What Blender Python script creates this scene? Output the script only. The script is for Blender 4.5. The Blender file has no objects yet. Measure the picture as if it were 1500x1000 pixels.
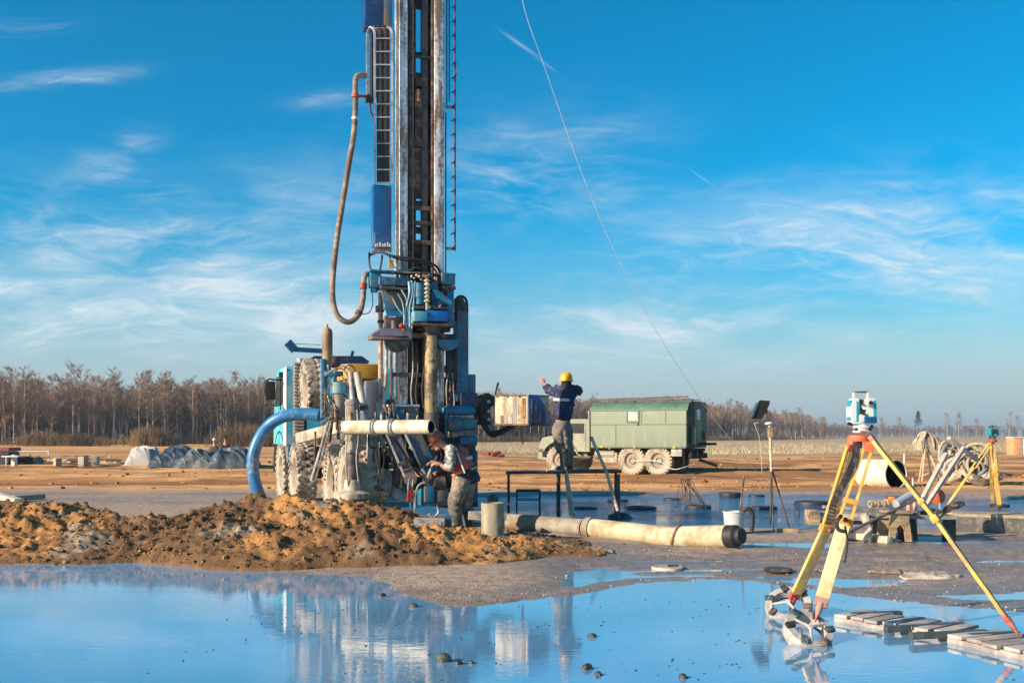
import bpy, bmesh, math, random
import numpy as np
from mathutils import Vector, Matrix
random.seed(7)
rng = np.random.default_rng(7)
R = math.radians
scene = bpy.context.scene
col = scene.collection

# ------------------------------------------------------------------ camera
CAMH = 1.55
F = 1500.0          # focal length in pixels of the 1500 px wide photograph
HY = 638.0          # row of the horizon
cam = bpy.data.cameras.new("camera"); camo = bpy.data.objects.new("camera", cam); col.objects.link(camo)
camo.location = (0, 0, CAMH); camo.rotation_euler = (R(90), 0, 0)
cam.sensor_width = 36; cam.lens = 36 * F / 1500; cam.shift_y = (HY - 500) / 1500
cam.clip_end = 6000; cam.clip_start = 0.1
scene.camera = camo

# ------------------------------------------------------------------ sun + sky
SUN_EL, SUN_AZ = R(23), R(29)      # azimuth: behind the picture plane, counted from the -x axis
sd = Vector((-math.cos(SUN_AZ) * math.cos(SUN_EL), -math.sin(SUN_AZ) * math.cos(SUN_EL), math.sin(SUN_EL)))
sun = bpy.data.lights.new("sun", 'SUN'); sun.energy = 5.0; sun.angle = R(0.5); sun.color = (1.0, 0.84, 0.63)
suno = bpy.data.objects.new("sun", sun); col.objects.link(suno)
suno.rotation_euler = sd.to_track_quat('Z', 'Y').to_euler(); suno.location = (-30, -10, 30)
scene.view_settings.view_transform = 'Standard'; scene.view_settings.look = 'None'
scene.view_settings.gamma = 1; scene.view_settings.exposure = 0.75
scene.view_settings.use_curve_mapping = False

world = bpy.data.worlds.new("World"); scene.world = world; world.use_nodes = True
nt = world.node_tree; nt.nodes.clear()

class N:
    """small helper to wire shader nodes"""
    def __init__(s, nt): s.nt = nt; s.n = nt.nodes; s.l = nt.links
    def new(s, t, **k):
        n = s.n.new(t)
        for a, b in k.items(): setattr(n, a, b)
        return n
    def set(s, sock, v):
        if v is None: return
        if isinstance(v, bpy.types.NodeSocket): s.l.new(v, sock)
        else: sock.default_value = v
    def math(s, op, a, b=None, c=None, clamp=False):
        n = s.new('ShaderNodeMath', operation=op); n.use_clamp = clamp
        s.set(n.inputs[0], a); s.set(n.inputs[1], b)
        if c is not None: s.set(n.inputs[2], c)
        return n.outputs[0]
    def mix(s, f, a, b, mode='MIX'):
        n = s.new('ShaderNodeMix', data_type='RGBA', blend_type=mode)
        s.set(n.inputs[0], f)
        for i, v in ((6, a), (7, b)):
            if isinstance(v, (tuple, list)): v = tuple(v)[:3] + (1,)
            s.set(n.inputs[i], v)
        return n.outputs[2]
    def noise(s, vec, scale, detail=4, rough=.55, dist=0.):
        n = s.new('ShaderNodeTexNoise'); s.set(n.inputs['Vector'], vec)
        n.inputs['Scale'].default_value = scale; n.inputs['Detail'].default_value = detail
        n.inputs['Roughness'].default_value = rough; n.inputs['Distortion'].default_value = dist
        return n.outputs['Fac']
    def ramp(s, f, p0, p1, smooth=True):
        n = s.new('ShaderNodeMapRange'); n.interpolation_type = 'SMOOTHSTEP' if smooth else 'LINEAR'
        s.set(n.inputs[0], f); s.set(n.inputs[1], p0); s.set(n.inputs[2], p1)
        return n.outputs[0]
    def scale(s, vec, sc, loc=(0, 0, 0), rot=(0, 0, 0)):
        n = s.new('ShaderNodeMapping'); s.set(n.inputs['Vector'], vec)
        n.inputs['Scale'].default_value = sc; n.inputs['Location'].default_value = loc; n.inputs['Rotation'].default_value = rot
        return n.outputs[0]

w = N(nt)
sky = w.new('ShaderNodeTexSky', sky_type='NISHITA'); sky.sun_disc = False
sky.sun_elevation = SUN_EL; sky.sun_rotation = math.atan2(sd.x, sd.y)
sky.air_density = 1.0; sky.dust_density = 0.6; sky.ozone_density = 3.0
hs = w.new('ShaderNodeHueSaturation'); hs.inputs['Saturation'].default_value = 2.1; hs.inputs['Hue'].default_value = 0.488
w.l.new(sky.outputs[0], hs.inputs['Color'])
tc = w.new('ShaderNodeTexCoord'); sep = w.new('ShaderNodeSeparateXYZ'); w.l.new(tc.outputs['Generated'], sep.inputs[0])
dx, dy, dz = sep.outputs
ydiv = w.math('MAXIMUM', dy, 0.15)
az = w.math('DIVIDE', dx, ydiv)           # tangent of the bearing
el = w.math('DIVIDE', dz, ydiv)           # tangent of the height above the horizon
cmb = w.new('ShaderNodeCombineXYZ'); w.l.new(az, cmb.inputs[0]); w.l.new(el, cmb.inputs[1])
uv = cmb.outputs[0]
wob = w.new('ShaderNodeTexNoise'); w.l.new(uv, wob.inputs['Vector']); wob.inputs['Scale'].default_value = 5; wob.inputs['Detail'].default_value = 3
wv = w.new('ShaderNodeVectorMath', operation='MULTIPLY_ADD'); w.l.new(wob.outputs['Color'], wv.inputs[0])
wv.inputs[1].default_value = (.12, .05, 0); w.l.new(uv, wv.inputs[2])
uvd = wv.outputs[0]
def gauss(cx, cy, sx, sy, rot=0.):
    m = w.scale(uv, (1, 1, 1), (-cx, -cy, 0))
    m = w.scale(m, (1, 1, 1), (0, 0, 0), (0, 0, -rot))
    m = w.scale(m, (1 / sx, 1 / sy, 0))
    d = w.new('ShaderNodeVectorMath', operation='DOT_PRODUCT'); w.l.new(m, d.inputs[0]); w.l.new(m, d.inputs[1])
    return w.math('EXPONENT', w.math('MULTIPLY', d.outputs['Value'], -1.0))
def px(x, y): return ((x - 750) / F, (HY - y) / F)
# cirrus: fine streaks inside soft banks, all given as bearings and heights in the sky
streak = w.ramp(w.noise(w.scale(uvd, (5, 22, 1), (1.3, 0.2, 0), (0, 0, R(-9))), 2.2, 11, .68, .9), .40, .74)
broad = w.ramp(w.noise(w.scale(uvd, (2.2, 9, 1), (4.1, 2.2, 0)), 1.5, 7, .62, .4), .40, .68)
banks = None
for (cx, cy, sx, sy, rot, a) in (
        (300, 390, 300, 85, R(-8), 1.1), (120, 476, 420, 38, 0, 1.35), (420, 470, 360, 48, R(3), 1.15), (1250, 380, 420, 90, R(6), 1.1),
        (1050, 465, 440, 62, R(4), 1.0), (770, 260, 170, 75, R(10), .6), (160, 236, 58, 26, R(22), 1.1), (35, 38, 62, 11, R(3), .9),
        (95, 116, 85, 11, R(6), .95), (480, 150, 60, 14, R(3), .6), (185, 322, 55, 14, 0, .6), (10, 420, 70, 26, R(-5), .9),
        (520, 270, 260, 60, R(8), .3), (1450, 330, 200, 60, R(-6), .5)):
    g = w.math('MULTIPLY', gauss(*px(cx, cy), sx / F, sy / F, rot), a)
    banks = g if banks is None else w.math('MAXIMUM', banks, g)
cl = w.math('MULTIPLY', banks, w.math('ADD', w.math('MULTIPLY', streak, w.math('MULTIPLY_ADD', broad, .55, .35)), w.math('MULTIPLY', broad, .60)))
def trail(x0, y0, x1, y1, wd, a):
    (ax, ay), (bx, by) = px(x0, y0), px(x1, y1)
    L = math.hypot(bx - ax, by - ay)
    return w.math('MULTIPLY', gauss((ax + bx) / 2, (ay + by) / 2, L / 2, wd / F, math.atan2(by - ay, bx - ax)), a)
for t in (trail(740, 50, 786, 82, 2.4, .3), trail(1010, 248, 1056, 280, 1.4, .2), trail(786, 85, 815, 105, 2, .15)):
    cl = w.math('MAXIMUM', cl, t)
low = w.math('MULTIPLY', w.ramp(el, .235, .0), .93)     # pale air low over the horizon
base_sky = w.mix(low, hs.outputs[0], (2.62, 3.42, 4.0))
skyc = w.mix(w.math('MINIMUM', cl, .9), base_sky, (4.7, 5.35, 5.75))
bg = w.new('ShaderNodeBackground'); w.l.new(skyc, bg.inputs[0]); bg.inputs[1].default_value = 0.095
out = w.new('ShaderNodeOutputWorld'); w.l.new(bg.outputs[0], out.inputs[0])

# ------------------------------------------------------------------ helpers
def P(x, y, Y):
    """the point of the site that lies Y metres ahead at photo column x, row y"""
    return Vector(((x - 750) / F * Y, Y, CAMH - (y - HY) / F * Y))
def G(x, y, z=0.):
    """the point at height z seen at photo column x, row y"""
    Y = F * (CAMH - z) / (y - HY)
    return Vector(((x - 750) / F * Y, Y, z))

MATS = {}
def mat(name, c, rough=.6, metal=0., var=.25, scale=5., dirt=None, damt=0., dscale=3., streak=False, bump=0., bscale=40., spec=.5, c2=None, stretch=None):
    if name in MATS: return MATS[name]
    m = bpy.data.materials.new(name); m.use_nodes = True
    k = N(m.node_tree); b = m.node_tree.nodes['Principled BSDF']
    t = k.new('ShaderNodeTexCoord').outputs['Object']
    n1 = k.noise(k.scale(t, stretch) if stretch else t, scale, 6, .62)
    dark = tuple(x * (1 - var) for x in c); lite = tuple(min(.95, x * (1 + var * .7)) for x in (c2 or c))
    f1 = k.ramp(n1, .33, .67)
    colr = k.mix(f1, dark, lite)
    rr = k.math('MULTIPLY_ADD', f1, .16, rough - .08)
    if dirt:
        sv = k.scale(t, (3.2, 3.2, .45)) if streak else t
        n2 = k.noise(sv, dscale, 7, .68, .4); n3 = k.noise(t, dscale * 7, 4, .6)
        f = k.math('ADD', n2, k.math('MULTIPLY', k.math('SUBTRACT', n3, .5), .35))
        lo = .66 - .34 * damt
        f = k.ramp(f, lo - .07, lo + .10)
        colr = k.mix(f, colr, dirt)
        rr = k.math('ADD', rr, k.math('MULTIPLY', f, .75 - rough))
        if metal: k.set(b.inputs['Metallic'], k.math('MULTIPLY_ADD', f, -metal, metal))
    elif metal: b.inputs['Metallic'].default_value = metal
    k.set(b.inputs['Base Color'], colr); k.set(b.inputs['Roughness'], rr)
    b.inputs['Specular IOR Level'].default_value = spec
    if bump:
        bn = k.new('ShaderNodeBump'); bn.inputs['Strength'].default_value = bump; bn.inputs['Distance'].default_value = .02
        k.set(bn.inputs['Height'], k.noise(t, bscale, 5, .6)); k.l.new(bn.outputs[0], b.inputs['Normal'])
    MATS[name] = m
    return m

def topof(o):
    while o.parent: o = o.parent
    return o
def tag(o, label=None, cat=None, group=None, kind=None):
    if label: o['label'] = label
    if cat: o['category'] = cat
    if group: o['group'] = group
    if kind: o['kind'] = kind
    return o
def thing(name, label, cat, loc=(0, 0, 0), rz=0., group=None):
    o = bpy.data.objects.new(name, None); col.objects.link(o)
    o.location = loc; o.rotation_euler = (0, 0, rz); o.empty_display_size = .2
    return tag(o, label, cat, group)
def copy_tree(o, parent=None):
    c = o.copy(); col.objects.link(c)
    if parent: c.parent = parent
    for ch in list(o.children): copy_tree(ch, c)
    return c
def tmat(o):
    return Matrix.Translation(o.location) @ o.rotation_euler.to_matrix().to_4x4()
def link(name, me, m, parent=None, smooth=35, local=False):
    if m is not None: me.materials.append(m)
    if smooth is not None and len(me.polygons):
        me.polygons.foreach_set('use_smooth', np.ones(len(me.polygons), bool))
        try: me.set_sharp_from_angle(angle=R(smooth))
        except Exception: pass
    o = bpy.data.objects.new(name, me); col.objects.link(o)
    if parent:
        if not local: me.transform(tmat(topof(parent)).inverted())
        o.parent = parent
    elif not local and len(me.vertices):
        v = np.empty(len(me.vertices) * 3); me.vertices.foreach_get('co', v); v = v.reshape(-1, 3)
        c = Vector(((v[:, 0].min() + v[:, 0].max()) / 2, (v[:, 1].min() + v[:, 1].max()) / 2, v[:, 2].min()))
        me.transform(Matrix.Translation(-c)); o.location = c
    return o

class MB:
    """collects shapes of ONE object or part"""
    def __init__(s): s.bm = bmesh.new()
    def box(s, c, size, rot=None, bev=0.):
        m = Matrix.Translation(Vector(c)) @ (rot.to_4x4() if rot is not None else Matrix()) @ Matrix.Diagonal((size[0], size[1], size[2], 1))
        r = bmesh.ops.create_cube(s.bm, size=1, matrix=m)
        if bev:
            es = list({e for v in r['verts'] for e in v.link_edges})
            bmesh.ops.bevel(s.bm, geom=es, offset=min(bev, min(size) * .3), segments=2, affect='EDGES', profile=.6)
        return s
    def bar(s, a, b, w_, h=None, up=(0, 0, 1), bev=0., ext=0.):
        a = Vector(a); b = Vector(b); d = b - a; L = d.length; d.normalize()
        u = Vector(up)
        if abs(d.dot(u)) > .98: u = Vector((0, 1, 0))
        x = d.cross(u).normalized(); z = x.cross(d).normalized()
        rot = Matrix((x, d, z)).transposed()
        return s.box((a + b) / 2, (w_, L + ext, h or w_), rot, bev)
    def tube(s, pts, r, n=8, cap=True):
        pts = [Vector(p) for p in pts]; k = len(pts)
        rs = list(r) if isinstance(r, (list, tuple)) else [r] * k
        t = [(pts[min(i + 1, k - 1)] - pts[max(i - 1, 0)]).normalized() for i in range(k)]
        u = Vector((0, 0, 1)) if abs(t[0].z) < .9 else Vector((1, 0, 0))
        u = (u - t[0] * u.dot(t[0])).normalized(); rings = []
        for i in range(k):
            u = (u - t[i] * u.dot(t[i])).normalized(); v = t[i].cross(u)
            rings.append([s.bm.verts.new(pts[i] + (u * math.cos(6.2832 * j / n) + v * math.sin(6.2832 * j / n)) * rs[i]) for j in range(n)])
        for a, b in zip(rings, rings[1:]):
            for j in range(n): s.bm.faces.new((a[j], a[(j + 1) % n], b[(j + 1) % n], b[j]))
        if cap and n > 2:
            s.bm.faces.new(rings[0][::-1]); s.bm.faces.new(rings[-1])
        return s
    def cyl(s, a, b, r, r2=None, n=16): return s.tube([a, b], [r, r if r2 is None else r2], n)
    def lathe(s, prof, c, ax=(0, 0, 1), n=20, close=False):
        ax = Vector(ax).normalized(); u = ax.orthogonal().normalized(); v = ax.cross(u); c = Vector(c); rings = []
        for (r, z) in prof:
            if r < 1e-5: rings.append([s.bm.verts.new(c + ax * z)])
            else: rings.append([s.bm.verts.new(c + ax * z + (u * math.cos(6.2832 * j / n) + v * math.sin(6.2832 * j / n)) * r) for j in range(n)])
        prs = list(zip(rings, rings[1:])) + ([(rings[-1], rings[0])] if close else [])
        for a, b in prs:
            for j in range(n):
                q = [a[j % len(a)], a[(j + 1) % len(a)], b[(j + 1) % len(b)], b[j % len(b)]]
                q = list(dict.fromkeys(q))
                if len(q) > 2:
                    try: s.bm.faces.new(q)
                    except ValueError: pass
        return s
    def prism(s, poly, ext):
        e = Vector(ext); a = [s.bm.verts.new(Vector(p)) for p in poly]; b = [s.bm.verts.new(Vector(p) + e) for p in poly]
        s.bm.faces.new(a[::-1]); s.bm.faces.new(b); n = len(a)
        for j in range(n): s.bm.faces.new((a[j], a[(j + 1) % n], b[(j + 1) % n], b[j]))
        return s
    def ball(s, c, r, sub=2, sc=(1, 1, 1), rot=None, jit=0., seed=0):
        m = Matrix.Translation(Vector(c)) @ (rot.to_4x4() if rot is not None else Matrix()) @ Matrix.Diagonal((sc[0], sc[1], sc[2], 1))
        q = bmesh.ops.create_icosphere(s.bm, subdivisions=sub, radius=r, matrix=m)
        if jit:
            rr = random.Random(seed); c = Vector(c)
            for v in q['verts']: v.co = c + (v.co - c) * (1 + rr.uniform(-jit, jit))
        return s
    def build(s, name, m, parent=None, smooth=35, local=False):
        bmesh.ops.recalc_face_normals(s.bm, faces=s.bm.faces)
        me = bpy.data.meshes.new(name); s.bm.to_mesh(me); s.bm.free()
        return link(name, me, m, parent, smooth, local)

def sag(a, b, n=12, s=.3):
    a = Vector(a); b = Vector(b)
    return [a.lerp(b, i / n) - Vector((0, 0, s * 4 * (i / n) * (1 - i / n))) for i in range(n + 1)]
def smooth(pts, n=6):
    """Catmull-Rom through the points"""
    p = [Vector(q) for q in pts]; p = [p[0] * 2 - p[1]] + p + [p[-1] * 2 - p[-2]]; o = []
    for i in range(1, len(p) - 2):
        for j in range(n):
            t = j / n; a, b, c, d = p[i - 1], p[i], p[i + 1], p[i + 2]
            o.append(.5 * ((2 * b) + (c - a) * t + (2 * a - 5 * b + 4 * c - d) * t * t + (3 * b - a - 3 * c + d) * t ** 3))
    return o + [p[-2]]

# ---- vector noise on arrays (for terrain)
def _h(ix, iy, s):
    ix = ix.astype(np.int64); iy = iy.astype(np.int64)
    n = (ix * 374761393 + iy * 668265263 + s * 974711) & 0xffffffff
    n = ((n ^ (n >> 13)) * 1274126177) & 0xffffffff
    n = ((n ^ (n >> 16)) * 2246822519) & 0xffffffff
    return ((n ^ (n >> 15)) & 0xffffff) / float(0xffffff)
def vn(x, y, s=0):
    ix = np.floor(x); iy = np.floor(y); fx = x - ix; fy = y - iy
    fx = fx * fx * fx * (fx * (fx * 6 - 15) + 10); fy = fy * fy * fy * (fy * (fy * 6 - 15) + 10)
    a = _h(ix, iy, s); b = _h(ix + 1, iy, s); c = _h(ix, iy + 1, s); d = _h(ix + 1, iy + 1, s)
    return (a + (b - a) * fx) * (1 - fy) + (c + (d - c) * fx) * fy
def fbm(x, y, s=0, o=5, g=.5):
    r = 0.; a = 1.; t = 0.
    for i in range(o):
        r = r + a * vn(x * 2 ** i + 17.3 * i, y * 2 ** i - 9.1 * i, s + i); t += a; a *= g
    return r / t
def worley(x, y, s=0):
    ix = np.floor(x); iy = np.floor(y); best = np.full(np.shape(x), 9.); idv = np.zeros(np.shape(x))
    for i in (-1, 0, 1):
        for j in (-1, 0, 1):
            cx = ix + i; cy = iy + j
            d = np.hypot(cx + _h(cx, cy, s) - x, cy + _h(cx, cy, s + 5) - y)
            h = _h(cx, cy, s + 9); k = d < best
            best = np.where(k, d, best); idv = np.where(k, h, idv)
    return best, idv
def sstep(a, b, x):
    t = np.clip((x - a) / (b - a), 0, 1); return t * t * (3 - 2 * t)
# ------------------------------------------------------------------ terrain
SHORE = [(-400, 806), (0, 815), (200, 820), (410, 834), (535, 840), (580, 862), (640, 884), (700, 882), (760, 874), (850, 866), (930, 852), (1020, 846),
         (1100, 846), (1150, 855), (1230, 865), (1330, 878), (1430, 888), (1500, 893), (1700, 902), (2200, 910)]
_s = [G(a, b) for a, b in SHORE]; SX = np.array([p.x for p in _s]); SY = np.array([p.y for p in _s])
WZ = -0.03        # water level

def shore_d(x, y):
    yy = y + .35 * (fbm(x * .9, y * .9, 3, 4) - .5) + .16 * (fbm(x * 4, y * 4, 8, 3) - .5)
    return yy - np.interp(x, SX, SY)
def back_pool(x, y):
    a = np.hypot((x - 6.2) / 8.8, (y - 22.6) / 5.6)
    a = a + .5 * (fbm(x * .35, y * .8, 21, 4) - .5)
    return a          # < 1 inside
def ground_z(x, y):
    x = np.asarray(x, float); y = np.asarray(y, float)
    d = shore_d(x, y)
    z = np.where(d < 0, WZ + np.maximum(d * .10, -.22), WZ + .05 * (1 - np.exp(-np.maximum(d, 0) * .55)))
    z = z + .012 * (fbm(x * 2.2, y * 2.2, 31, 4) - .5) * np.clip(d + .6, 0, 1) + .010 * (fbm(x * 9, y * 9, 37, 3) - .5)
    bp = back_pool(x, y)
    z = z - .13 * sstep(1.10, .85, bp) + .05 * sstep(.62, .70, fbm(x * .3, y * 1.3, 71, 4)) * (bp < 1.05)
    # thin films of water and wheel ruts on the open wet ground
    flat = sstep(.2, 1.2, x) * sstep(16.2, 14.5, y) * sstep(.3, .9, d)
    z = z - flat * (.058 * sstep(.52, .40, fbm(x * .33 + 3, y * 1.0, 133, 4)) + .012)
    for k_, o_ in ((.10, 0.), (-.16, 1.3)):
        rc = 12.3 + o_ + k_ * (x - 3) + .25 * np.sin(x * .8 + o_)
        for w_ in (-.42, .42):
            q_ = np.abs(y - rc - w_); z = z - flat * .035 * np.exp(-(q_ / .13) ** 2) + flat * .02 * np.exp(-((q_ - .24) / .08) ** 2)
    far = sstep(27, 33, y)
    tr = fbm(x * .08, y * .55, 51, 4)                      # ruts ploughed along the site
    z = z + far * (.30 * (tr - .5) + .16 * (fbm(x * .7, y * 1.1, 57, 4) - .5)) * sstep(150, 70, y)
    for yc, sl, am in ((33.5, .03, .10), (35.6, .03, .10), (41., -.05, .14), (43.4, -.05, .14), (52., .04, .2), (55., .04, .2), (64., -.03, .25)):
        q_ = np.abs(y - yc - sl * x - .8 * np.sin(x * .11 + yc)); w_ = .35 + am; z = z + np.where(q_ < 4, am * (-1.0 * np.exp(-(q_ / w_) ** 2) + .7 * np.exp(-((q_ - 1.9 * w_) / (.6 * w_)) ** 2)), 0) * (.5 + fbm(x * .4, y * .4, 67, 3))
    z = z + .05 * (fbm(x * .5, y * .5, 61, 3) - .5) * sstep(14, 20, np.hypot(x, y) + 0 * x) * (1 - .9 * (bp < 1.2))
    return z

def grid_mesh(name, xs, ys, zfun, attrs):
    X, Y = np.meshgrid(xs, ys); x = X.ravel(); y = Y.ravel(); z = zfun(x, y)
    nx, ny = len(xs), len(ys); i = np.arange(nx * ny).reshape(ny, nx)
    q = np.stack([i[:-1, :-1], i[:-1, 1:], i[1:, 1:], i[1:, :-1]], -1).reshape(-1, 4)
    me = bpy.data.meshes.new(name); me.vertices.add(nx * ny); me.vertices.foreach_set('co', np.stack([x, y, z], -1).ravel())
    me.loops.add(q.size); me.loops.foreach_set('vertex_index', q.ravel().astype(np.int32))
    me.polygons.add(len(q)); me.polygons.foreach_set('loop_start', np.arange(0, q.size, 4, dtype=np.int32))
    me.polygons.foreach_set('loop_total', np.full(len(q), 4, np.int32)); me.update(calc_edges=True)
    for n_, f in attrs.items():
        a = me.attributes.new(n_, 'FLOAT', 'POINT'); a.data.foreach_set('value', np.clip(f(x, y, z), 0, 1).astype(np.float32))
    return me
def spaced(lo, hi, step, far, grow=1.12, back=None):
    a = list(np.arange(lo, hi, step)); s = step; v = hi
    while v < far: a.append(v); s *= grow; v += s
    s = step; v = lo - step; pre = []
    while v > (-far if back is None else back): pre.append(v); s *= grow; v -= s
    return np.array(pre[::-1] + a)

def soil_wet(x, y, z):
    d = shore_d(x, y)
    wv = sstep(2.4, .0, d) * .75 + sstep(1.3, .95, back_pool(x, y)) * .8
    strip = sstep(20.0, 23, y) * sstep(30, 27, y) * sstep(-3.5, -5.5, x)
    pr = sstep(16.5, 15, y) * sstep(-1.5, 1, x) * .75
    pr = pr + .55 * sstep(.48, .60, fbm(x * .45, y * 1.3, 93, 4)) * sstep(.3, 1.5, x) * sstep(18, 16, y)
    return np.maximum(np.maximum(wv, strip * .55), pr) + .5 * (fbm(x * .8, y * 1.6, 91, 5) - .5)
def soil_rut_shade(x, y, z):  # painted rut shading in a damp-soil tone, plus random darker streaks
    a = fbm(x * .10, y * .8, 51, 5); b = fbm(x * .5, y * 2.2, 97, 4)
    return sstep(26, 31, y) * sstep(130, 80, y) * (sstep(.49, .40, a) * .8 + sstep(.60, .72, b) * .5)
def soil_grass(x, y, z):
    n = fbm(x * .06, y * .06, 101, 4) * 26
    return sstep(78, 84, y + n - 8) * sstep(-30, 0, x + .1 * n) * (.75 + .5 * (fbm(x * .05, y * .3, 107, 4) - .5))
def soil_grey(x, y, z):
    return sstep(31, 27, y + 3 * (fbm(x * .2, y * .4, 111, 4) - .5)) 

gx = spaced(-9, 9, .09, 2600, 1.09); gy = spaced(7.5, 30, .09, 3600, 1.07, back=-60)
gme = grid_mesh('ground', gx, gy, ground_z, dict(wet=soil_wet, dark=soil_rut_shade, grass=soil_grass, grey=soil_grey))
m = bpy.data.materials.new('site_soil'); m.use_nodes = True; k = N(m.node_tree); b = m.node_tree.nodes['Principled BSDF']
def attr(n_):
    a = k.new('ShaderNodeAttribute', attribute_name=n_); return a.outputs['Fac']
t = k.new('ShaderNodeTexCoord').outputs['Object']
n1 = k.noise(k.scale(t, (.35, 1, 1)), .9, 8, .65); n2 = k.noise(t, 7, 8, .7); n3 = k.noise(t, 45, 5, .7)
sand = k.mix(k.ramp(n1, .35, .65), (.52, .245, .085), (.82, .45, .19))
sand = k.mix(k.ramp(n2, .5, .72), sand, (.40, .185, .07))
grv = k.mix(k.ramp(n2, .35, .65), (.23, .155, .11), (.46, .34, .255))
vor = k.new('ShaderNodeTexVoronoi'); k.l.new(t, vor.inputs['Vector']); vor.inputs['Scale'].default_value = 38
grv = k.mix(k.math('MULTIPLY', k.ramp(vor.outputs['Color'], .2, .9), .32), grv, (.46, .40, .34))
c = k.mix(attr('grey'), sand, grv)
c = k.mix(attr('dark'), c, (.24, .105, .045))  # rut shading mixed into the soil colour
gr = k.mix(k.ramp(k.noise(k.scale(t, (.02, .25, 1)), 1.4, 7, .7), .35, .68), (.33, .25, .15), (.50, .41, .27))
c = k.mix(attr('grass'), c, gr)
wetm = k.ramp(k.math('ADD', attr('wet'), k.math('MULTIPLY', k.math('SUBTRACT', n1, .5), .7)), .3, .95)
c = k.mix(k.math('MULTIPLY', wetm, .55), c, (.085, .068, .066))
k.set(b.inputs['Base Color'], c)
k.set(b.inputs['Roughness'], k.math('SUBTRACT', .92, k.math('MULTIPLY', wetm, .58)))
k.set(b.inputs['Specular IOR Level'], k.math('MULTIPLY_ADD', wetm, .35, .15))
bn = k.new('ShaderNodeBump'); bn.inputs['Strength'].default_value = .4; bn.inputs['Distance'].default_value = .02
k.set(bn.inputs['Height'], k.math('ADD', k.math('MULTIPLY', n3, .5), k.math('MULTIPLY', vor.outputs['Distance'], .8))); k.l.new(bn.outputs[0], b.inputs['Normal'])
g = link('ground', gme, m, None, 180, True); tag(g, kind='structure')

def gz(x, y): return float(ground_z(np.array([x]), np.array([y]))[0])

# ---- water
def water(name, x0, x1, y0, y1, z, WATER):
    mb = MB(); n = 1
    vs = [mb.bm.verts.new(v) for v in ((x0, y0, z), (x1, y0, z), (x1, y1, z), (x0, y1, z))]; mb.bm.faces.new(vs)
    return tag(mb.build(name, WATER, None, None, True), kind='structure')
def water_mat(nm, base, ior, bump, sc, r0, r1, dist=.006):
    m_ = bpy.data.materials.new(nm); m_.use_nodes = True; k = N(m_.node_tree); b = m_.node_tree.nodes['Principled BSDF']
    t = k.new('ShaderNodeTexCoord').outputs['Object']
    cl_ = k.noise(k.scale(t, (.3, .8, 1)), .6, 4, .55)
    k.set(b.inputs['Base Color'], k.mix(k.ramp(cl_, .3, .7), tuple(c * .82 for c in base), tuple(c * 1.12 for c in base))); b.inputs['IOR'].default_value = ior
    pat = k.ramp(k.noise(k.scale(t, (.25, .5, 1)), 1.1, 3, .5), .42, .62)
    k.set(b.inputs['Roughness'], k.math('MULTIPLY_ADD', pat, r1, r0))
    bn = k.new('ShaderNodeBump'); bn.inputs['Strength'].default_value = bump; bn.inputs['Distance'].default_value = dist
    wvh = k.math('ADD', k.noise(k.scale(t, (1.5 * sc, 5, 1)), 3.2, 3, .5), k.math('MULTIPLY', pat, k.noise(k.scale(t, (3 * sc, 14, 1)), 4, 2, .5)))
    k.set(bn.inputs['Height'], wvh); k.l.new(bn.outputs[0], b.inputs['Normal']); return m_
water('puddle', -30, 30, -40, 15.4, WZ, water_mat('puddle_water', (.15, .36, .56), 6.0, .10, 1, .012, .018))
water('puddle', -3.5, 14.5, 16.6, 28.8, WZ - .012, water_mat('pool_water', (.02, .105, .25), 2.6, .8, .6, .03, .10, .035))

# ---- the churned-up bank of spoil
RIDGES = [  # photo column, row, depth, width, of crest points
    [(-330, 752, 14.6, 1.7), (-120, 742, 14.8, 1.7), (0, 740, 15.0, 1.6), (70, 738, 15.2, 1.5), (120, 747, 15.2, 1.2), (165, 764, 14.4, 1.2)],
    [(-300, 795, 13.8, 1.2), (60, 785, 13.9, 1.3), (150, 777, 13.7, 1.2), (230, 760, 13.9, 1.25), (300, 757, 14.2, 1.3), (330, 760, 13.6, 1.25), (390, 786, 13.0, .9)],
    [(405, 800, 12.8, .8), (440, 772, 13.1, .95), (490, 765, 13.2, .95), (560, 766, 13.2, .95), (620, 778, 13.1, .9), (690, 786, 13.2, .85), (760, 788, 13.8, .8), (850, 802, 13.6, .6), (905, 812, 13.4, .45)],
    [(270, 757, 15.4, .7), (300, 745, 15.8, .8), (370, 735, 16.0, .95), (450, 737, 15.8, .9), (530, 735, 15.8, .9), (580, 750, 15.6, .9), (640, 775, 15.4, 1.0), (700, 778, 15.2, 1.0), (770, 790, 14.6, 1.0), (860, 800, 14.4, .6)],
]
def ridge_h(x, y):
    x = x + .35 * (fbm(x * .9, y * .9, 201, 4) - .5); y = y + .35 * (fbm(x * .9, y * .9, 211, 4) - .5)
    h = np.zeros(np.shape(x))
    for rd in RIDGES:
        pts = [(P(a, b_, Y), wd) for a, b_, Y, wd in rd]
        for (p, w0), (q, w1) in zip(pts, pts[1:]):
            ex, ey = q.x - p.x, q.y - p.y
            tt = np.clip(((x - p.x) * ex + (y - p.y) * ey) / (ex * ex + ey * ey), 0, 1)
            d = np.hypot(x - p.x - tt * ex, y - p.y - tt * ey) / (w0 + (w1 - w0) * tt)
            f = np.clip(1 - d, 0, 1); f = f ** .85 * (1.15 - .15 * f)
            h = np.maximum(h, (p.z + (q.z - p.z) * tt) * f)
    return h
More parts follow.
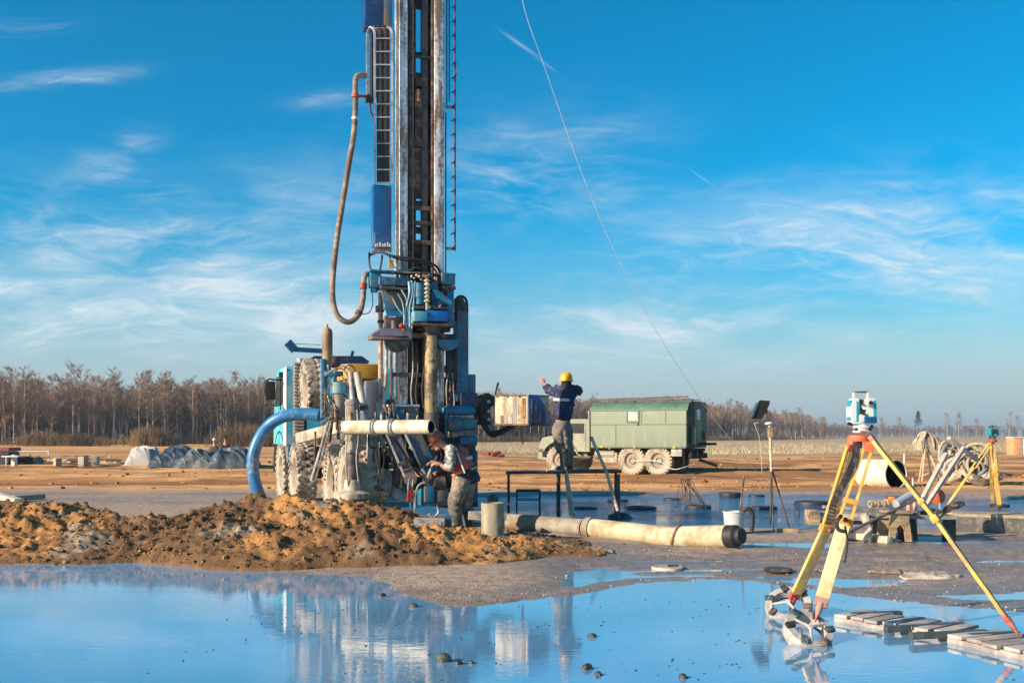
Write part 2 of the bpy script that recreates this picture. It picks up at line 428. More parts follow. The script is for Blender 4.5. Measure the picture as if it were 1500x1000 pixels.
def bank_z(x, y):
    h = ridge_h(x, y); m_ = sstep(.0, .10, h)
    f1, i1 = worley(x * 3.4 + .5 * fbm(x * 6, y * 6, 221, 2), y * 3.4, 231)
    f2, i2 = worley(x * 8.5, y * 8.5 + .5 * fbm(x * 9, y * 9, 223, 2), 241); f3, i3 = worley(x * 19, y * 19, 251)
    cl_ = .075 * (i1 - .4) * sstep(.85, .2, f1) + .06 * (i2 - .3) * sstep(.85, .15, f2) + .045 * (i3 - .25) * (1 - f3)
    z = h * (.80 + .36 * fbm(x * 1.3, y * 1.3, 261, 3)) + m_ * cl_ * (.45 + .9 * fbm(x * .8, y * .8, 271, 3)) * (.4 + 1.1 * sstep(0, .35, h)) + .05 * m_ * (fbm(x * 11, y * 11, 281, 4, .6) - .5) + .10 * m_ * (1 - np.abs(2 * fbm(x * 3, y * 3, 287, 4) - 1) - .7)
    return np.where(h > .004, z + ground_z(x, y) * .5, -.25)
def bank_top(x, y): return max(float(bank_z(np.array([x]), np.array([y]))[0]), gz(x, y))
def clay(x, y, z):
    n_ = fbm(x * 1.1, y * 1.3, 301, 5)
    reg = .03 * sstep(-4.6, -6.0, x) * sstep(.15, .35, z) + .13 * np.exp(-((x + 6.6) ** 2 + (y - 14.4) ** 2) / 1.2) + .3 * np.exp(-((x - .25) ** 2 / .25 + (y - 14.9) ** 2 / .3)) \
        + .28 * np.exp(-((x + 3.05) ** 2 / .08 + (y - 13.8) ** 2 / .3)) + .12 * np.exp(-((x + .8) ** 2 / .06 + (y - 13.6) ** 2 / .2)) + .22 * np.exp(-((x + 5.2) ** 2 / .3 + (y - 15.0) ** 2 / .3))
    return sstep(.65, .76, n_ + reg * .6)
def damp(x, y, z):
    return sstep(.16, .02, z) * .8 * sstep(.38, .55, fbm(x * 2, y * 2, 321, 4) + .1) + sstep(.50, .66, fbm(x * .6, y * .9, 311, 5) + .18 * sstep(-3.1, -3.9, x) * sstep(-6, -5.2, x) + .16 * sstep(14.6, 15.4, y))
bme = grid_mesh('mud_bank', np.arange(-11.5, 2.6, .03), np.arange(11.3, 17.3, .03), bank_z, dict(clay=clay, damp=damp))
BANK = m = bpy.data.materials.new('churned_mud'); m.use_nodes = True; k = N(m.node_tree); b = m.node_tree.nodes['Principled BSDF']
t = k.new('ShaderNodeTexCoord').outputs['Object']
n1 = k.noise(t, 1.6, 6, .6); n2 = k.noise(t, 5.5, 8, .68); n3 = k.noise(t, 48, 4, .7)
och = k.mix(k.ramp(n2, .35, .66), (.36, .16, .052), (.55, .285, .10))
och = k.mix(k.ramp(n1, .5, .7), och, (.40, .185, .06))
c = k.mix(k.math('MULTIPLY', attr('damp'), .85), och, k.mix(n2, (.06, .033, .018), (.16, .09, .05)))
c = k.mix(attr('clay'), c, k.mix(k.ramp(n2, .35, .65), (.19, .14, .095), (.44, .35, .26)))
k.set(b.inputs['Base Color'], c); k.set(b.inputs['Roughness'], k.math('MULTIPLY_ADD', attr('damp'), -.28, .92)); b.inputs['Specular IOR Level'].default_value = .22
bn = k.new('ShaderNodeBump'); bn.inputs['Strength'].default_value = .8; bn.inputs['Distance'].default_value = .02
k.set(bn.inputs['Height'], k.math('ADD', n3, n2)); k.l.new(bn.outputs[0], b.inputs['Normal'])
tag(link('mud_bank', bme, BANK, None, 180, True), kind='structure')

# loose clods lying over the bank, gravel and shoreline: beyond counting
def many(name, V, F_, m_, sm=30):
    me = bpy.data.meshes.new(name); kk = F_.shape[1]; me.vertices.add(len(V)); me.vertices.foreach_set('co', V.ravel())
    me.loops.add(F_.size); me.loops.foreach_set('vertex_index', F_.ravel().astype(np.int32)); me.polygons.add(len(F_))
    me.polygons.foreach_set('loop_start', np.arange(0, F_.size, kk, dtype=np.int32)); me.polygons.foreach_set('loop_total', np.full(len(F_), kk, np.int32)); me.update(calc_edges=True)
    return tag(link(name, me, m_, None, sm, True), kind='stuff')
def scatter_clods(name, pts, m_, seed, sub=1, jit=.55, sm=40):
    rr = random.Random(seed); tv = []
    for i in range(10):
        bm = bmesh.new(); bmesh.ops.create_icosphere(bm, subdivisions=sub, radius=1)
        o = Vector((rr.uniform(0, 50), 3, 3))
        v = np.array([tuple(v.co * (1 + jit * 2 * (float(fbm(np.array([v.co.x * 1.6 + o.x]), np.array([v.co.y * 1.6 + v.co.z * 2.3]), 5, 3)[0]) - .5)) + Vector((rr.uniform(-1, 1), rr.uniform(-1, 1), rr.uniform(-1, 1))) * jit * .4) for v in bm.verts])
        f = np.array([[q.index for q in fc.verts] for fc in bm.faces]); bm.free(); tv.append((v * np.array([1, rr.uniform(.6, .95), rr.uniform(.5, .8)]), f))
    VV, FF, base = [], [], 0
    for (x, y, z, s) in pts:
        v, f = tv[rr.randrange(10)]; e = Matrix.Rotation(rr.uniform(0, 6.28), 3, 'Z') @ Matrix.Rotation(rr.uniform(-.6, .6), 3, 'X')
        VV.append(v @ np.array(e).T * s + np.array([x, y, z])); FF.append(f + base); base += len(v)
    return many(name, np.concatenate(VV), np.concatenate(FF), m_, sm)
cx = rng.uniform(-9.5, 2.4, 16000); cy = rng.uniform(11.5, 16.6, 16000); ch = ridge_h(cx, cy); cz = bank_z(cx, cy)
keep = (ch > .015) & (rng.random(16000) < .8)
CLOD = mat('clod_soil', (.26, .128, .05), .95, var=.4, scale=2.2, dirt=(.10, .06, .035), damt=.5, dscale=1.1, bump=.7, bscale=50, spec=.2, c2=(.36, .20, .08))
scatter_clods('mud_clods', [(x, y, z + .004, max(.01, min(.05, random.expovariate(95) + .006))) for x, y, z in zip(cx[keep], cy[keep], cz[keep])], CLOD, 3)
cx = rng.uniform(-9, 6.5, 15000); cy = rng.uniform(8.8, 16, 15000); d_ = shore_d(cx, cy); cz = ground_z(cx, cy)
keep = (d_ > -.12) & (rng.random(15000) < np.exp(-np.maximum(d_, 0) * .6) * .8 + .05)
GRAVEL = mat('gravel_stone', (.20, .155, .125), .85, var=.5, scale=2, c2=(.34, .28, .24), spec=.3)
scatter_clods('gravel', [(x, y, z + .002, min(.018, random.expovariate(300) + .003)) for x, y, z in zip(cx[keep], cy[keep], cz[keep])], GRAVEL, 4)

# clods strewn over the rutted field
cy = 29 + 55 * rng.random(7000) ** 1.5; cx = rng.uniform(-.56, .56, 7000) * cy; keep = (fbm(cx * .08, cy * .5, 141, 4) > .46) & (rng.random(7000) < .55)
cx, cy = cx[keep], cy[keep]; cz = ground_z(cx, cy)
scatter_clods('field_clods', [(x, y, z - .008, min(.10, random.expovariate(38) + .018)) for x, y, z in zip(cx, cy, cz)], mat('field_clod', (.24, .105, .04), .95, var=.5, scale=.6, c2=(.42, .21, .085), spec=.15), 7)

# specks of mud and straw afloat on the puddle
cx = rng.uniform(-2.5, 3.5, 400); cy = rng.uniform(6.6, 10, 400); keep = (shore_d(cx, cy) < -.15) & (fbm(cx * 1.2, cy * 2, 151, 3) > .52)
scatter_clods('floating_flecks', [(x, y, WZ, random.uniform(.004, .012)) for x, y in zip(cx[keep], cy[keep])], mat('fleck', (.05, .04, .03), .8, var=.4), 9)
# ------------------------------------------------------------------ wood edge
BARK = mat('birch_bark', (.54, .46, .38), .8, var=.35, scale=1.3, dirt=(.14, .11, .09), damt=.3, dscale=2.2, spec=.2, stretch=(2, 2, .7))
TWIG = mat('twig', (.285, .20, .165), .9, var=.35, scale=.25, spec=.1, c2=(.36, .25, .20))
TWIG2 = mat('twig_pale', (.31, .22, .155), .9, var=.35, scale=.25, spec=.1)
BARK2 = mat('dark_bark', (.15, .115, .09), .85, var=.4, scale=1.0, spec=.15)
FARW = mat('far_wood', (.17, .125, .115), .95, var=.35, scale=.08, spec=.1, c2=(.23, .16, .13))
PINE = mat('pine_needles', (.035, .06, .03), .9, var=.4, scale=1.5, spec=.15)

def strand(V, Fc, a, b, r0, r1, bend, rr, seg=2, n=3):
    """appends a thin tapering twig to the lists"""
    d = b - a; u = d.orthogonal().normalized(); v = d.cross(u).normalized(); base = len(V)
    off = Vector((rr.uniform(-1, 1), rr.uniform(-1, 1), rr.uniform(-.3, .8))) * bend * d.length
    for i in range(seg + 1):
        f = i / seg; p = a + d * f + off * (f * (1 - f) * 4); r = r0 + (r1 - r0) * f
        for j in range(n): V.append(p + (u * math.cos(6.2832 * j / n) + v * math.sin(6.2832 * j / n)) * r)
    for i in range(seg):
        for j in range(n):
            q = base + i * n; Fc.append((q + j, q + (j + 1) % n, q + n + (j + 1) % n, q + n + j))
def tree_data(seed, H, prim=26, twigs=7, wide=1.0, tr=.11, low=.30, th=1.0):
    rr = random.Random(seed); TV, TF, CV, CF = [], [], [], []
    p = Vector((0, 0, -.3)); pts = [p]; n = 7
    for i in range(1, n + 1): pts.append(Vector((pts[-1].x + rr.uniform(-.13, .13), pts[-1].y + rr.uniform(-.13, .13), H * .97 * i / n)))
    for i in range(n):
        strand(TV, TF, pts[i], pts[i + 1], tr * (.95 - .9 * i / n) + .02, tr * (.95 - .9 * (i + 1) / n) + .02, .01, rr, 1, 6)
    if rr.random() < .4:       # forked stem
        i = rr.randint(1, 2); a = pts[i]; b = a + Vector((rr.uniform(-1.5, 1.5), rr.uniform(-1, 1), H * .55)); strand(TV, TF, a, b, tr * .6, .02, .06, rr, 3, 5); pts += [a.lerp(b, .6), b]
    for q in range(prim):
        f = low + (1 - low) * rr.random() ** .8
        i = min(int(f * n), n - 1); a = pts[i].lerp(pts[i + 1], f * n - i)
        an = rr.uniform(0, 6.283); L = H * (.10 + .17 * rr.random()) * (1.25 - f * .75) * wide
        d = Vector((math.cos(an), math.sin(an), rr.uniform(.7, 1.7))).normalized(); b = a + d * L
        strand(CV, CF, a, b, .045 * th * (1.2 - f), .014 * th, .10, rr, 3, 3)
        for k_ in range(twigs):
            g_ = rr.uniform(.25, 1); c = a.lerp(b, g_); an2 = rr.uniform(0, 6.283)
            e = c + (Vector((math.cos(an2), math.sin(an2), rr.uniform(-.2, 1.4))).normalized() + d * .5) * L * rr.uniform(.18, .42)
            strand(CV, CF, c, e, .017 * th, .009 * th, .15, rr, 2, 3)
            for k2 in range(3):
                c2 = c.lerp(e, rr.uniform(.3, 1)); an3 = rr.uniform(0, 6.283)
                e2 = c2 + Vector((math.cos(an3), math.sin(an3), rr.uniform(-.5, 1))) * L * rr.uniform(.08, .2); strand(CV, CF, c2, e2, .013 * th, .007 * th, .1, rr, 1, 3)
    return TV, TF, CV, CF
def me_from(name, V, Fc, m_):
    me = bpy.data.meshes.new(name); me.from_pydata([tuple(v) for v in V], [], Fc); me.update(); me.materials.append(m_)
    me.polygons.foreach_set('use_smooth', np.ones(len(me.polygons), bool)); return me
protos = []
for s in range(7):
    H = (12.0, 11.2, 12.8, 10.6, 11.8, 9.6, 12.4)[s]
    TV, TF, CV, CF = tree_data(40 + s, H, 36, 8, (1, .9, 1.1, 1.2, .85, 1.25, 1)[s], (.13, .11, .15, .10, .12, .1, .14)[s], .30, 1.5)
    protos.append((me_from('trunk', TV, TF, BARK if s % 4 != 3 else BARK2), me_from('crown', CV, CF, TWIG if s % 2 else TWIG2), (TV, TF, CV, CF)))
EDGE = [(-340, 155), (0, 168), (420, 200), (700, 250), (1050, 330), (1150, 430), (1240, 600)]
def edge_pts():
    q = [((a - 750) / F * Y, Y) for a, Y in EDGE]; return q
def along(q, step):
    o = []; carry = 0.
    for (x0, y0), (x1, y1) in zip(q, q[1:]):
        L = math.hypot(x1 - x0, y1 - y0); s = carry
        while s < L: o.append((x0 + (x1 - x0) * s / L, y0 + (y1 - y0) * s / L, -(y1 - y0) / L, (x1 - x0) / L)); s += step(math.hypot(x0, y0))
        carry = s - L
    return o
rt = random.Random(11); ntree = 0
for (x, y, nx_, ny_) in along(edge_pts(), lambda D: 1.15 if D < 240 else 1.7):
    if ntree >= 290: break
    if x / y * F + 750 < -60: continue
    dd = rt.uniform(0, 9); x += nx_ * dd + rt.uniform(-.6, .6); y += ny_ * dd
    pr = protos[rt.randrange(7)]
    vis = x / y * F + 750
    if 432 < vis < 700 and rt.random() < .8: continue        # stands behind the rig
    if y > 470: continue
    t_ = thing('birch_tree', 'bare birch with pale trunk standing in the wood edge beyond the site', 'tree', (x, y, float(gz(x, y))), rt.uniform(0, 6.28), 'bare birches along the wood edge')
    sc = rt.uniform(.82, 1.12); t_.scale = (sc * rt.uniform(.9, 1.15), sc, sc)
    for nm, me in (('trunk', pr[0]), ('crown', pr[1])):
        o = bpy.data.objects.new(nm, me); col.objects.link(o); o.parent = t_
    ntree += 1
def mass(name, items, m_):
    """one object of many plants nobody could tell apart"""
    VV, FF = [], []; base = 0
    for (x, y, z, sc, sz, rz, V, Fq) in items:
        ca, sa = math.cos(rz), math.sin(rz)
        VV.append(np.stack([(V[:, 0] * ca - V[:, 1] * sa) * sc + x, (V[:, 0] * sa + V[:, 1] * ca) * sc + y, V[:, 2] * sz + z], -1)); FF.append(Fq + base); base += len(V)
    V = np.concatenate(VV); q = np.concatenate(FF)
    me = bpy.data.meshes.new(name); me.vertices.add(len(V)); me.vertices.foreach_set('co', V.ravel())
    me.loops.add(q.size); me.loops.foreach_set('vertex_index', q.ravel().astype(np.int32)); me.polygons.add(len(q))
    me.polygons.foreach_set('loop_start', np.arange(0, q.size, 4, dtype=np.int32)); me.polygons.foreach_set('loop_total', np.full(len(q), 4, np.int32)); me.update(calc_edges=True)
    return tag(link(name, me, m_, None, None, True), kind='stuff')
tarr = []
for s in range(4):
    TV, TF, CV, CF = tree_data(80 + s, 11.5, 26, 6, 1.2, .13, .05, 2.0); n0 = len(TV)
    V = np.array([tuple(v) for v in TV + CV]); Fq = np.array(TF + [tuple(i + n0 for i in f) for f in CF]); tarr.append((V, Fq))
items = []; rt = random.Random(12)
for (x, y, nx_, ny_) in along(edge_pts(), lambda D: .8 if D < 260 else 1.2):
    for rep in range(5 if y < 420 else 2):
        dd = rt.uniform(8, 42); V, Fq = tarr[rt.randrange(4)]; s = rt.uniform(.82, 1.12)
        items.append((x + nx_ * dd, y + ny_ * dd, 0, s, s * rt.uniform(.92, 1.02), rt.uniform(0, 6), V, Fq))
mass('wood_depth', items, TWIG)
# the far-off wood on the horizon
items = []
for (x, y, nx_, ny_) in along([(190, 600), (300, 760), (460, 800), (700, 860)], lambda D: 1.9):
    for rep in range(2):
        dd = rt.uniform(0, 60); V, Fq = tarr[rt.randrange(4)]; s = rt.uniform(.55, .8)
        items.append((x + nx_ * dd, y + ny_ * dd, 0, s * 1.5, s * 1.05, rt.uniform(0, 6), V, Fq))
mass('far_wood', items, FARW)
# taller trees standing clear of the far wood
for (a, top, kind) in ((1292, 607, 'bare'), (1318, 604, 'bare'), (1345, 602, 'pine'), (1388, 608, 'bare'), (1404, 603, 'bare'), (1430, 612, 'bare'), (1455, 616, 'bare'), (1478, 606, 'bare'), (1492, 612, 'bare'), (1270, 616, 'bare')):
    Y = 640 + rt.uniform(0, 40); x = (a - 750) / F * Y; Hh = CAMH + (HY - top) / F * Y
    if kind == 'bare':
        t_ = thing('bare_tree', 'tall bare tree rising above the hazy wood on the horizon', 'tree', (x, Y, 0), rt.uniform(0, 6), 'tall trees above the far wood')
        pr = protos[rt.randrange(7)]; s = Hh / 12; t_.scale = (s * 1.1, s, s)
        for nm, me in (('trunk', pr[0]), ('crown', pr[1])):
            o = bpy.data.objects.new(nm, me); col.objects.link(o); o.parent = t_
    else:
        t_ = thing('pine_tree', 'lone dark pine rising above the hazy wood on the horizon', 'tree', (x, Y, 0))
        MB().cyl((x, Y, 0), (x, Y, Hh * .95), .22, .08, 8).build('trunk', BARK2, t_)
        V, Fc = [], []; rr = random.Random(5)
        for i in range(420):
            f = rr.random() ** .7; z = Hh * (.45 + .55 * f); r_ = (1 - f) ** .7 * 3.0 + .3; an = rr.uniform(0, 6.28); q = rr.uniform(.2, 1) * r_
            a_ = Vector((math.cos(an) * q, math.sin(an) * q, z)); strand(V, Fc, a_, a_ + Vector((rr.uniform(-1, 1), rr.uniform(-1, 1), rr.uniform(-.3, .5))) * .9, .22, .04, .1, rr, 1, 3)
        o = bpy.data.objects.new('crown', me_from('crown', V, Fc, PINE)); col.objects.link(o); o.parent = t_
# scrub at the foot of the wood
V, Fc = [], []; rr = random.Random(9)
def scrub(x, y, h, wd, n):
    for i in range(n):
        a = Vector((x + rr.gauss(0, wd * .45), y + rr.gauss(0, .8), 0)); f = math.exp(-((a.x - x) / wd) ** 2)
        b_ = a + Vector((rr.uniform(-.5, .5), rr.uniform(-.4, .4), h * f * rr.uniform(.4, 1.05))); strand(V, Fc, a, b_, .035, .012, .12, rr, 2, 3)
        for j in range(2):
            c = a.lerp(b_, rr.uniform(.4, .9)); strand(V, Fc, c, c + Vector((rr.uniform(-.6, .6), rr.uniform(-.4, .4), rr.uniform(.1, .8))), .02, .01, .1, rr, 1, 3)
for (x, y, nx_, ny_) in along(edge_pts(), lambda D: 2.0 if D < 260 else 3.5):
    if y > 420: break
    scrub(x - nx_ * 3, y - ny_ * 3, rr.uniform(1.2, 2.9), 2.2, 30); scrub(x + nx_ * 14, y + ny_ * 14, rr.uniform(2.5, 4.2), 2.6, 46)
for a, Y, h, wd in ((215, 148, 3.2, 3.2), (235, 150, 2.8, 3), (345, 140, 3.6, 4.5), (372, 142, 3.2, 4), (400, 143, 2.8, 3), (60, 150, 2.4, 5), (120, 150, 2.0, 5)):
    scrub((a - 750) / F * Y, Y, h, wd, 330)
me = me_from('undergrowth', V, Fc, mat('scrub', (.19, .125, .075), .9, var=.4, scale=.12, c2=(.27, .18, .09), spec=.1))
o = bpy.data.objects.new('undergrowth', me); col.objects.link(o); tag(o, kind='stuff')
# dry grass tussocks along the far edge of the worked ground
V, Fc = [], []
for i in range(16000):
    Y = 84 + 120 * rr.random() ** 1.6; x = rr.uniform(-.52, .56) * Y
    if x < -12 + 6 * rr.random(): continue
    a = Vector((x, Y, gz(x, Y) if i < 0 else 0)); b_ = a + Vector((rr.uniform(-.25, .25), rr.uniform(-.2, .2), rr.uniform(.12, .42)))
    strand(V, Fc, a, b_, .03, .012, .1, rr, 1, 3)
me = me_from('dry_grass', V, Fc, mat('dry_grass', (.36, .29, .18), .9, var=.4, scale=.1, spec=.1, c2=(.46, .38, .25)))
o = bpy.data.objects.new('dry_grass', me); col.objects.link(o); tag(o, kind='stuff')
# ------------------------------------------------------------------ paints
MUD = (.42, .33, .24)
BLUE = mat('blue_paint', (.006, .10, .20), .42, var=.3, scale=2.5, dirt=(.19, .135, .10), damt=.42, dscale=2.2, streak=True, c2=(.012, .17, .30))
TEALB = mat('teal_paint', (.015, .18, .28), .45, var=.3, scale=2.5, dirt=(.20, .15, .11), damt=.4, dscale=2)
CYAN = mat('cyan_paint', (.05, .38, .50), .4, var=.25, scale=2.5, dirt=(.26, .20, .15), damt=.36, dscale=2.5)
CREAM = mat('muddy_cream', (.50, .43, .34), .7, var=.3, scale=3, dirt=(.25, .19, .14), damt=.42, dscale=2.5, streak=True, bump=.3)
MASTM = mat('mast_paint', (.78, .74, .73), .62, var=.2, scale=3, dirt=(.25, .155, .105), damt=.5, dscale=2.2, streak=True, bump=.2)
RUST = mat('rusty_steel', (.15, .075, .045), .8, var=.5, scale=5, dirt=(.05, .035, .03), damt=.5, dscale=3, bump=.4, c2=(.26, .13, .08))
DARK = mat('dark_steel', (.04, .037, .036), .55, var=.5, scale=5, dirt=(.16, .11, .08), damt=.4, dscale=3)
GUN = mat('greasy_steel', (.11, .09, .095), .5, metal=.4, var=.4, scale=6, dirt=(.16, .10, .07), damt=.45, dscale=3)
MAUVE = mat('worn_grey_paint', (.22, .20, .25), .55, var=.3, scale=4, dirt=(.16, .11, .08), damt=.4, dscale=2.5, bump=.2)
GREYW = mat('muddy_white', (.47, .445, .43), .65, var=.25, scale=3, dirt=(.26, .20, .16), damt=.45, dscale=2.6, bump=.3)
CHROME = mat('bright_rod', (.6, .6, .62), .22, metal=1., var=.1)
RUBBER = mat('black_rubber', (.022, .021, .021), .6, var=.3, scale=8)
TYRE = mat('muddy_tyre', (.05, .046, .043), .85, var=.4, scale=6, dirt=(.40, .335, .26), damt=.72, dscale=1.9, bump=.4)
TYREL = mat('caked_tyre', (.15, .13, .11), .9, var=.4, scale=6, dirt=(.40, .34, .26), damt=.85, dscale=1.6, bump=.5)
RIM = mat('muddy_rim', (.40, .34, .27), .8, var=.35, scale=4, dirt=(.30, .24, .18), damt=.5, dscale=2.5)
HOSEB = mat('brown_hose', (.17, .105, .07), .75, var=.4, scale=3, dirt=(.30, .22, .16), damt=.4, dscale=2.5, bump=.3)
KHAKI = mat('drill_steel', (.40, .29, .13), .55, var=.35, scale=3, dirt=(.13, .09, .06), damt=.45, dscale=2, stretch=(1, 1, .4))
AMBER = mat('orange_tank', (.62, .30, .03), .45, var=.15, scale=2, dirt=(.35, .22, .1), damt=.25)
BROWNC = mat('brown_bottle', (.20, .115, .07), .6, var=.35, scale=4, dirt=(.33, .22, .12), damt=.45, dscale=2.5)
PVC = mat('muddy_pvc', (.66, .57, .42), .5, var=.14, scale=2.5, dirt=(.42, .31, .19), damt=.32, dscale=1.6)
PVCG = mat('grey_pipe', (.30, .27, .225), .7, var=.25, scale=3, dirt=(.24, .17, .11), damt=.5, dscale=2, bump=.2)
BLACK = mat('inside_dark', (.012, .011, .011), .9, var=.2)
WHITE = mat('white_paint', (.74, .73, .70), .5, var=.08, scale=3, dirt=(.42, .35, .28), damt=.28, dscale=2.5, streak=True)
BLUEP = mat('blue_plastic_hose', (.035, .17, .36), .38, var=.2, scale=2.5, dirt=(.35, .34, .34), damt=.22, dscale=2)
RED = mat('red_paint', (.42, .03, .02), .5, var=.3, scale=5)
WOOD = mat('rough_wood', (.38, .27, .16), .85, var=.35, scale=4, dirt=(.13, .09, .06), damt=.35, dscale=2, bump=.3, stretch=(1, 6, 6))
WOODG = mat('weathered_wood', (.33, .29, .25), .85, var=.35, scale=4, dirt=(.12, .10, .09), damt=.4, dscale=2, bump=.3, stretch=(1, 6, 6))

# ------------------------------------------------------------------ the drilling rig
RX, RY, RTH = -1.6, 17.5, R(21)
rs_, rc_ = math.sin(RTH), math.cos(RTH)
rig = thing('drilling_rig', 'tall muddy blue truck mounted drilling rig with raised mast', 'drilling rig', (RX, RY, 0), RTH)
def L(x, y, ly=0.):
    k_ = (x - 750) / F; t_ = (ly - RX * rs_ + RY * rc_) / (rc_ - k_ * rs_)
    X = k_ * t_; return Vector(((X - RX) * rc_ + (t_ - RY) * rs_, ly, CAMH - (y - HY) / F * t_))
def LX(x, y, lx):
    k_ = (x - 750) / F; t_ = (lx + RX * rc_ + RY * rs_) / (k_ * rc_ + rs_)
    X = k_ * t_; return Vector((lx, -(X - RX) * rs_ + (t_ - RY) * rc_, CAMH - (y - HY) / F * t_))
def rb(mb, x0, y0, x1, y1, l0, l1, bev=.008):
    a = L(x0, y0, l0); b_ = L(x1, y1, l0)
    mb.box(((a.x + b_.x) / 2, (l0 + l1) / 2, (a.z + b_.z) / 2), (abs(b_.x - a.x), abs(l1 - l0), abs(b_.z - a.z)), None, bev); return mb
def part(name, mb, m_, parent=None, sm=35): return mb.build(name, m_, parent or rig, sm, True)
def rpoly(mb, pts, l0, th): return mb.prism([L(a, b_, l0) for a, b_ in pts], (0, th, 0))
TOP = -420
# mast: two box columns, web plates between, rails
mb = MB(); rb(mb, 585.5, TOP, 597, 612, 0, .34); p_ = part('mast_column', mb, MASTM)
mb = MB(); rb(mb, 579.5, TOP, 584.5, 612, -.03, -.005, .003); part('guide_rail', mb, CREAM)
mb = MB(); rb(mb, 636.5, TOP, 651, 612, 0, .34); part('mast_column', mb, MASTM)
mb = MB(); rb(mb, 632.5, TOP, 635.5, 612, .02, .30, .003); part('guide_rail', mb, RUST)
mb = MB()      # back web with windows
rb(mb, 598, TOP, 609.5, 610, .26, .31); rb(mb, 617.5, TOP, 634, 610, .26, .31)
for a, b_ in ((TOP, 14), (76, 85), (106, 284), (294, 306), (332, 342), (358, 610)): rb(mb, 609.7, a, 617.3, b_, .262, .305, .002)
part('mast_web', mb, RUST)
mb = MB(); rb(mb, 618, TOP, 627, 600, .10, .2); part('inner_rail', mb, GUN)
mb = MB(); rb(mb, 600, TOP, 603.5, 600, .12, .2); part('inner_rail', mb, RUST)
mb = MB(); rb(mb, 610, 112, 626, 128, .06, .2); rb(mb, 608, 130, 620, 215, .1, .2); rb(mb, 606, 216, 630, 292, .14, .2); mb.cyl(L(613, 132, .06), L(613, 150, .06), .05); part('crosshead', mb, RUST)
for a in (78, 300, 322, 350, 560):
    mb = MB(); rb(mb, 597.5, a, 636, a + 9, .03, .1, .004); part('cross_brace', mb, RUST if a > 200 else DARK)
part('hoist_rope', MB().cyl(L(605, TOP, .02), L(605, 400, .02), .006, None, 6), mat('wire', (.45, .38, .30), .5, metal=.6, var=.2))
part('pipe_line', MB().cyl(L(654.5, TOP, .1), L(654.5, 158, .1), .011, None, 8), DARK)
part('pipe_line', MB().cyl(L(658, TOP, .1), L(658, 150, .1), .011, None, 8), DARK)
part('pipe_line', MB().cyl(L(653, 165, .1), L(653, 400, .1), .012, None, 8), DARK)
# the peg ladder
mb = MB(); mb.cyl(L(666.5, TOP, -.02), L(666.5, 367, -.02), .017, None, 8)
q = 362.
while q > TOP:
    a = L(667.5, q - 5, -.02); mb.tube([a, L(664.5, q, -.03), L(660.5, q + 2.2, -.04)], .012, 6); q -= 20.7
PURP = mat('dark_ladder', (.05, .035, .06), .5, var=.4, dirt=(.14, .08, .08), damt=.3)
lad = part('peg_ladder', mb, PURP)
for a in (157, 364):
    part('ladder_bracket', MB().bar(L(652, a, .0), L(667, a, -.02), .03, .05), DARK, lad)
mb = MB(); mb.tube([L(668, 92, -.03), L(670.5, 97, -.03), L(670.5, 106, -.03), L(668, 112, -.03)], .008, 6); part('ladder_hook', mb, DARK, lad)
# blue trunking behind the cable chain
mb = MB(); rb(mb, 535, TOP, 562, 44, .45, .7); part('blue_trunking', mb, mat('deep_blue_paint', (.004,.045,.15), .45, var=.25, dirt=(.1, .08, .07), damt=.15))
mb = MB(); rb(mb, 562.5, TOP, 574, 44, .44, .7); part('blue_trunking', mb, BLUE)
mb = MB(); rb(mb, 547, 270, 573.5, 362, .28, .46, .004); tr_ = part('blue_panel', mb, mat('plain_blue_paint', (.005,.095,.28), .5, var=.18, scale=1.5, dirt=(.2, .2, .22), damt=.12))
mb = MB()
for i, a in enumerate((549, 552, 556, 560, 563, 567, 570)): rb(mb, a, 357 - (i % 3), a + 2.0, 361.5, .27, .285, 0)
for a in range(5): rb(mb, 548.6, 342 + a * 3, 549.6, 343 + a * 3, .27, .285, 0)
part('white_markings', mb, WHITE, tr_)
mb = MB()
for i, a in enumerate(range(548, 574, 3)): mb.tube([L(a, 362, .3), L(a + .5, 368 + (i % 3), .3)], .016, 5)
part('cable_gland', mb, DARK)
# cable chain: up in front, over, and down behind to the left
chains_ = []; links = []; cabs = MB()
def chain_at(s):        # s along the chain: returns photo column of its left side, row and local depth
    if s < 215: return 549.0, 268 - s, .26
    if s < 215 + 47:
        f = (s - 215) / 47 * math.pi; return 549 - 11 * (1 - math.cos(f)) / 2, 53 - 13 * math.sin(f), .26 + .28 * (1 - math.cos(f)) / 2
    return 538.0, 53 + (s - 262), .54
prev = None; s = 0.
pl, pr_ = [], []
while s < 262 + 92:
    a, r_, ly = chain_at(s); pl.append(L(a, r_, ly)); pr_.append(L(a + 25, r_, ly)); s += 2.5
for pp in (pl, pr_):
    chain = MB(); chains_.append(chain)
    for a, b_ in zip(pp, pp[1:]): chain.bar(a, b_, .022, .035, up=(1, 0, 0), ext=.004)
s = 0.
while s < 262 + 90:
    a, r_, ly = chain_at(s); links.append(MB().bar(L(a, r_, ly), L(a + 25, r_, ly), .028, .02)); s += 19.2
for f, rr_ in ((.22, .028), (.36, .035), (.52, .03), (.66, .036), (.80, .026)):
    cabs.tube([a.lerp(b_, f) + Vector((0, .02 if i < 95 else -.02, 0)) for i, (a, b_) in enumerate(zip(pl, pr_))], rr_, 6)
CHM = mat('chain_plate', (.55, .55, .60), .4, metal=.5, var=.2, dirt=(.25, .2, .17), damt=.3)
ch_ = part('cable_bundle', cabs, RUBBER)
for q in chains_: part('chain_rail', q, CHM, ch_)
for q in links: part('chain_link', q, CHM, ch_)
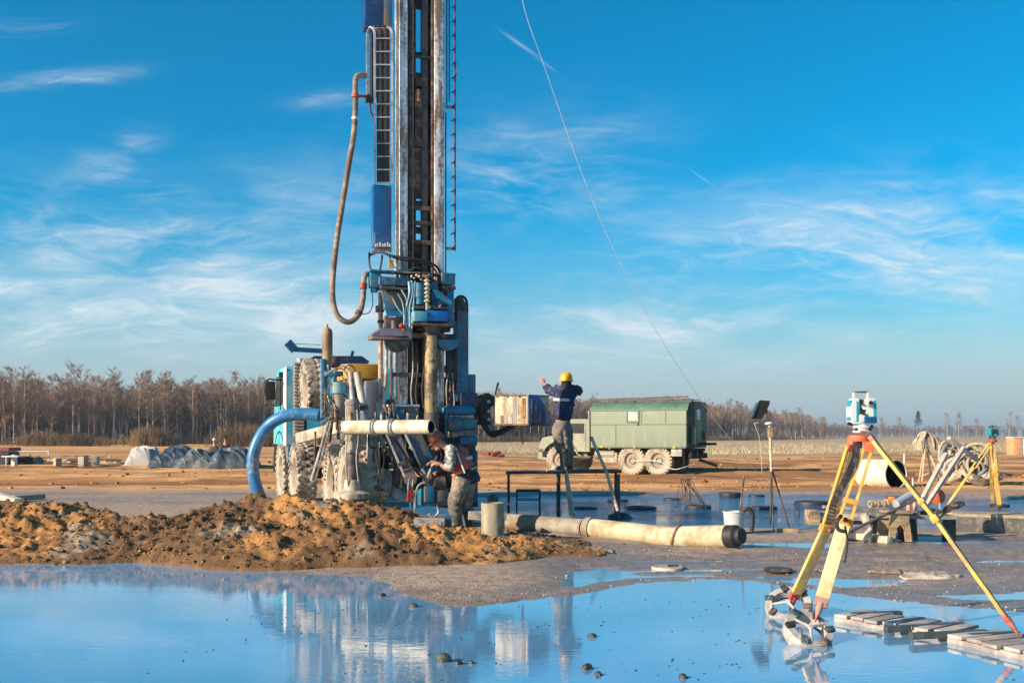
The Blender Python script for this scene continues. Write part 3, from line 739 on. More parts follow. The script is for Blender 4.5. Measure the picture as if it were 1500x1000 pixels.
# swivel hose with its fittings
pts = [(536, 111, .35), (527, 110, .3), (522, 114, .28), (520.5, 125, .26), (520.5, 160, .25), (518, 200, .2), (511, 240, .15), (503, 290, .1), (495, 340, .02), (489, 390, -.05), (487, 430, -.1), (491, 455, -.14),
       (499, 467, -.16), (510, 471.5, -.16), (520, 467, -.15), (528, 455, -.14), (532, 435, -.12), (533, 410, -.1), (536, 402, -.06), (541, 400, .0)]
hose = part('swivel_hose', MB().tube(smooth([L(*p) for p in pts], 6), .047, 12), HOSEB)
mb = MB(); mb.cyl(L(520.5, 138, .26), L(520.5, 143, .26), .068, None, 14); mb.bar(L(520, 140.5, .26), L(541, 142, .4), .03, .04); part('hose_clamp', mb, mat('red_clamp', (.33, .06, .03), .6, var=.4), hose)
mb = MB(); mb.cyl(L(520, 172, .24), L(519.6, 175.5, .24), .054, None, 14); part('hose_clamp', mb, WHITE, hose)
mb = MB(); mb.cyl(L(532.3, 415, -.11), L(532, 423, -.115), .066, None, 14); part('hose_clamp', mb, MATS['red_clamp'], hose)
mb = MB(); mb.cyl(L(524, 461, -.15), L(527, 456, -.14), .058, None, 14); part('hose_clamp', mb, RUST, hose)
mb = MB(); mb.tube([L(536, 142, .4), L(546, 145, .42)], .06, 8); rb(mb, 536, 138, 548, 150, .4, .5); mb.tube([L(541, 150, .42), L(543, 165, .42), L(548, 176, .4)], .02, 6); part('hose_bracket', mb, DARK)
# slack hoses over the top of the carriage
for (pp, r_) in (([(543, 373, .1), (556, 369, -.1), (575, 375, -.22), (605, 379, -.28), (625, 383, -.26), (640, 391, -.2), (646, 402, -.12)], .022),
                 ([(546, 369, .1), (562, 371, -.08), (585, 380, -.2), (610, 384, -.24), (632, 390, -.22), (641, 402, -.14)], .016),
                 ([(541, 370, .1), (541, 385, .0), (544, 398, -.05)], .018), ([(560, 374, .05), (558, 388, .0), (555, 400, -.03)], .018),
                 ([(570, 372, .05), (575, 388, -.2), (592, 398, -.25), (610, 392, -.25), (628, 398, -.2)], .012),
                 ([(545, 428, 0), (546, 445, -.02), (540, 458, -.08), (528, 460, -.12)], .008)):
    part('hydraulic_hose', MB().tube(smooth([L(*p) for p in pp], 6), r_, 7), RUBBER if r_ > .013 else DARK)
part('warning_plate', rb(MB(), 569, 381, 576, 393, -.02, .0, 0), mat('yellow_plate', (.75, .5, .05), .5, var=.15, dirt=(.5, .2, .05), damt=.25))
# rotary head carriage
mb = MB(); rb(mb, 543, 394, 668, 404, -.30, -.04, .01); part('carriage_beam', mb, BLUE)
mb = MB(); rb(mb, 556, 404.5, 602, 419, -.28, -.05, .01); part('carriage_plate', mb, BLUE)
mb = MB(); rb(mb, 558, 419.5, 602, 425, -.31, -.05, .006); rb(mb, 592, 397.5, 640, 402.5, -.34, -.304, .004); part('flange', mb, RUST)
mb = MB(); rb(mb, 647, 399, 667, 417, -.34, -.06, .012); bx_ = part('end_box', mb, BLUE)
mb = MB(); rb(mb, 648, 417.5, 668, 424, -.33, -.08, .01); mb.ball(L(656, 424, -.3), .05); part('rubber_pad', mb, RUST, bx_)
mb = MB(); rb(mb, 543, 398, 558, 421, -.2, -.02, .008); mb.cyl(L(548, 421, -.1), L(548, 428, -.1), .06); part('hinge_block', mb, TEALB)
mb = MB(); rpoly(mb, [(554, 404), (561, 404), (572, 455), (602, 455), (602, 463), (567, 463)], -.24, .03); part('gusset', mb, mat('bright_blue_paint', (.02, .17, .34), .4, var=.2, dirt=(.3, .25, .2), damt=.22))
mb = MB(); rb(mb, 563, 426, 601, 455, -.18, -.06, .006); part('side_plate', mb, TEALB)
mb = MB(); rpoly(mb, [(633, 424), (640, 424), (661, 440), (661, 448), (640, 436)], -.36, .06); part('gusset', mb, CYAN)
mb = MB(); rb(mb, 655, 424, 665, 480, -.28, -.1, .006); part('side_post', mb, MATS['bright_blue_paint'])
mb = MB(); rb(mb, 632, 412, 641, 452, -.3, -.14, .01); rb(mb, 632, 437, 655, 447, -.3, -.15, .01); part('valve_block', mb, BLUE)
mb = MB(); mb.cyl(L(614, 415, -.3), L(614, 436, -.3), .10, None, 18); mb.cyl(L(614, 436, -.3), L(614, 446, -.3), .085, None, 18); part('rotary_motor', mb, TEALB)
mb = MB()
for i in range(7): mb.lathe([(0, 0), (.05, 0), (.062, .012), (.062, .03), (.05, .042), (0, .042)], L(625.5, 407 + i * 6.0, -.36), n=14)
mb.cyl(L(625.5, 405, -.36), L(625.5, 454, -.36), .034); part('drive_coupling', mb, mat('greasy_cream', (.50, .42, .29), .5, var=.4, scale=9, dirt=(.16, .1, .06), damt=.5))
mb = MB(); rr = random.Random(3)
for i in range(9): mb.ball(L(603 + i * 3.6, 405 + rr.uniform(-2, 5), -.33 - rr.uniform(0, .05)), rr.uniform(.02, .04), 1)
part('pipe_fitting', mb, MATS['greasy_cream'])
LBH = mat('pale_blue_hose', (.30, .48, .55), .4, var=.3, dirt=(.3, .25, .2), damt=.3)
for pp, r_ in (([(599, 412), (600, 428), (596, 445), (593, 460), (596, 490)], .022), ([(603, 411), (604, 430), (600, 450), (600, 475), (599, 498)], .02), ([(588, 424), (595, 437), (598, 455), (602, 480)], .014),
               ([(583, 430), (590, 445), (592, 470), (588, 490)], .012), ([(608, 412), (606, 440), (604, 470), (602, 495)], .016), ([(575, 436), (582, 450), (590, 460)], .012)):
    part('supply_hose', MB().tube(smooth([L(a, b_, -.36 + .01 * i) for i, (a, b_) in enumerate(pp)], 5), r_, 7), LBH)
mb = MB(); rb(mb, 607, 455, 626.5, 471, -.44, -.1, .012); part('gearbox', mb, CYAN)
mb = MB(); rb(mb, 626.7, 454, 656, 471, -.42, -.1, .012); part('gearbox', mb, mat('gear_blue', (.008,.14,.40), .4, var=.25, dirt=(.25, .2, .16), damt=.2))
mb = MB(); rb(mb, 607, 447, 656, 453.5, -.38, -.12, .008); mb.ball(L(630, 450, -.4), .04, 1); mb.ball(L(645, 449, -.4), .04, 1); part('gear_cover', mb, GUN)
mb = MB(); rb(mb, 605, 472, 667, 478.5, -.48, -.06, .008); part('flange', mb, RUST)
mb = MB(); mb.cyl(L(632, 478, -.28), L(632, 491, -.28), .17, .13, 24); rb(mb, 612, 479, 660, 486, -.2, -.06); part('spindle_housing', mb, DARK)
mb = MB(); rpoly(mb, [(545, 490), (560, 480), (603, 482), (603, 492), (545, 492)], -.36, .3); part('lower_plate', mb, MAUVE)
mb = MB(); rb(mb, 545, 492.5, 604, 498, -.38, -.05, .004); part('lower_flange', mb, mat('dull_pink_steel', (.26, .17, .16), .6, var=.3, dirt=(.12, .08, .07), damt=.35))
mb = MB(); mb.cyl(L(578, 470, -.2), L(578, 481, -.2), .07); rb(mb, 564, 463.5, 590, 481, -.18, -.08); part('cylinder_end', mb, GUN)
def half(mb, cx_, cy_, r_, l0, th, n=14):
    return rpoly(mb, [(cx_ + r_ * math.cos(math.pi * i / n), cy_ + r_ * .95 * math.sin(math.pi * i / n)) for i in range(n + 1)], l0, th)
part('sheave_guard', half(MB(), 583, 498.5, 18, -.3, .12), DARK)
part('sheave_guard', half(MB(), 657, 497, 17, -.3, .14), TEALB)
mb = MB(); rb(mb, 604, 487, 668, 496.5, -.2, -.04); part('lower_beam', mb, RUST)
mb = MB(); mb.ball(L(588, 477, -.36), .05, 1); mb.ball(L(592, 482, -.36), .035, 1); part('valve_cap', mb, RED)
part('drill_pipe', MB().cyl(L(631, 488, -.28), L(631, 606, -.28), .104, None, 24), KHAKI)
part('tool_joint', MB().cyl(L(632, 604, -.28), L(632, 640, -.28), .125, None, 24), GUN)
# feed cylinder, right hand blue pillar with its hose loop
mb = MB(); rb(mb, 669.5, 455, 686.5, 588, -.02, .22, .012); pil_ = part('hose_pillar', mb, BLUE)
mb = MB(); rb(mb, 686.8, 548, 697, 588, .0, .2, .01); part('pillar_box', mb, BLUE, pil_)
for i, r_ in enumerate((.02, .018, .02)):
    part('hose_loop', MB().tube(smooth([L(668, 470, .02 + .06 * i), L(667, 445, .02 + .06 * i), L(670, 436, .02 + .06 * i), L(677, 434, .02 + .06 * i), L(683, 440, .02 + .06 * i), L(684.5, 456, .02 + .06 * i)], 6), r_ * 1.2, 7), RUBBER)
mb = MB(); rpoly(mb, [(669, 436), (678, 436), (684, 448), (684, 455), (670, 455)], .0, .16); part('loop_plate', mb, DARK)
part('feed_pipe', MB().tube([L(557.5, 428, .05), L(557.5, 470, .05), L(557.5, 625, .05)], .042, 12), mat('pale_brown_pipe', (.45, .31, .21), .6, var=.3, dirt=(.2, .14, .1), damt=.35))
mb = MB(); rb(mb, 552, 447, 563, 457, -.02, .1); part('pipe_clamp', mb, GUN)
mb = MB(); mb.cyl(L(557.5, 469, .05), L(557.5, 473, .05), .055); part('pipe_clamp', mb, RUST)
part('feed_pipe', MB().tube([L(566, 462, .0), L(566, 540, .0), L(563, 585, -.05), L(558, 620, -.1)], .03, 10), GREYW)
part('feed_rod', MB().cyl(L(573, 500, -.05), L(573, 600, -.05), .025, None, 8), RUST)
mb = MB(); rb(mb, 655, 500, 667, 560, .05, .16); part('brace_post', mb, DARK)
for a, b_, c, d, e in ((652, 500, 669, 506, .02), (652, 535, 669, 545, .02), (652, 552, 690, 595, .1)): part('brace', rb(MB(), a, b_, c, d, e, e + .18), DARK)
for a in (604, 611, 620):
    part('control_line', MB().tube(smooth([L(a, 500, -.06), L(a + 1, 540, -.08), L(a - 2, 575, -.05), L(a + 2, 604, -.06)], 5), .012, 6), GREYW if a == 604 else DARK)
mb = MB(); rb(mb, 600, 500, 612, 610, .02, .1); part('inner_cover', mb, DARK)
mb = MB(); rb(mb, 575, 545, 634, 553, -.03, -.005); part('cross_brace', mb, GUN)
# mast foot, clamps and motors
mb = MB(); rb(mb, 570, 594, 614, 628, -.2, .1, .012); part('foot_box', mb, mat('foot_grey', (.17, .20, .27), .5, var=.35, dirt=(.2, .15, .12), damt=.4))
mb = MB(); rb(mb, 569, 592, 615, 595.5, -.24, .1, .004); part('foot_edge', mb, WHITE)
mb = MB(); rpoly(mb, [(576, 602), (592, 599), (592, 622), (572, 622)], -.3, .1); part('blue_clamp', mb, BLUE)
mb = MB(); rb(mb, 614.5, 600, 655, 690, .0, .6); rb(mb, 655, 640, 697, 705, .1, .8); part('mast_base', mb, DARK)
mb = MB(); mb.cyl(L(654, 601, -.12), L(694, 601, -.12), .085, None, 20); part('winch_motor', mb, mat('motor_blue', (.015, .17, .33), .4, var=.25, dirt=(.15, .11, .09), damt=.25))
mb = MB(); mb.cyl(L(654, 621, -.14), L(674, 621, -.14), .13, None, 20); mb.cyl(L(675, 621, -.12), L(695, 621, -.12), .11, None, 20); rb(mb, 652, 596, 656, 634, -.2, .0); part('winch_motor', mb, TEALB)
mb = MB(); mb.cyl(L(664, 619, -.29), L(664, 619, -.27), .035, None, 12); part('motor_badge', mb, RED)
mb = MB(); mb.cyl(L(672, 645, -.08), L(697, 645, -.08), .09, None, 16); part('winch_drum', mb, BLUE)
mb = MB(); rb(mb, 672, 660, 700, 735, .1, .4, .012); part('blue_post', mb, BLUE); mb = MB(); rb(mb, 676, 575, 700, 596, -.1, .2); part('blue_block', mb, mat('night_blue_paint', (.005,.04,.11), .45, var=.3, dirt=(.12, .09, .08), damt=.3))
mb = MB(); rb(mb, 648, 700, 700, 742, .25, .7); part('skid', mb, RUST)
# inclined arms
def arm(pts, m_, w0, th, ly):
    mb = MB(); (x0, y0), (x1, y1) = pts
    d = Vector((x1 - x0, y1 - y0)).normalized(); n_ = Vector((-d.y, d.x))
    rpoly(mb, [(x0 + n_.x * w0 / 2, y0 + n_.y * w0 / 2), (x1 + n_.x * w0 / 2.6, y1 + n_.y * w0 / 2.6), (x1 - n_.x * w0 / 2.6, y1 - n_.y * w0 / 2.6), (x0 - n_.x * w0 / 2, y0 - n_.y * w0 / 2)], ly, th)
    return part('inclined_arm', mb, m_)
a1 = arm(((572, 626), (601, 696)), MAUVE, 20, .2, -.55)
mb = MB(); mb.bar(L(564, 632, -.56), L(594, 700, -.56), .03, .03); part('arm_edge', mb, WHITE, a1)
a2 = arm(((604, 630), (634, 692)), BLUE, 21, .2, -.62)
mb = MB(); mb.bar(L(594, 636, -.63), L(623, 697, -.63), .03, .03); part('arm_edge', mb, WHITE, a2)
mb = MB(); mb.bar(L(583, 681, -.64), L(603, 673, -.64), .05, .06); part('arm_collar', mb, GUN, a1)
mb = MB(); mb.bar(L(616, 684, -.72), L(638, 674, -.72), .05, .06); part('arm_collar', mb, GUN, a2)
for c_, a_, l_ in ((a1, 601, -.6), (a2, 628, -.68)):
    mb = MB(); mb.cyl(L(a_, 701, l_), L(a_, 701, l_ + .3), .11, None, 18); part('pivot', mb, GUN, c_)
mb = MB(); mb.cyl(L(634, 707, -.7), L(650, 707, -.7), .12, None, 18); part('pivot_drum', mb, DARK)
mb = MB(); rb(mb, 618, 716, 658, 740, -.75, -.35, .02); cl_ = part('casing_clamp', mb, TEALB)
mb = MB(); rb(mb, 622, 712, 636, 735, -.8, -.75, .01); rb(mb, 640, 718, 652, 735, -.79, -.75, .01); part('clamp_jaw', mb, BLUE, cl_)
for pp, m_ in (([(605, 702), (604, 716), (607, 735), (606, 762)], GREYW), ([(600, 700), (598, 716), (601, 735), (604, 755)], BLUEP), ([(622, 706), (612, 712), (608, 728), (608, 745)], GREYW), ([(640, 740), (642, 750), (634, 758), (628, 752)], GREYW), ([(590, 690), (606, 686), (618, 692), (622, 704)], DARK),
               ([(576, 640), (590, 660), (604, 684), (622, 702)], RUBBER), ([(640, 668), (632, 684), (626, 700)], GREYW)):
    part('hydraulic_hose', MB().tube(smooth([L(a, b_, -.76) for a, b_ in pp], 5), .018, 7), m_)
mb = MB(); rpoly(mb, [(598, 718), (603, 712), (606, 722), (601, 736), (597, 734)], -.78, .05); part('red_tag', mb, RED)
# muddy pale slide frame under the mast
mb = MB(); rpoly(mb, [(534, 600), (541, 640), (538, 690), (548, 708), (560, 716), (572, 722), (578, 730), (596, 733), (601, 726), (592, 722), (578, 712), (573, 690), (566, 688), (564, 704), (552, 698), (545, 686), (547, 640), (540, 598)], -.42, .16); part('slide_frame', mb, GREYW)
mb = MB(); rb(mb, 549, 686, 566, 712, -.36, .3, .02); part('slide_shoe', mb, CREAM)
mb = MB(); rb(mb, 575, 690, 598, 722, -.3, .2, .02); rr = random.Random(8)
for i in range(14): mb.ball(L(580 + rr.uniform(0, 20), 702 + rr.uniform(-6, 14), -.36), rr.uniform(.02, .05), 1)
part('valve_bank', mb, GREYW)
mb = MB(); rb(mb, 557, 665, 582, 686, -.1, .2, .01); part('black_box', mb, BLACK)
mb = MB(); rb(mb, 535, 625, 560, 695, .1, .5, .01); part('tank', mb, mat('tank_grey', (.15, .16, .17), .6, var=.4, dirt=(.25, .2, .16), damt=.4))
for pp in ([(540, 712), (546, 726), (556, 734), (560, 724)], [(552, 716), (548, 730), (545, 742)], [(536, 700), (540, 716), (545, 722)]):
    part('mud_rope', MB().tube(smooth([L(a, b_, -.45) for a, b_ in pp], 4), .014, 6), CREAM)
# rear jacking leg
mb = MB(); mb.cyl(L(516, 585, -.5), L(516, 662, -.5), .112, None, 22); jk = part('jack_sleeve', mb, PVCG)
for a in (588, 640, 658):
    part('jack_ring', MB().cyl(L(516, a, -.5), L(516, a + 5, -.5), .125, None, 22), MAUVE if a < 600 else PVCG, jk)
mb = MB(); mb.cyl(L(516, 662, -.5), L(516, 712, -.5), .092, None, 22); part('jack_rod', mb, GUN)
mb = MB(); mb.lathe([(0, .22), (.12, .22), (.14, .05), (.3, .0), (.3, -.08), (0, -.08)], L(516, 722, -.5), n=20); part('jack_foot', mb, CREAM)
for a, m_ in ((507, GREYW), (526, DARK), (523, GREYW)):
    part('jack_line', MB().tube(smooth([L(a, 600, -.62), L(a + 2, 640, -.63), L(a - 1, 672, -.63), L(a + 3, 712, -.6)], 5), .011, 6), m_)
# accumulator, blue post and valve gear
mb = MB(); mb.lathe([(0, -.62), (.04, -.615), (.075, -.58), (.088, -.52), (.088, -.08), (.075, -.03), (.04, 0.), (.02, .0), (.012, .06), (0, .06)], L(479.5, 480, .3), n=20); part('accumulator', mb, BROWNC)
mb = MB(); mb.cyl(L(476, 527, .3), L(476, 545, .3), .03); mb.cyl(L(483, 527, .3), L(483, 542, .3), .022); part('accumulator_neck', mb, GREYW)
mb = MB(); rb(mb, 470.5, 525, 475.5, 612, .2, .28, .006); rb(mb, 476, 543, 480, 610, .25, .31, .006); part('blue_upright', mb, mat('upright_blue', (.03, .22, .42), .42, var=.2, dirt=(.3, .25, .2), damt=.2))
mb = MB(); rb(mb, 477, 543, 503, 551, .1, .26, .01); mb.cyl(L(489, 551, .15), L(489, 562, .15), .05); part('blue_bracket', mb, TEALB)
mb = MB(); mb.cyl(L(496, 560, .0), L(496, 576, .0), .13, None, 22); flt = part('filter_head', mb, CYAN)
mb = MB(); mb.cyl(L(496, 576.5, .0), L(497, 612, .0), .10, .08, 22); part('filter_bowl', mb, PVCG, flt)
mb = MB(); rr = random.Random(6)
for i in range(12):
    c_ = L(474 + (i % 3) * 5, 578 + i * 2.8, .06); mb.lathe([(.028, -.012), (.042, 0), (.028, .012)], c_, (rr.uniform(-1, 1), rr.uniform(-1, 1), rr.uniform(-.3, .3)), 10, True)
CHN = mat('rusty_chain', (.32, .16, .06), .7, metal=.3, var=.5, dirt=(.12, .06, .03), damt=.4)
part('lifting_chain', mb, CHN)
mb = MB()
for i in range(16):
    c_ = L(482 - i * .4, 612 + i * 6.0, -.15); mb.lathe([(.018, -.008), (.028, 0), (.018, .008)], c_, (1, .3 * (i % 2), .2), 8, True)
part('lifting_chain', mb, CHN)
for pp, r_, m_ in (([(478, 548), (492, 540), (504, 542), (512, 560), (514, 585)], .016, CREAM), ([(488, 546), (502, 536), (512, 545), (516, 570)], .014, CREAM), ([(500, 550), (506, 560), (512, 575), (520, 585)], .014, GREYW),
                   ([(485, 560), (480, 575), (490, 590), (500, 605)], .013, DARK), ([(509, 545), (520, 548), (526, 565), (530, 590)], .02, GREYW), ([(503, 542), (511, 534), (519, 540), (523, 556)], .013, DARK),
                   ([(484, 600), (500, 596), (512, 604), (530, 606)], .014, GREYW), ([(470, 620), (490, 612), (505, 616)], .02, RUST)):
    part('hydraulic_hose', MB().tube(smooth([L(a, b_, -.05) for a, b_ in pp], 5), r_, 7), m_)
mb = MB(); mb.cyl(L(523, 545, -.3), L(532, 594, -.35), .062, None, 16); rm = part('ram_cylinder', mb, CREAM)
mb = MB(); mb.cyl(L(532, 594, -.35), L(533.5, 600, -.35), .075, None, 16); part('ram_collar', mb, GUN, rm)
mb = MB(); mb.cyl(L(533, 598, -.35), L(538, 628, -.38), .03, None, 12); part('ram_rod', mb, CHROME, rm)
mb = MB(); mb.cyl(L(513.5, 544, -.1), L(516, 585, -.2), .04, None, 14); part('ram_cylinder', mb, GREYW)
mb = MB(); rpoly(mb, [(517, 575), (521, 560), (526, 590), (520, 590)], .0, .1); part('blue_lug', mb, BLUE)
# muddy pale beam and strut beside the wheels
mb = MB(); mb.bar(L(436, 642, 1.2), L(507, 623, -.1), .10, .19, bev=.02); part('side_beam', mb, CREAM)
mb = MB(); mb.cyl(L(481, 618, -.2), L(456, 704, .1), .022, None, 8); mb.cyl(L(484, 622, -.2), L(461, 704, .1), .022, None, 8); part('strut', mb, GREYW)
mb = MB(); mb.tube([L(462, 632, .0), L(461, 660, .1), L(462, 704, .2)], .018, 6); part('brace_rod', mb, RUST)
# tank, orange box, roof rack
mb = MB(); rb(mb, 510, 532, 555, 555, 1.0, 2.0, .02); part('orange_tank', mb, AMBER)
mb = MB(); rb(mb, 536, 557, 556, 615, .9, 1.9, .02); part('grey_cabinet', mb, mat('cabinet_grey', (.14, .16, .21), .5, var=.2, dirt=(.2, .16, .14), damt=.3))
mb = MB(); mb.bar(L(447, 541, 3.2), L(460, 526, 3.2), .10, .12); mb.bar(L(459, 527, 3.2), L(530, 527, 3.2), .10, .15); mb.bar(L(528, 526, 3.2), L(538, 533, 3.2), .10, .12); mb.bar(L(514, 526, 3.2), L(517, 514, 3.2), .05); part('rack_frame', mb, mat('rack_blue', (.01, .05, .12), .5, var=.3, dirt=(.1, .09, .08), damt=.2))
mb = MB(); mb.bar(L(472, 514, 3.6), L(430, 511.5, 3.6), .09, .09); mb.bar(L(432, 513, 3.6), L(421, 501, 3.6), .10, .16); mb.cyl(L(470, 505, 3.6), L(426, 503, 3.6), .006, None, 5); part('boom_rest', mb, mat('rest_blue', (.012, .10, .22), .45, var=.25, dirt=(.1, .09, .08), damt=.15))
mb = MB(); mb.ball(L(490, 530, 2.), .13, 2, (1, 1, .9)); part('horn', mb, PURP)
# wheels
def make_wheel(name, m_, r_=.68, w_=.40, lug=True):
    mb = MB(); h = w_ / 2
    mb.lathe([(r_ * .56, -h * .82), (r_ * .70, -h), (r_ * .90, -h * .98), (r_ * .975, -h * .75), (r_ * .985, 0), (r_ * .975, h * .75), (r_ * .90, h * .98), (r_ * .70, h), (r_ * .56, h * .82)], (0, 0, 0), (1, 0, 0), 40)
    if lug:
        for i in range(26):
            a_ = 6.2832 * i / 26
            for sgn in (-1, 1):
                c_ = a_ + (.12 if sgn > 0 else 0); q = Matrix.Rotation(c_, 3, 'X') @ Matrix.Rotation(sgn * .45, 3, 'Z')
                mb.box(Matrix.Rotation(c_, 3, 'X') @ Vector((sgn * h * .55, 0, r_ * .975)), (h * .95, .075, .07), q, .01)
                mb.box(Matrix.Rotation(c_, 3, 'X') @ Vector((sgn * h * .99, 0, r_ * .90)), (.03, .07, r_ * .14), Matrix.Rotation(c_, 3, 'X'))
    o = mb.build(name, m_, rig, 30, True)
    mb = MB(); mb.lathe([(0, -h * .35), (r_ * .18, -h * .35), (r_ * .2, -h * .6), (r_ * .24, -h * .6), (r_ * .28, -h * .25), (r_ * .46, -h * .35), (r_ * .55, -h * .86), (r_ * .585, -h * .86), (r_ * .57, -h * .5), (r_ * .57, h * .5), (r_ * .5, h * .8), (0, h * .5)], (0, 0, 0), (1, 0, 0), 32)
    for i in range(10):
        a_ = .628 * i; mb.cyl((-h * .34, math.cos(a_) * r_ * .37, math.sin(a_) * r_ * .37), (-h * .2, math.cos(a_) * r_ * .37, math.sin(a_) * r_ * .37), .022, None, 6)
    o2 = mb.build('rim', RIM, o, 30, True)
    return o
w0 = make_wheel('wheel', TYREL); w1 = None
axle = [LX(a, 690, -1.22).y for a in (411, 431, 484, 506)]
for i, ly in enumerate(axle):
    for s_ in (-1, 1):
        if i >= 2 and s_ > 0: continue
        if i == 0 and s_ == -1: w_ = w0
        elif i == 1 and s_ == -1: w_ = make_wheel('wheel', TYRE); w1 = w_
        else: w_ = copy_tree(w1 if i < 2 and w1 else w0, rig)
        w_.location = ((-1.04 if s_ < 0 else .55), ly, .70); w_.rotation_euler = (i * .7, 0, math.pi if s_ > 0 else 0)
sp = make_wheel('spare_wheel', TYRE, .56, .36); c_ = L(459, 570, 2.6); sp.location = (c_.x, c_.y, c_.z)
for i, ly in enumerate(axle):
    part('axle', MB().cyl((-1., ly, .7), (.5, ly, .7), .09, None, 12), DARK)
# chassis rails, cab
y0_, y1_ = -.2, axle[0] + 1.6
for s_ in (-1, 1): part('chassis_rail', MB().box((s_ * .45, (y0_ + y1_) / 2, 1.15), (.12, y1_ - y0_, .3), None, .02), DARK)
part('deck', MB().box((0.1, 3.0, 1.42), (2.2, 4.6, .12), None, .02), DARK)
part('engine_housing', MB().box((.25, 3.6, 1.85), (1.7, 2.4, .8), None, .05), mat('housing_dark', (.05, .07, .09), .6, var=.4, dirt=(.2, .16, .13), damt=.4))
cy0 = LX(421, 600, -1.25).y; cz0, cz1 = 1.35, 3.12
cab = part('cab', MB().prism([(-1.25, cy0, cz0), (-1.25, cy0, cz1 - .12), (-1.25, cy0 + .15, cz1), (-1.25, cy0 + 1.7, cz1), (-1.25, cy0 + 2.1, 2.3), (-1.25, cy0 + 2.2, cz0)], (2.5, 0, 0)), mat('cab_teal', (.05, .42, .52), .35, var=.15, scale=1.5, dirt=(.5, .46, .42), damt=.25))
part('side_window', MB().prism([(-1.257, cy0 + .5, 2.3), (-1.257, cy0 + .5, 2.95), (-1.257, cy0 + 1.6, 2.95), (-1.257, cy0 + 1.9, 2.3)], (-.012, 0, 0)), mat('cab_glass', (.02, .03, .035), .1, var=.1), cab)
part('side_skirt', MB().box((-1.27, cy0 + .2, 2.2), (.03, .4, 1.75), None, .01), WHITE, cab)
part('mudguard', MB().tube([(-1.1, axle[0] + .95 * math.cos(a_), .7 + .95 * math.sin(a_)) for a_ in [math.pi * i / 10 for i in range(11)]], .16, 8), BLACK, cab)
part('lower_corner', MB().prism([(-1.24, cy0 - .05, .95), (-1.24, cy0 - .05, 1.34), (-1.24, cy0 + .5, 1.34), (-1.24, cy0 + .15, .95)], (.6, 0, 0)), TEALB, cab)
mp = LX(396, 572, -1.55)
part('mirror', MB().box(mp, (.22, .08, .42), None, .04), BLACK, cab)
mb = MB(); mb.tube(smooth([LX(412, 556, -1.27), LX(402, 556, -1.5), mp + Vector((-.05, 0, .25)), mp + Vector((-.12, 0, .0)), mp + Vector((-.05, 0, -.25)), LX(404, 594, -1.5), LX(412, 592, -1.27)], 4), .02, 6); mb.box(LX(413, 549, -1.3), (.12, .2, .12)); part('mirror_arm', mb, BLACK, cab)
mb = MB(); mb.cyl(LX(411, 552, -1.3), LX(411, 600, -1.3), .012, None, 6); part('antenna', mb, BLACK, cab)
# louvred intake behind the cab
lv0 = L(432, 530, 3.6); lv1 = L(444, 640, 3.6)
mb = MB(); mb.box(((lv0.x + lv1.x) / 2, 3.75, (lv0.z + lv1.z) / 2), (lv1.x - lv0.x, .26, lv0.z - lv1.z), None, .01); itk = part('air_intake', mb, mat('intake_grey', (.15, .13, .11), .6, var=.3))
mb = MB(); n = 22
for i in range(n):
    z_ = lv1.z + (lv0.z - lv1.z) * (i + .5) / n; mb.box(((lv0.x + lv1.x) / 2, 3.60, z_), (lv1.x - lv0.x + .03, .07, .04), Matrix.Rotation(.5, 3, 'X'))
part('louvre', mb, mat('louvre_tan', (.40, .35, .29), .6, var=.3), itk)
mb = MB(); mb.cyl(L(440, 525, 3.75), L(440, 531, 3.75), .07); part('intake_cap', mb, GREYW, itk)
part('intake_edge', MB().box((lv1.x + .04, 3.72, (lv0.z + lv1.z) / 2), (.06, .3, (lv0.z - lv1.z) * 1.0), None, .01), BLACK, itk)
# boom carrying the control desk
mb = MB(); mb.tube(smooth([L(690, 590, .05), L(704, 586, .1), L(716, 584, .1), L(722, 592, .05)], 4), .09, 8); rb(mb, 700, 582, 719, 622, .02, .25, .02); rpoly(mb, [(700, 585), (716, 575), (721, 580), (718, 600), (704, 600)], .0, .2); bo = part('desk_boom', mb, DARK)
for i in range(5):
    part('cable_bundle', MB().tube(smooth([L(703 + i, 600, -.02 + .05 * i), L(708 + i, 622, -.02 + .05 * i), L(716 + i, 633 + i, -.02 + .05 * i), L(732, 631 + i, .0 + .05 * i), L(752, 622 + i * .6, .05 + .05 * i)], 6), .032, 8), RUBBER, bo)
for a in (588, 602, 614): part('boom_fitting', MB().ball(L(716, a, .0), .035, 1), WHITE, bo)
mb = MB(); mb.cyl(L(725, 580, .1), L(727, 572, .1), .012, None, 6); mb.tube([L(726, 574, .1), L(729, 564, .1), L(730, 560, .1)], [.01, .02, .016], 6); part('lever', mb, DARK, bo)
def plan(mb, x0, y0a, y1a, x1, y0b, y1b, l0, l1, dep):
    """an upright panel from column x0 at local depth l0 to column x1 at depth l1, dep thick"""
    a, b_ = L(x0, y0a, l0), L(x1, y0b, l1); a2, b2 = L(x0, y1a, l0), L(x1, y1b, l1); n_ = Vector((-(b_.y - a.y), b_.x - a.x, 0)).normalized() * dep
    mb.prism([a, b_, b2, a2], n_); return mb
def lyd(x): return -.20 - .72 * (x - 724) / 52
def panel(x0, y0, x1, y1, off, dep): return plan(MB(), x0, y0, y1, x1, y0, y1, lyd(x0) + off, lyd(x1) + off, dep)
dk = part('control_desk', panel(724, 579, 773, 621, 0, .55), mat('desk_cream', (.50, .43, .31), .6, var=.2, scale=3, dirt=(.24, .16, .09), damt=.5, dscale=2.2, streak=True))
part('desk_end', panel(770.5, 577, 774.5, 622, -.03, .03), CREAM, dk)
for a in (727, 742, 760):
    part('desk_hinge', panel(a, 580, a + 2.5, 582, -.02, .03), DARK, dk)
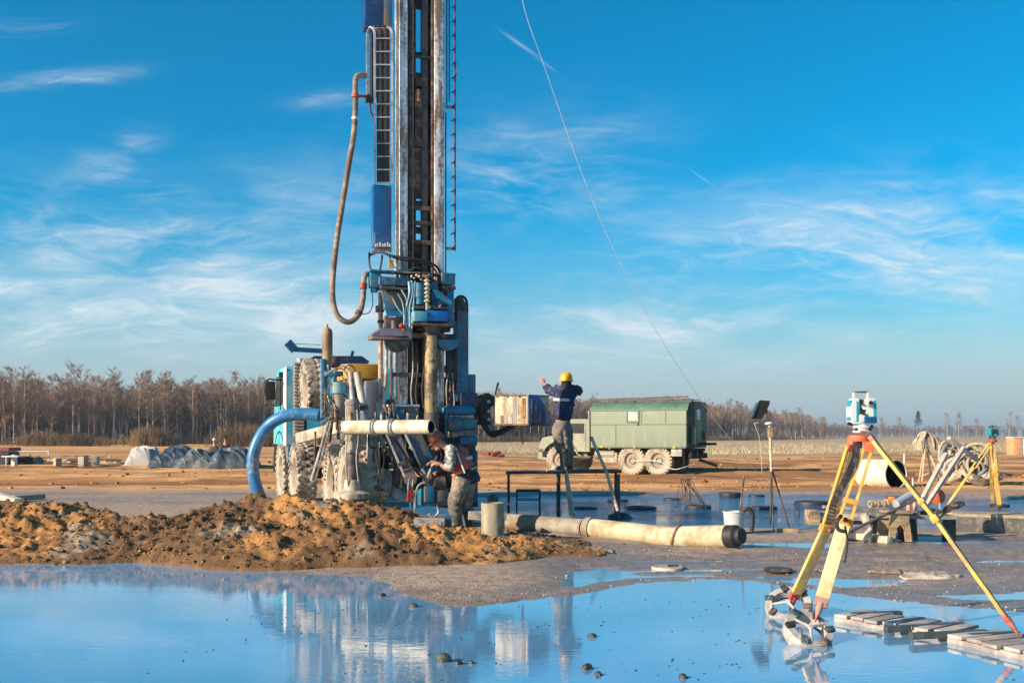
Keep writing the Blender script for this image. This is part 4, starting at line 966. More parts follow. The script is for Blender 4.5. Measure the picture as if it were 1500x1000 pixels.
part('desk_lip', panel(723, 577.5, 773, 579.3, -.03, .58), GUN, dk); part('desk_sill', panel(723, 620.5, 774, 623, -.04, .58), RUST, dk)
for a in (779, 785, 791):
    part('hood_rib', rb(MB(), a, 585 + (a - 779) * .9, a + 1, 619, lyd(774) - .085, lyd(774) - .07, 0), DARK, dk)
part('desk_divider', panel(751, 580, 757, 621, -.012, .02), mat('divider_grey', (.24, .22, .21), .6, var=.2), dk)
part('rusty_patch', panel(764, 583, 770, 612, -.014, .02), mat('brown_stain', (.25, .12, .04), .8, var=.6, scale=12), dk)
part('handle_plate', panel(744, 605, 750, 620, -.014, .02), GREYW, dk); part('handle_plate', panel(733, 608, 737, 620, -.014, .02), mat('dark_slot', (.15, .12, .09), .7), dk)
mb = MB(); rpoly(mb, [(774.6, 578), (787, 578), (806, 604), (806, 620), (774.6, 620)], lyd(774) - .07, .55); part('blue_hood', mb, mat('hood_blue', (.004, .05, .17), .45, var=.3, scale=3, dirt=(.10, .09, .08), damt=.32, streak=True), dk)
mb = MB(); mb.tube([L(765, 621, .1), L(766, 640, .1), L(766, 650, .1)], [.03, .025, .012], 7); part('hanging_rag', mb, mat('rag', (.38, .26, .12), .9, var=.4), dk)
part('mast_cathead', MB().bar(L(614, -400, .1), L(735, -405, .6), .16, .2), BLUE)

# more of the tangle round the mast foot
rr = random.Random(77)
for i in range(26):
    x0 = rr.uniform(540, 612); y0 = rr.uniform(588, 640); x1 = x0 + rr.uniform(-22, 26); y1 = rr.uniform(650, 728); l_ = rr.uniform(-.5, -.1); xm = (x0 + x1) / 2 + rr.uniform(-12, 12)
    part('hydraulic_hose', MB().tube(smooth([L(x0, y0, l_), L(xm, (y0 + y1) / 2 + rr.uniform(0, 18), l_ - .08), L(x1, y1, l_)], 6), rr.choice((.012, .016, .022)), 6), rr.choice((GREYW, CREAM, RUBBER, DARK, HOSEB, LBH)))
for i in range(16):
    x0 = rr.uniform(474, 512); y0 = rr.uniform(552, 600); l_ = rr.uniform(-.1, .3)
    part('hydraulic_hose', MB().tube(smooth([L(x0, y0, l_), L(x0 + rr.uniform(-8, 12), y0 + rr.uniform(10, 25), l_ - .1), L(x0 + rr.uniform(-6, 18), y0 + rr.uniform(30, 60), l_)], 6), rr.choice((.012, .015, .02)), 6), rr.choice((GREYW, CREAM, RUST, DARK, HOSEB)))
for i in range(14):
    x0 = rr.uniform(542, 600); y0 = rr.uniform(600, 700); l_ = rr.uniform(-.3, .1); a_ = rr.uniform(3, 8)
    part('fitting', rb(MB(), x0, y0, x0 + a_, y0 + rr.uniform(3, 9), l_, l_ + .1), rr.choice((GREYW, GUN, RUST, CREAM, TEALB)))
for i in range(12):
    x0 = rr.uniform(655, 668); y0 = rr.uniform(500, 590)
    part('control_line', MB().tube(smooth([L(x0, y0, -.02), L(x0 + rr.uniform(-4, 6), y0 + 25, -.06), L(x0 + rr.uniform(-4, 4), y0 + 60, -.02)], 5), .012, 6), rr.choice((DARK, GREYW, HOSEB, RUBBER)))
for x0 in (571, 580, 590, 600, 609):
    part('bolt_head', MB().cyl(L(x0, 600 + (x0 % 3) * 8, -.24), L(x0, 600 + (x0 % 3) * 8, -.2), .018, None, 6), GREYW)
# ------------------------------------------------------------------ people
SKIN = mat('skin', (.42, .22, .15), .55, var=.12, scale=12)
NAVY = mat('navy_cloth', (.015, .022, .075), .85, var=.4, scale=5, dirt=(.10, .09, .09), damt=.25, bump=.5, bscale=14)
GREYC = mat('grey_cloth', (.15, .14, .13), .9, var=.35, scale=6, dirt=(.24, .19, .14), damt=.4, bump=.5, bscale=14)
OLIVE = mat('muddy_trousers', (.125, .115, .10), .9, var=.35, scale=6, dirt=(.30, .23, .16), damt=.5, bump=.5, bscale=14)
VEST = mat('orange_vest', (.60, .075, .045), .8, var=.3, scale=5, dirt=(.28, .14, .08), damt=.4, bump=.4, bscale=14)
REFL = mat('reflective_tape', (.55, .55, .53), .4, var=.15, scale=8)
BOOT = mat('rubber_boot', (.075, .085, .075), .5, var=.3, scale=5, dirt=(.30, .25, .18), damt=.4)
HELM = mat('yellow_helmet', (.80, .36, .02), .35, var=.1, scale=6)
HELO = mat('orange_helmet', (.42, .10, .05), .4, var=.15, scale=6)
SLEEVE = mat('patterned_sleeve', (.20, .19, .18), .9, var=.75, scale=16, bump=.5, bscale=14, c2=(.34, .32, .30))
GLOVE = mat('work_glove', (.40, .33, .24), .9, var=.3, scale=10)

def skin_mesh(V, E, Rr, sub=2, root=0):
    """a body grown round a skeleton of joints: returns a plain mesh in world coordinates"""
    me = bpy.data.meshes.new('tmp'); me.from_pydata([tuple(v) for v in V], E, []); me.update()
    o = bpy.data.objects.new('tmp', me); col.objects.link(o)
    o.modifiers.new('skin', 'SKIN').use_smooth_shade = True
    for i, d in enumerate(me.skin_vertices[0].data):
        r = Rr[i]; d.radius = r if isinstance(r, tuple) else (r, r); d.use_root = (i == root)
    s = o.modifiers.new('sub', 'SUBSURF'); s.levels = sub; s.render_levels = sub
    dg = bpy.context.evaluated_depsgraph_get(); dg.update()
    r = bpy.data.meshes.new_from_object(o.evaluated_get(dg)); bpy.data.objects.remove(o); bpy.data.meshes.remove(me); return r
def chain_mesh(chains, sub=2):
    """chains: list of lists of (point, radius); a chain starting with an index tuple joins that joint"""
    V, E, Rr = [], [], []; ids = {}
    for ch in chains:
        last = None
        for it in ch:
            if isinstance(it, str): last = ids[it]; continue
            nm, p, r = it; V.append(Vector(p)); Rr.append(r); i = len(V) - 1
            if nm: ids[nm] = i
            if last is not None: E.append((last, i))
            last = i
    return skin_mesh(V, E, Rr, sub)
def add_head(mb, c, f, up=(0, 0, 1)):
    """head with a face: c centre, f facing"""
    f = Vector(f).normalized(); u = Vector(up); u = (u - f * u.dot(f)).normalized(); s = f.cross(u)
    rot = Matrix((s, f, u)).transposed()
    mb.ball(c, 1, 3, (.074, .095, .115), rot); c = Vector(c)
    mb.ball(c + f * .035 - u * .075, .055, 2, (1, 1.05, .8), rot)                 # jaw
    mb.tube([c + f * .088 + u * .02, c + f * .112 - u * .022, c + f * .095 - u * .03], [.009, .015, .012], 7)   # nose
    mb.tube([c + f * .096 - u * .058 - s * .024, c + f * .104 - u * .058, c + f * .096 - u * .058 + s * .024], [.004, .008, .004], 6)  # lips
    mb.tube([c + f * .086 + u * .03 - s * .045, c + f * .098 + u * .033, c + f * .086 + u * .03 + s * .045], [.008, .010, .008], 6)    # brow
    for q in (-1, 1): mb.ball(c + s * q * .078 - f * .005 - u * .005, .03, 1, (.4, .7, 1.1), rot)                  # ears
    return s, f, u
def add_hand(mb, w_, d, pn, thumb, curl=.5, sc=1.):
    """hand from wrist w_ along d; pn = palm normal the fingers curl towards; thumb side vector"""
    w_ = Vector(w_); d = Vector(d).normalized(); pn = Vector(pn); pn = (pn - d * pn.dot(d)).normalized(); t_ = d.cross(pn).normalized()
    if t_.dot(Vector(thumb)) < 0: t_ = -t_
    mb.tube([w_ - d * .02, w_ + d * .02, w_ + d * .06 * sc, w_ + d * .092 * sc], [.024 * sc, .032 * sc, .036 * sc, .030 * sc], 8)
    for i, ln in enumerate((.072, .082, .076, .060)):
        b_ = w_ + d * (.088 - .004 * abs(i - 1)) * sc + t_ * (.033 - .021 * i) * sc; p = [b_]; a_ = curl * (.35 + .08 * i)
        for j in range(3):
            p.append(p[-1] + (d * math.cos(a_) + pn * math.sin(a_)) * ln * (.42, .33, .25)[j] * sc); a_ += curl * .75
        mb.tube(p, [.0095 * sc, .0088 * sc, .008 * sc, .006 * sc], 6)
    b_ = w_ + d * .03 * sc + t_ * .03 * sc
    mb.tube([b_, b_ + (d * .6 + t_ * .7) * .035 * sc, b_ + (d * 1.0 + t_ * .75 + pn * .4 * curl) * .052 * sc], [.013 * sc, .011 * sc, .008 * sc], 6)
def bodyjoin(name, me, mb, m_, parent):
    mb.bm.from_mesh(me); bpy.data.meshes.remove(me); return mb.build(name, m_, parent, 60)
def helmet(name, c, f, m_, parent, tilt=0.):
    f = Vector(f).normalized(); u = Vector((0, 0, 1)); u = (u - f * u.dot(f)).normalized(); s = f.cross(u)
    mb = MB(); prof = [(.0, .155), (.05, .150), (.092, .118), (.118, .065), (.126, .0), (.150, -.012), (.148, -.02), (.12, -.008)]
    mb.lathe(prof, Vector(c), u, 24); rot = Matrix((s, f, u)).transposed()
    mb.ball(Vector(c) + f * .10 - u * .01, .085, 2, (1.15, .9, .14), rot)
    mb.bar(Vector(c) - f * .09 + u * .105, Vector(c) + f * .09 + u * .105, .03, .09, bev=.01)
    return mb.build(name, m_, parent, 50)
from mathutils import noise as mno
def cloth(name, chains, m_, parent, sub=3):
    """cloth over a limb, with folds"""
    me = chain_mesh(chains, sub); nr = [v.normal.copy() for v in me.vertices]
    for v, n_ in zip(me.vertices, nr):
        c = v.co; f = abs(mno.noise(Vector((c.x * 9, c.y * 9, c.z * 15)))) * .5 + abs(mno.noise(Vector((c.x * 5 + 3, c.y * 5, c.z * 24 + c.x * 9)))) * .8
        v.co = c + n_ * (f - .22) * .055
    me.update(); return link(name, me, m_, parent, 80)
def bandm(name, c, ax, rx, ry, h, m_, parent, xdir=(1, 0, 0)):
    """a strip of tape round a body"""
    ax = Vector(ax).normalized(); x = Vector(xdir); x = (x - ax * x.dot(ax)).normalized(); y = ax.cross(x); mb = MB(); c = Vector(c); n = 28; rings = []
    for q, k_ in ((-h / 2, 1.0), (h / 2, 1.0), (h / 2, .94), (-h / 2, .94)):
        rings.append([mb.bm.verts.new(c + ax * q + x * math.cos(6.2832 * i / n) * rx * k_ + y * math.sin(6.2832 * i / n) * ry * k_) for i in range(n)])
    for a, b_ in zip(rings, rings[1:] + rings[:1]):
        for j in range(n): mb.bm.faces.new((a[j], a[(j + 1) % n], b_[(j + 1) % n], b_[j]))
    return mb.build(name, m_, parent, 60)
def boots(parent, ank, m_, top=.30, fdir=(-1, .2, 0), legdirs=None):
    fdir = Vector(fdir).normalized()
    for i, a in enumerate(ank):
        a = Vector(a); k_ = Vector(legdirs[i]) if legdirs else Vector((0, 0, 1))
        mb = MB(); mb.tube([a + Vector((0, 0, -.03)), a + k_ * .1, a + k_ * top], [.068, .08, .095], 12)
        mb.tube([a - fdir * .07 + Vector((0, 0, -.045)), a + fdir * .03 + Vector((0, 0, -.04)), a + fdir * .12 + Vector((0, 0, -.055)), a + fdir * .20 + Vector((0, 0, -.062))], [.045, .056, .052, .034], 10)
        mb.box(a + fdir * .06 + Vector((0, 0, -.10)), (.30, .10, .03), Matrix.Rotation(math.atan2(fdir.y, fdir.x), 3, 'Z'), .01)
        mb.build('boot', m_, parent, 50)

# the crouching driller beside the casing clamp
Yd = 15.9
pa = thing('person', 'stooping worker in orange vest and rubber boots reaching for the blue arm', 'person', P(672, 780, Yd))
q = lambda x, y, dy=0.: P(x, y, Yd) + Vector((0, dy, 0))
hd = q(641, 648, .0)
body = chain_mesh([[('pel', q(679, 700), .11), ('waist', q(676, 684), .105), ('chest', q(668, 664), .13), ('nk', q(653, 653, -.02), .06), (None, hd, .06)],
    ['chest', ('s1', q(660, 655, -.20), .07), ('e1', q(663, 689, -.26), .048), ('w1', q(646, 679, -.24), .032)],
    ['chest', ('s2', q(664, 656, .20), .07), ('e2', q(652, 684, .24), .048), ('w2', q(638, 678, .1), .032)],
    ['pel', ('h1', q(674, 706, -.10), .095), ('k1', q(666, 738, -.12), .065), ('a1', q(669, 769, -.11), .045)],
    ['pel', ('h2', q(683, 706, .10), .095), ('k2', q(680, 738, .12), .065), ('a2', q(684, 769, .11), .045)]])
mb = MB(); add_head(mb, hd + Vector((-.02, 0, .0)), (-.75, .05, -.75)); add_hand(mb, q(646, 679, -.24), (-1, .1, .1), (0, .3, -1), (0, 0, 1), .8); add_hand(mb, q(638, 678, .1), (-1, -.1, .1), (0, .0, -1), (0, -1, .3), .8)
bodyjoin('body', body, mb, SKIN, pa)
helmet('helmet', hd + Vector((-.01, 0, .045)), (-.8, .05, -.55), HELO, pa)
cloth('trousers', [[(None, q(680, 691), .15), ('pel', q(680, 701), .175), ('h1', q(675, 711, -.10), .145), ('k1', q(666, 738, -.12), .112), (None, q(668, 757, -.115), .115)], ['pel', ('h2', q(684, 711, .10), .145), (None, q(681, 738, .12), .108), (None, q(683, 757, .115), .115)]], OLIVE, pa)
cloth('jacket', [[('a', q(687, 705), (.205, .19)), ('b', q(680, 689), (.20, .17)), ('c', q(671, 665), (.205, .18)), ('d', q(659, 655, -.02), (.11, .11)), (None, q(653, 655, -.02), .085)]], NAVY, pa)
cloth('sleeve', [[(None, q(664, 652, -.17), .085), (None, q(661, 660, -.22), .095), (None, q(663, 686, -.26), .075), (None, q(650, 680, -.245), .05)]], SLEEVE, pa)
cloth('sleeve', [[(None, q(664, 655, .16), .085), (None, q(660, 664, .22), .09), (None, q(652, 684, .24), .07), (None, q(641, 678, .13), .05)]], NAVY, pa)
cloth('vest', [[(None, q(681, 694), (.225, .185)), (None, q(677, 683), (.22, .19)), (None, q(671.5, 667), (.22, .185)), (None, q(661, 655), (.15, .15))]], VEST, pa)
tx = (q(670, 664) - q(679, 692)).normalized()
bandm('reflective_band', q(673.5, 675), tx, .205, .19, .05, REFL, pa); bandm('reflective_band', q(679.5, 690), tx, .205, .19, .03, mat('pale_orange_tape', (.75, .33, .14), .5, var=.15), pa)
mb = MB(); mb.bar(q(669, 656, -.20), q(682, 692, -.225), .045, .02); mb.build('shoulder_tape', REFL, pa)
cloth('jacket_tail', [[(None, q(684, 692, .02), (.17, .15)), (None, q(690, 701, .03), (.19, .16)), (None, q(691, 710, .03), (.17, .15))]], NAVY, pa)
cloth('collar', [[(None, q(658, 656, -.02), .09), (None, q(652, 655, -.02), .08)]], VEST, pa)
zf = bank_top(q(664, 768).x, Yd)
boots(pa, [q(669, 770, -.11), q(685, 770, .11)], BOOT, .27, (-1, -.25, 0))

# the signaller on the trestle platform
Yp = 19.5
pb = thing('person', 'worker in navy jacket and yellow helmet standing on the platform, arms raised', 'person', P(826, 688, Yp))
q = lambda x, y, dy=0.: P(x, y, Yp) + Vector((0, dy, 0))
hd = q(829.5, 560, .02)
body = chain_mesh([[('pel', q(824, 622), .13), ('waist', q(826, 605), .12), ('chest', q(829, 584), .15), ('nk', q(829, 568), .06), (None, hd, .06)],
    ['chest', ('s1', q(817, 573), .07), ('e1', q(806, 572, .20), .05), ('w1', q(798, 560, .33), .034)],
    ['chest', ('s2', q(842, 573), .07), ('e2', q(850, 574, .18), .05), ('w2', q(838, 566, .34), .034)],
    ['pel', ('h1', q(818, 626), .10), ('k1', q(821, 655), .068), ('a1', q(828, 682), .046)],
    ['pel', ('h2', q(830, 626), .10), ('k2', q(832, 655), .068), ('a2', q(833, 682, .06), .046)]])
mb = MB(); add_head(mb, hd, (-.45, .85, .15)); add_hand(mb, q(798, 560, .33), (-.55, .3, .75), (-.3, 1, 0), (1, 0, .4), .35); add_hand(mb, q(838, 566, .34), (-.7, .2, .5), (-.3, 1, 0), (-.3, 0, 1), .5)
bodyjoin('body', body, mb, SKIN, pb)
helmet('helmet', hd + Vector((0, 0, .045)), (-.45, .85, .05), HELM, pb)
mb = MB(); mb.lathe([(.09, -.11), (.10, -.02), (.095, .04), (.06, .06), (.0, .06)], hd + Vector((.005, -.02, -.01)), n=16); mb.build('black_balaclava', mat('black_cloth', (.012, .012, .014), .9, var=.3), pb)
cloth('trousers', [[(None, q(825, 612), .15), ('pel', q(824, 622), .165), ('h1', q(817, 632), .13), ('k1', q(820, 652), .11), (None, q(824, 664), .12)], ['pel', ('h2', q(830, 632), .125), (None, q(832, 652), .105), (None, q(833, 664, .03), .115)]], GREYC, pb)
cloth('jacket', [[('h', q(823, 618), (.235, .20)), ('w', q(825, 603), (.225, .19)), ('c', q(829, 584), (.235, .19)), ('t', q(829, 572), (.17, .15)), (None, q(829, 566), .09)],
                 ['t', ('s1', q(818, 572), .105), ('e1', q(806, 573, .18), .09), (None, q(800, 563, .29), .075)],
                 ['t', ('s2', q(840, 571), .105), ('e2', q(850, 572, .16), .092), (None, q(841, 567, .30), .075)]], NAVY, pb)
bandm('reflective_band', q(828, 586), (.05, 0, 1), .232, .215, .05, REFL, pb)
cloth('hood_collar', [[(None, q(829, 569), .115), (None, q(829.5, 565), .10)]], NAVY, pb)
boots(pb, [q(826, 682, -.02), q(834, 682, .06)], BOOT, .33, (-.8, .5, 0))
bandm('boot_cuff', q(824, 662), (0, 0, 1), .125, .125, .03, DARK, pb)

# two onlookers behind the covered stores
for i, (a, b_) in enumerate(((314, 648), (330, 646))):
    Yq = 57; q = lambda x, y, dy=0.: P(a + x, b_ + y, Yq) + Vector((0, dy, 0))
    pc = thing('person', ('figure in dark jacket and light cap behind the grey tarpaulin, head and shoulders showing', 'slim figure in black behind the tarpaulin crest, nearer the blue hose')[i], 'person', Vector((q(0, 0).x, Yq, 0)), 0)
    me = chain_mesh([[('pel', q(0, 30), .14), (None, q(0, 15), .17), ('c', q(0, 8), .19), ('n', q(0, 1), .07), (None, q(0, -2), .07)], ['c', (None, q(-5, 10), .08), (None, q(-6, 22), .06)], ['c', (None, q(5, 10), .08), (None, q(6, 22), .06)],
                     ['pel', (None, q(-2, 42), .09), (None, q(-2, 54), .06)], ['pel', (None, q(2, 42), .09), (None, q(2, 54), .06)]], 1)
    mb = MB(); add_head(mb, q(0, -3), (0, -1, 0)); bodyjoin('body', me, mb, SKIN, pc)
    cloth('coat', [[('h', q(0, 26), .2), (None, q(0, 14), .22), ('c', q(0, 7), .21 if i == 0 else .17), (None, q(0, 2.5), .1)], ['c', (None, q(-5.5, 10), .1), (None, q(-6, 20), .08)], ['c', (None, q(5.5, 10), .1), (None, q(6, 20), .08)]], (mat('dull_brown_coat', (.07, .05, .045), .9), MATS['black_cloth'])[i], pc, 2)
    mb = MB(); mb.lathe([(.10, .0), (.10, .06), (.06, .12), (0, .13)], q(0, -3.5), n=14); mb.build('cap', (WHITE, MATS['black_cloth'])[i], pc)
# ------------------------------------------------------------------ things round the rig
def gp(x, y):
    """point on the ground seen at photo column x, row y"""
    p = G(x, y); return Vector((p.x, p.y, gz(p.x, p.y)))
# blue suction hose
pts = [L(468, 608, .9), L(452, 606, 1.0), L(432, 607, 1.1), L(410, 612, 1.2), L(393, 624, 1.3), L(379, 644, 1.3), L(371, 668, 1.3), L(371, 695, 1.3), L(377, 718, 1.3), L(385, 738, 1.3)]
wpts = [tmat(rig) @ p for p in pts]
hb = tag(MB().tube(smooth(wpts, 7), .108, 16).build('suction_hose', BLUEP), 'thick blue suction hose arching from the rig down to the mud', 'hose')
# mud stained pipe lashed across the rig
a, b_ = tmat(rig) @ L(506, 626, -.8), tmat(rig) @ L(632, 625, -2.0)
t_ = thing('plastic_pipe', 'open-ended cream plastic pipe lashed level across the back of the rig', 'pipe', a)
d = (b_ - a).normalized(); mb = MB(); mb.lathe([(.09, 0), (.112, 0), (.112, (b_ - a).length), (.094, (b_ - a).length), (.092, .05)], a, d, 28, True); mb.build('pipe_wall', PVC, t_)
mb = MB(); mb.lathe([(0, -.40), (.091, -.40), (.091, -.006), (.0885, -.006), (.0885, -.39), (0, -.39)], b_, d, 24); mb.build('bore_shade', BLACK, t_)  # black sleeve and plug paint the shade inside the open end
for f in (.34, .55):
    c_ = a.lerp(b_, f); u = d.orthogonal().normalized(); v = d.cross(u)
    for dd in (0, .05):
        MB().tube([c_ + d * dd + (u * math.cos(i * .45) + v * math.sin(i * .45)) * .125 for i in range(15)], .014, 6, False).build('lashing', GREYW, t_)
# guy rope
pts = [(735, -405, 17.9), (740, -270, 17.9), (748, -130, 17.95), (765, 0, 18.0), (800, 105, 18.1), (850, 248, 18.3), (900, 368, 18.5), (960, 482, 18.8), (1020, 577, 19.2), (1075, 650, 19.6), (1108, 690, 19.9), (1140, 722, 20.2), (1168, 751, 20.4)]
gr_ = thing('guy_rope', 'long thin pale guy rope slanting from the mast down to the ground', 'rope', Vector(P(1168, 752, 20.4)))
MB().tube(smooth([P(*p) for p in pts], 8), .0045, 6).build('strand', mat('rope_pale', (.42, .37, .32), .8, var=.2), gr_)
MB().cyl(P(1168, 748, 20.4), P(1170, 756, 20.4), .03, .02).build('ground_peg', RUST, gr_)
# casing stub standing in the spoil and the small bollard behind it
def pipe_ring(name, m_, label, cat, a, b_, r, wall=.025, n=28, inner=True, group=None):
    d = (b_ - a).normalized(); Ln = (b_ - a).length; t_ = thing(name, label, cat, a, 0, group)
    MB().lathe([(r - wall, 0), (r, 0), (r, Ln), (r - wall, Ln)], a, d, n, True).build('pipe_wall', m_, t_)
    return t_
Yc = 14.8; zb = bank_top(P(722, 788, Yc).x, Yc) - .12
a = P(722, 790, Yc); a.z = zb; b_ = P(722, 736, Yc)
STUB = mat('casing_steel', (.34, .285, .20), .65, var=.3, scale=3, dirt=(.17, .11, .07), damt=.4, dscale=2, stretch=(2, 2, .6))
t_ = pipe_ring('casing_pipe', STUB, 'short tan steel casing standing upright in the spoil beside the stooping worker', 'pipe', a, b_, .17)
MB().cyl(b_ - Vector((0, 0, .05)), b_ - Vector((0, 0, .04)), .146, None, 24).build('bore_disc', BLACK, t_)  # flat black disc set just below the casing rim
a = gp(722, 752); mb = MB(); mb.lathe([(0, 0), (.10, 0), (.10, .36), (.115, .37), (.115, .44), (.07, .46), (.07, .5), (0, .5)], a, n=18)
a2_ = P(722.5, 720, a.y); tag(mb.build('standpipe', PVCG), 'small grey capped standpipe behind the upright steel casing', 'pipe')
# jointed pipes on the wet ground
PVCT = mat('tan_pipe', (.56, .45, .29), .55, var=.16, scale=2.5, dirt=(.36, .26, .15), damt=.36, dscale=1.6)
ends = [((744, 750), (856, 768), .135, PVCG, 'dirty grey pipe lying end to end with the cream ones, nearest the upright casing'), ((858, 768.5), (990, 782), .148, PVCT, 'long clean cream pipe lying on the wet ground between two other pipes'), ((992, 782.5), (1066, 790), .158, PVCT, 'short cream pipe with black end cap beside the shallow pool')]
for i, ((x0, y0), (x1, y1), r, m_, lab) in enumerate(ends):
    Y0 = {744: 16.9, 858: 15.75, 992: 14.75}[x0]; Y1 = {744: 15.8, 858: 14.78, 992: 14.15}[x0]
    a = P(x0, y0, Y0); b_ = P(x1, y1, Y1); a.z = gz(a.x, a.y) + r * .9; b_.z = gz(b_.x, b_.y) + r * .9
    t_ = pipe_ring('ground_pipe', m_, lab, 'pipe', a, b_, r, .02, 30, group='pipes lying on the wet ground')
    d = (b_ - a).normalized()
    if i == 0:
        MB().cyl(a + d * .02, a + d * .03, r * .93, None, 20).build('end_disc', BLACK, t_); MB().cyl(b_ - d * .03, b_ - d * .02, r * .93, None, 20).build('end_disc', BLACK, t_)
    if i == 1:
        MB().lathe([(r + .002, 0), (r + .02, 0), (r + .02, .10), (r + .002, .10)], a + d * .02, d, 28, True).build('socket', PVCG, t_); MB().cyl(a + d * .03, a + d * .04, r * .93, None, 20).build('end_disc', BLACK, t_)
        MB().cyl(b_ - d * .04, b_ - d * .03, r * .93, None, 20).build('end_disc', BLACK, t_)
    if i == 2:
        MB().lathe([(0, 0), (r * .98, 0), (r * .98, .16), (r * .7, .2), (r * .7, .25), (0, .25)], b_ - d * .02, d, 28).build('end_cap', RUBBER, t_)
        mb = MB(); u = d.orthogonal().normalized(); v = d.cross(u); mb.tube([a - d * .02 + (u * math.cos(k_ * .45) + v * math.sin(k_ * .45)) * (r + .012) + d * .10 * math.sin(k_ * .45) for k_ in range(15)], .022, 7, False); mb.build('wrapped_sling', mat('sling', (.30, .17, .10), .8, var=.3), t_)
        MB().cyl(a + d * .02, a + d * .03, r * .93, None, 20).build('end_disc', BLACK, t_)
# timber under the clamp
for (x0, y0, x1, y1, h, Y, lab) in ((607, 764, 652, 764, .12, 15.3, 'squared timber packing under the blue casing clamp'), (586, 771, 648, 767, .05, 15.0, 'thin muddy plank lying in front of the timber packing'), (686, 754, 742, 756, .13, 15.8, 'weathered beam lying behind the stooping worker')):
    a = P(x0, y0, Y); b_ = P(x1, y1, Y); 
    tag(MB().bar(a, b_, .22, h, bev=.012).build('timber_block', WOODG), lab, 'timber')
# work platform
Yp = 19.5; zt = P(800, 688, Yp).z
t_ = thing('work_platform', 'low steel trestle platform with plank top under the standing worker', 'platform', P(830, 755, Yp))
x0, x1 = P(741, 688, Yp).x, P(908, 688, Yp).x
MB().box(((P(801, 0, Yp).x + P(842, 0, Yp).x) / 2, Yp, zt - .025), (P(842, 0, Yp).x - P(801, 0, Yp).x, .5, .05), None, .006).build('plank', mat('pale_plank', (.62, .52, .38), .8, var=.25, scale=4, dirt=(.3, .22, .15), damt=.3), t_)
for dy in (-.28, .28): MB().bar((x0, Yp + dy, zt - .05), (x1, Yp + dy, zt - .03), .045, .04).build('top_rail', DARK, t_)
for i in range(9):
    xx = x0 + (x1 - x0) * (.5 + .5 * i / 9 + .02); MB().bar((xx, Yp - .3, zt - .005), (xx, Yp + .3, zt - .005), .12, .03).build('deck_bar', RUST, t_)
for a in (745, 818, 904):
    for dy in (-.27, .27): 
        p = P(a, 690, Yp); MB().bar((p.x, Yp + dy, zt - .07), (p.x, Yp + dy, gz(p.x, Yp + dy) - .1), .05, .05, up=(0, 1, 0)).build('leg', RUST if a < 800 else DARK, t_)
WP = mat('pale_pole', (.60, .47, .33), .75, var=.25, scale=3, dirt=(.28, .18, .12), damt=.35)
for (pp, lab, r) in (([(829, 693, 19.0), (836, 754, 18.9)], 'pale wooden pole propped upright under the plank edge', .03), ([(830, 690, 19.05), (841, 755, 18.8)], 'thin pale pole leaning beside the upright prop', .024), ([(866, 640, 19.6), (888, 690, 19.2), (905, 748, 18.9)], 'bent pale pole leaning over the outer end of the platform', .03)):
    a, b_ = [P(*p) for p in pp][0], [P(*p) for p in pp][-1]
    tag(MB().tube([P(*p) for p in pp], r, 8).build('leaning_pole', WP), lab, 'pole')
a = gp(908, 756); tag(MB().ball(a + Vector((0, 0, .08)), .16, 3, (1.4, .8, .7), None, .12, 4).ball(a + Vector((.1, 0, .02)), .14, 3, (1.6, 1, .5), None, .12, 5).build('mud_lump', GUN), 'dark lump at the foot of the bent pale pole', 'lump')
# little steel rack standing in the pool
a = G(768, 748); t_ = thing('steel_rack', 'small black steel frame standing in the far pool', 'rack', a)
Yk = a.y; z1 = P(0, 719, Yk).z
c4 = [P(757, 0, Yk).x, P(791, 0, Yk).x]
for xx in c4:
    for dy in (0, .5): MB().bar((xx, Yk + dy, WZ - .2), (xx, Yk + dy, z1), .03, .03, up=(0, 1, 0)).build('leg', DARK, t_)
for dy in (0, .5): MB().bar((c4[0], Yk + dy, z1), (c4[1], Yk + dy, z1), .035, .035).build('rail', DARK, t_); MB().bar((c4[0], Yk + dy, z1 * .55), (c4[1], Yk + dy, z1 * .55), .02, .02).build('rail', DARK, t_)
for xx in c4: MB().bar((xx, Yk, z1), (xx, Yk + .5, z1), .035, .035).build('rail', DARK, t_)
# tyres and lumps lying in the pool
def tyre(x, y, r, lab, m_=None, z=0.0, tilt=0.):
    a = G(x, y); mb = MB(); w_ = r * .42
    mb.lathe([(r * .55, -w_ * .4), (r * .7, -w_ * .5), (r * .95, -w_ * .45), (r, 0), (r * .95, w_ * .45), (r * .7, w_ * .5), (r * .55, w_ * .4)], Vector((a.x, a.y, z + w_ * .25)), (tilt, 0, 1), 28, True)
    o = tag(mb.build('old_tyre', m_ or RUBBER), lab, 'tyre', 'old tyres lying in the far pool'); return o
tyre(1070, 725, .30, 'small black tyre lying flat at the back of the far pool', z=-.02); tyre(938, 742, .36, 'old tyre lying flat in the far pool in line with the truck wheels', z=-.10); tyre(1022, 741, .30, 'flat old tyre in the far pool beside the bundle of rods', z=-.07); tyre(856, 742, .30, 'flat old tyre in the far pool seen between platform legs', z=-.10); tyre(1190, 736, .42, 'flat old tyre in the far pool just behind the big tripod', z=-.09)
tyre(905, 731, .26, 'flat dark disc in the far pool just below the truck rear wheels', z=-.08); tyre(985, 729, .24, 'small flat dark disc in the far pool behind the spiky rods', z=-.08); tyre(1120, 742, .28, 'flat dark disc in the far pool beside the work lamp stand', z=-.08); tyre(1108, 724, .22, 'smallest flat dark disc at the far rim of the pool', z=-.07)
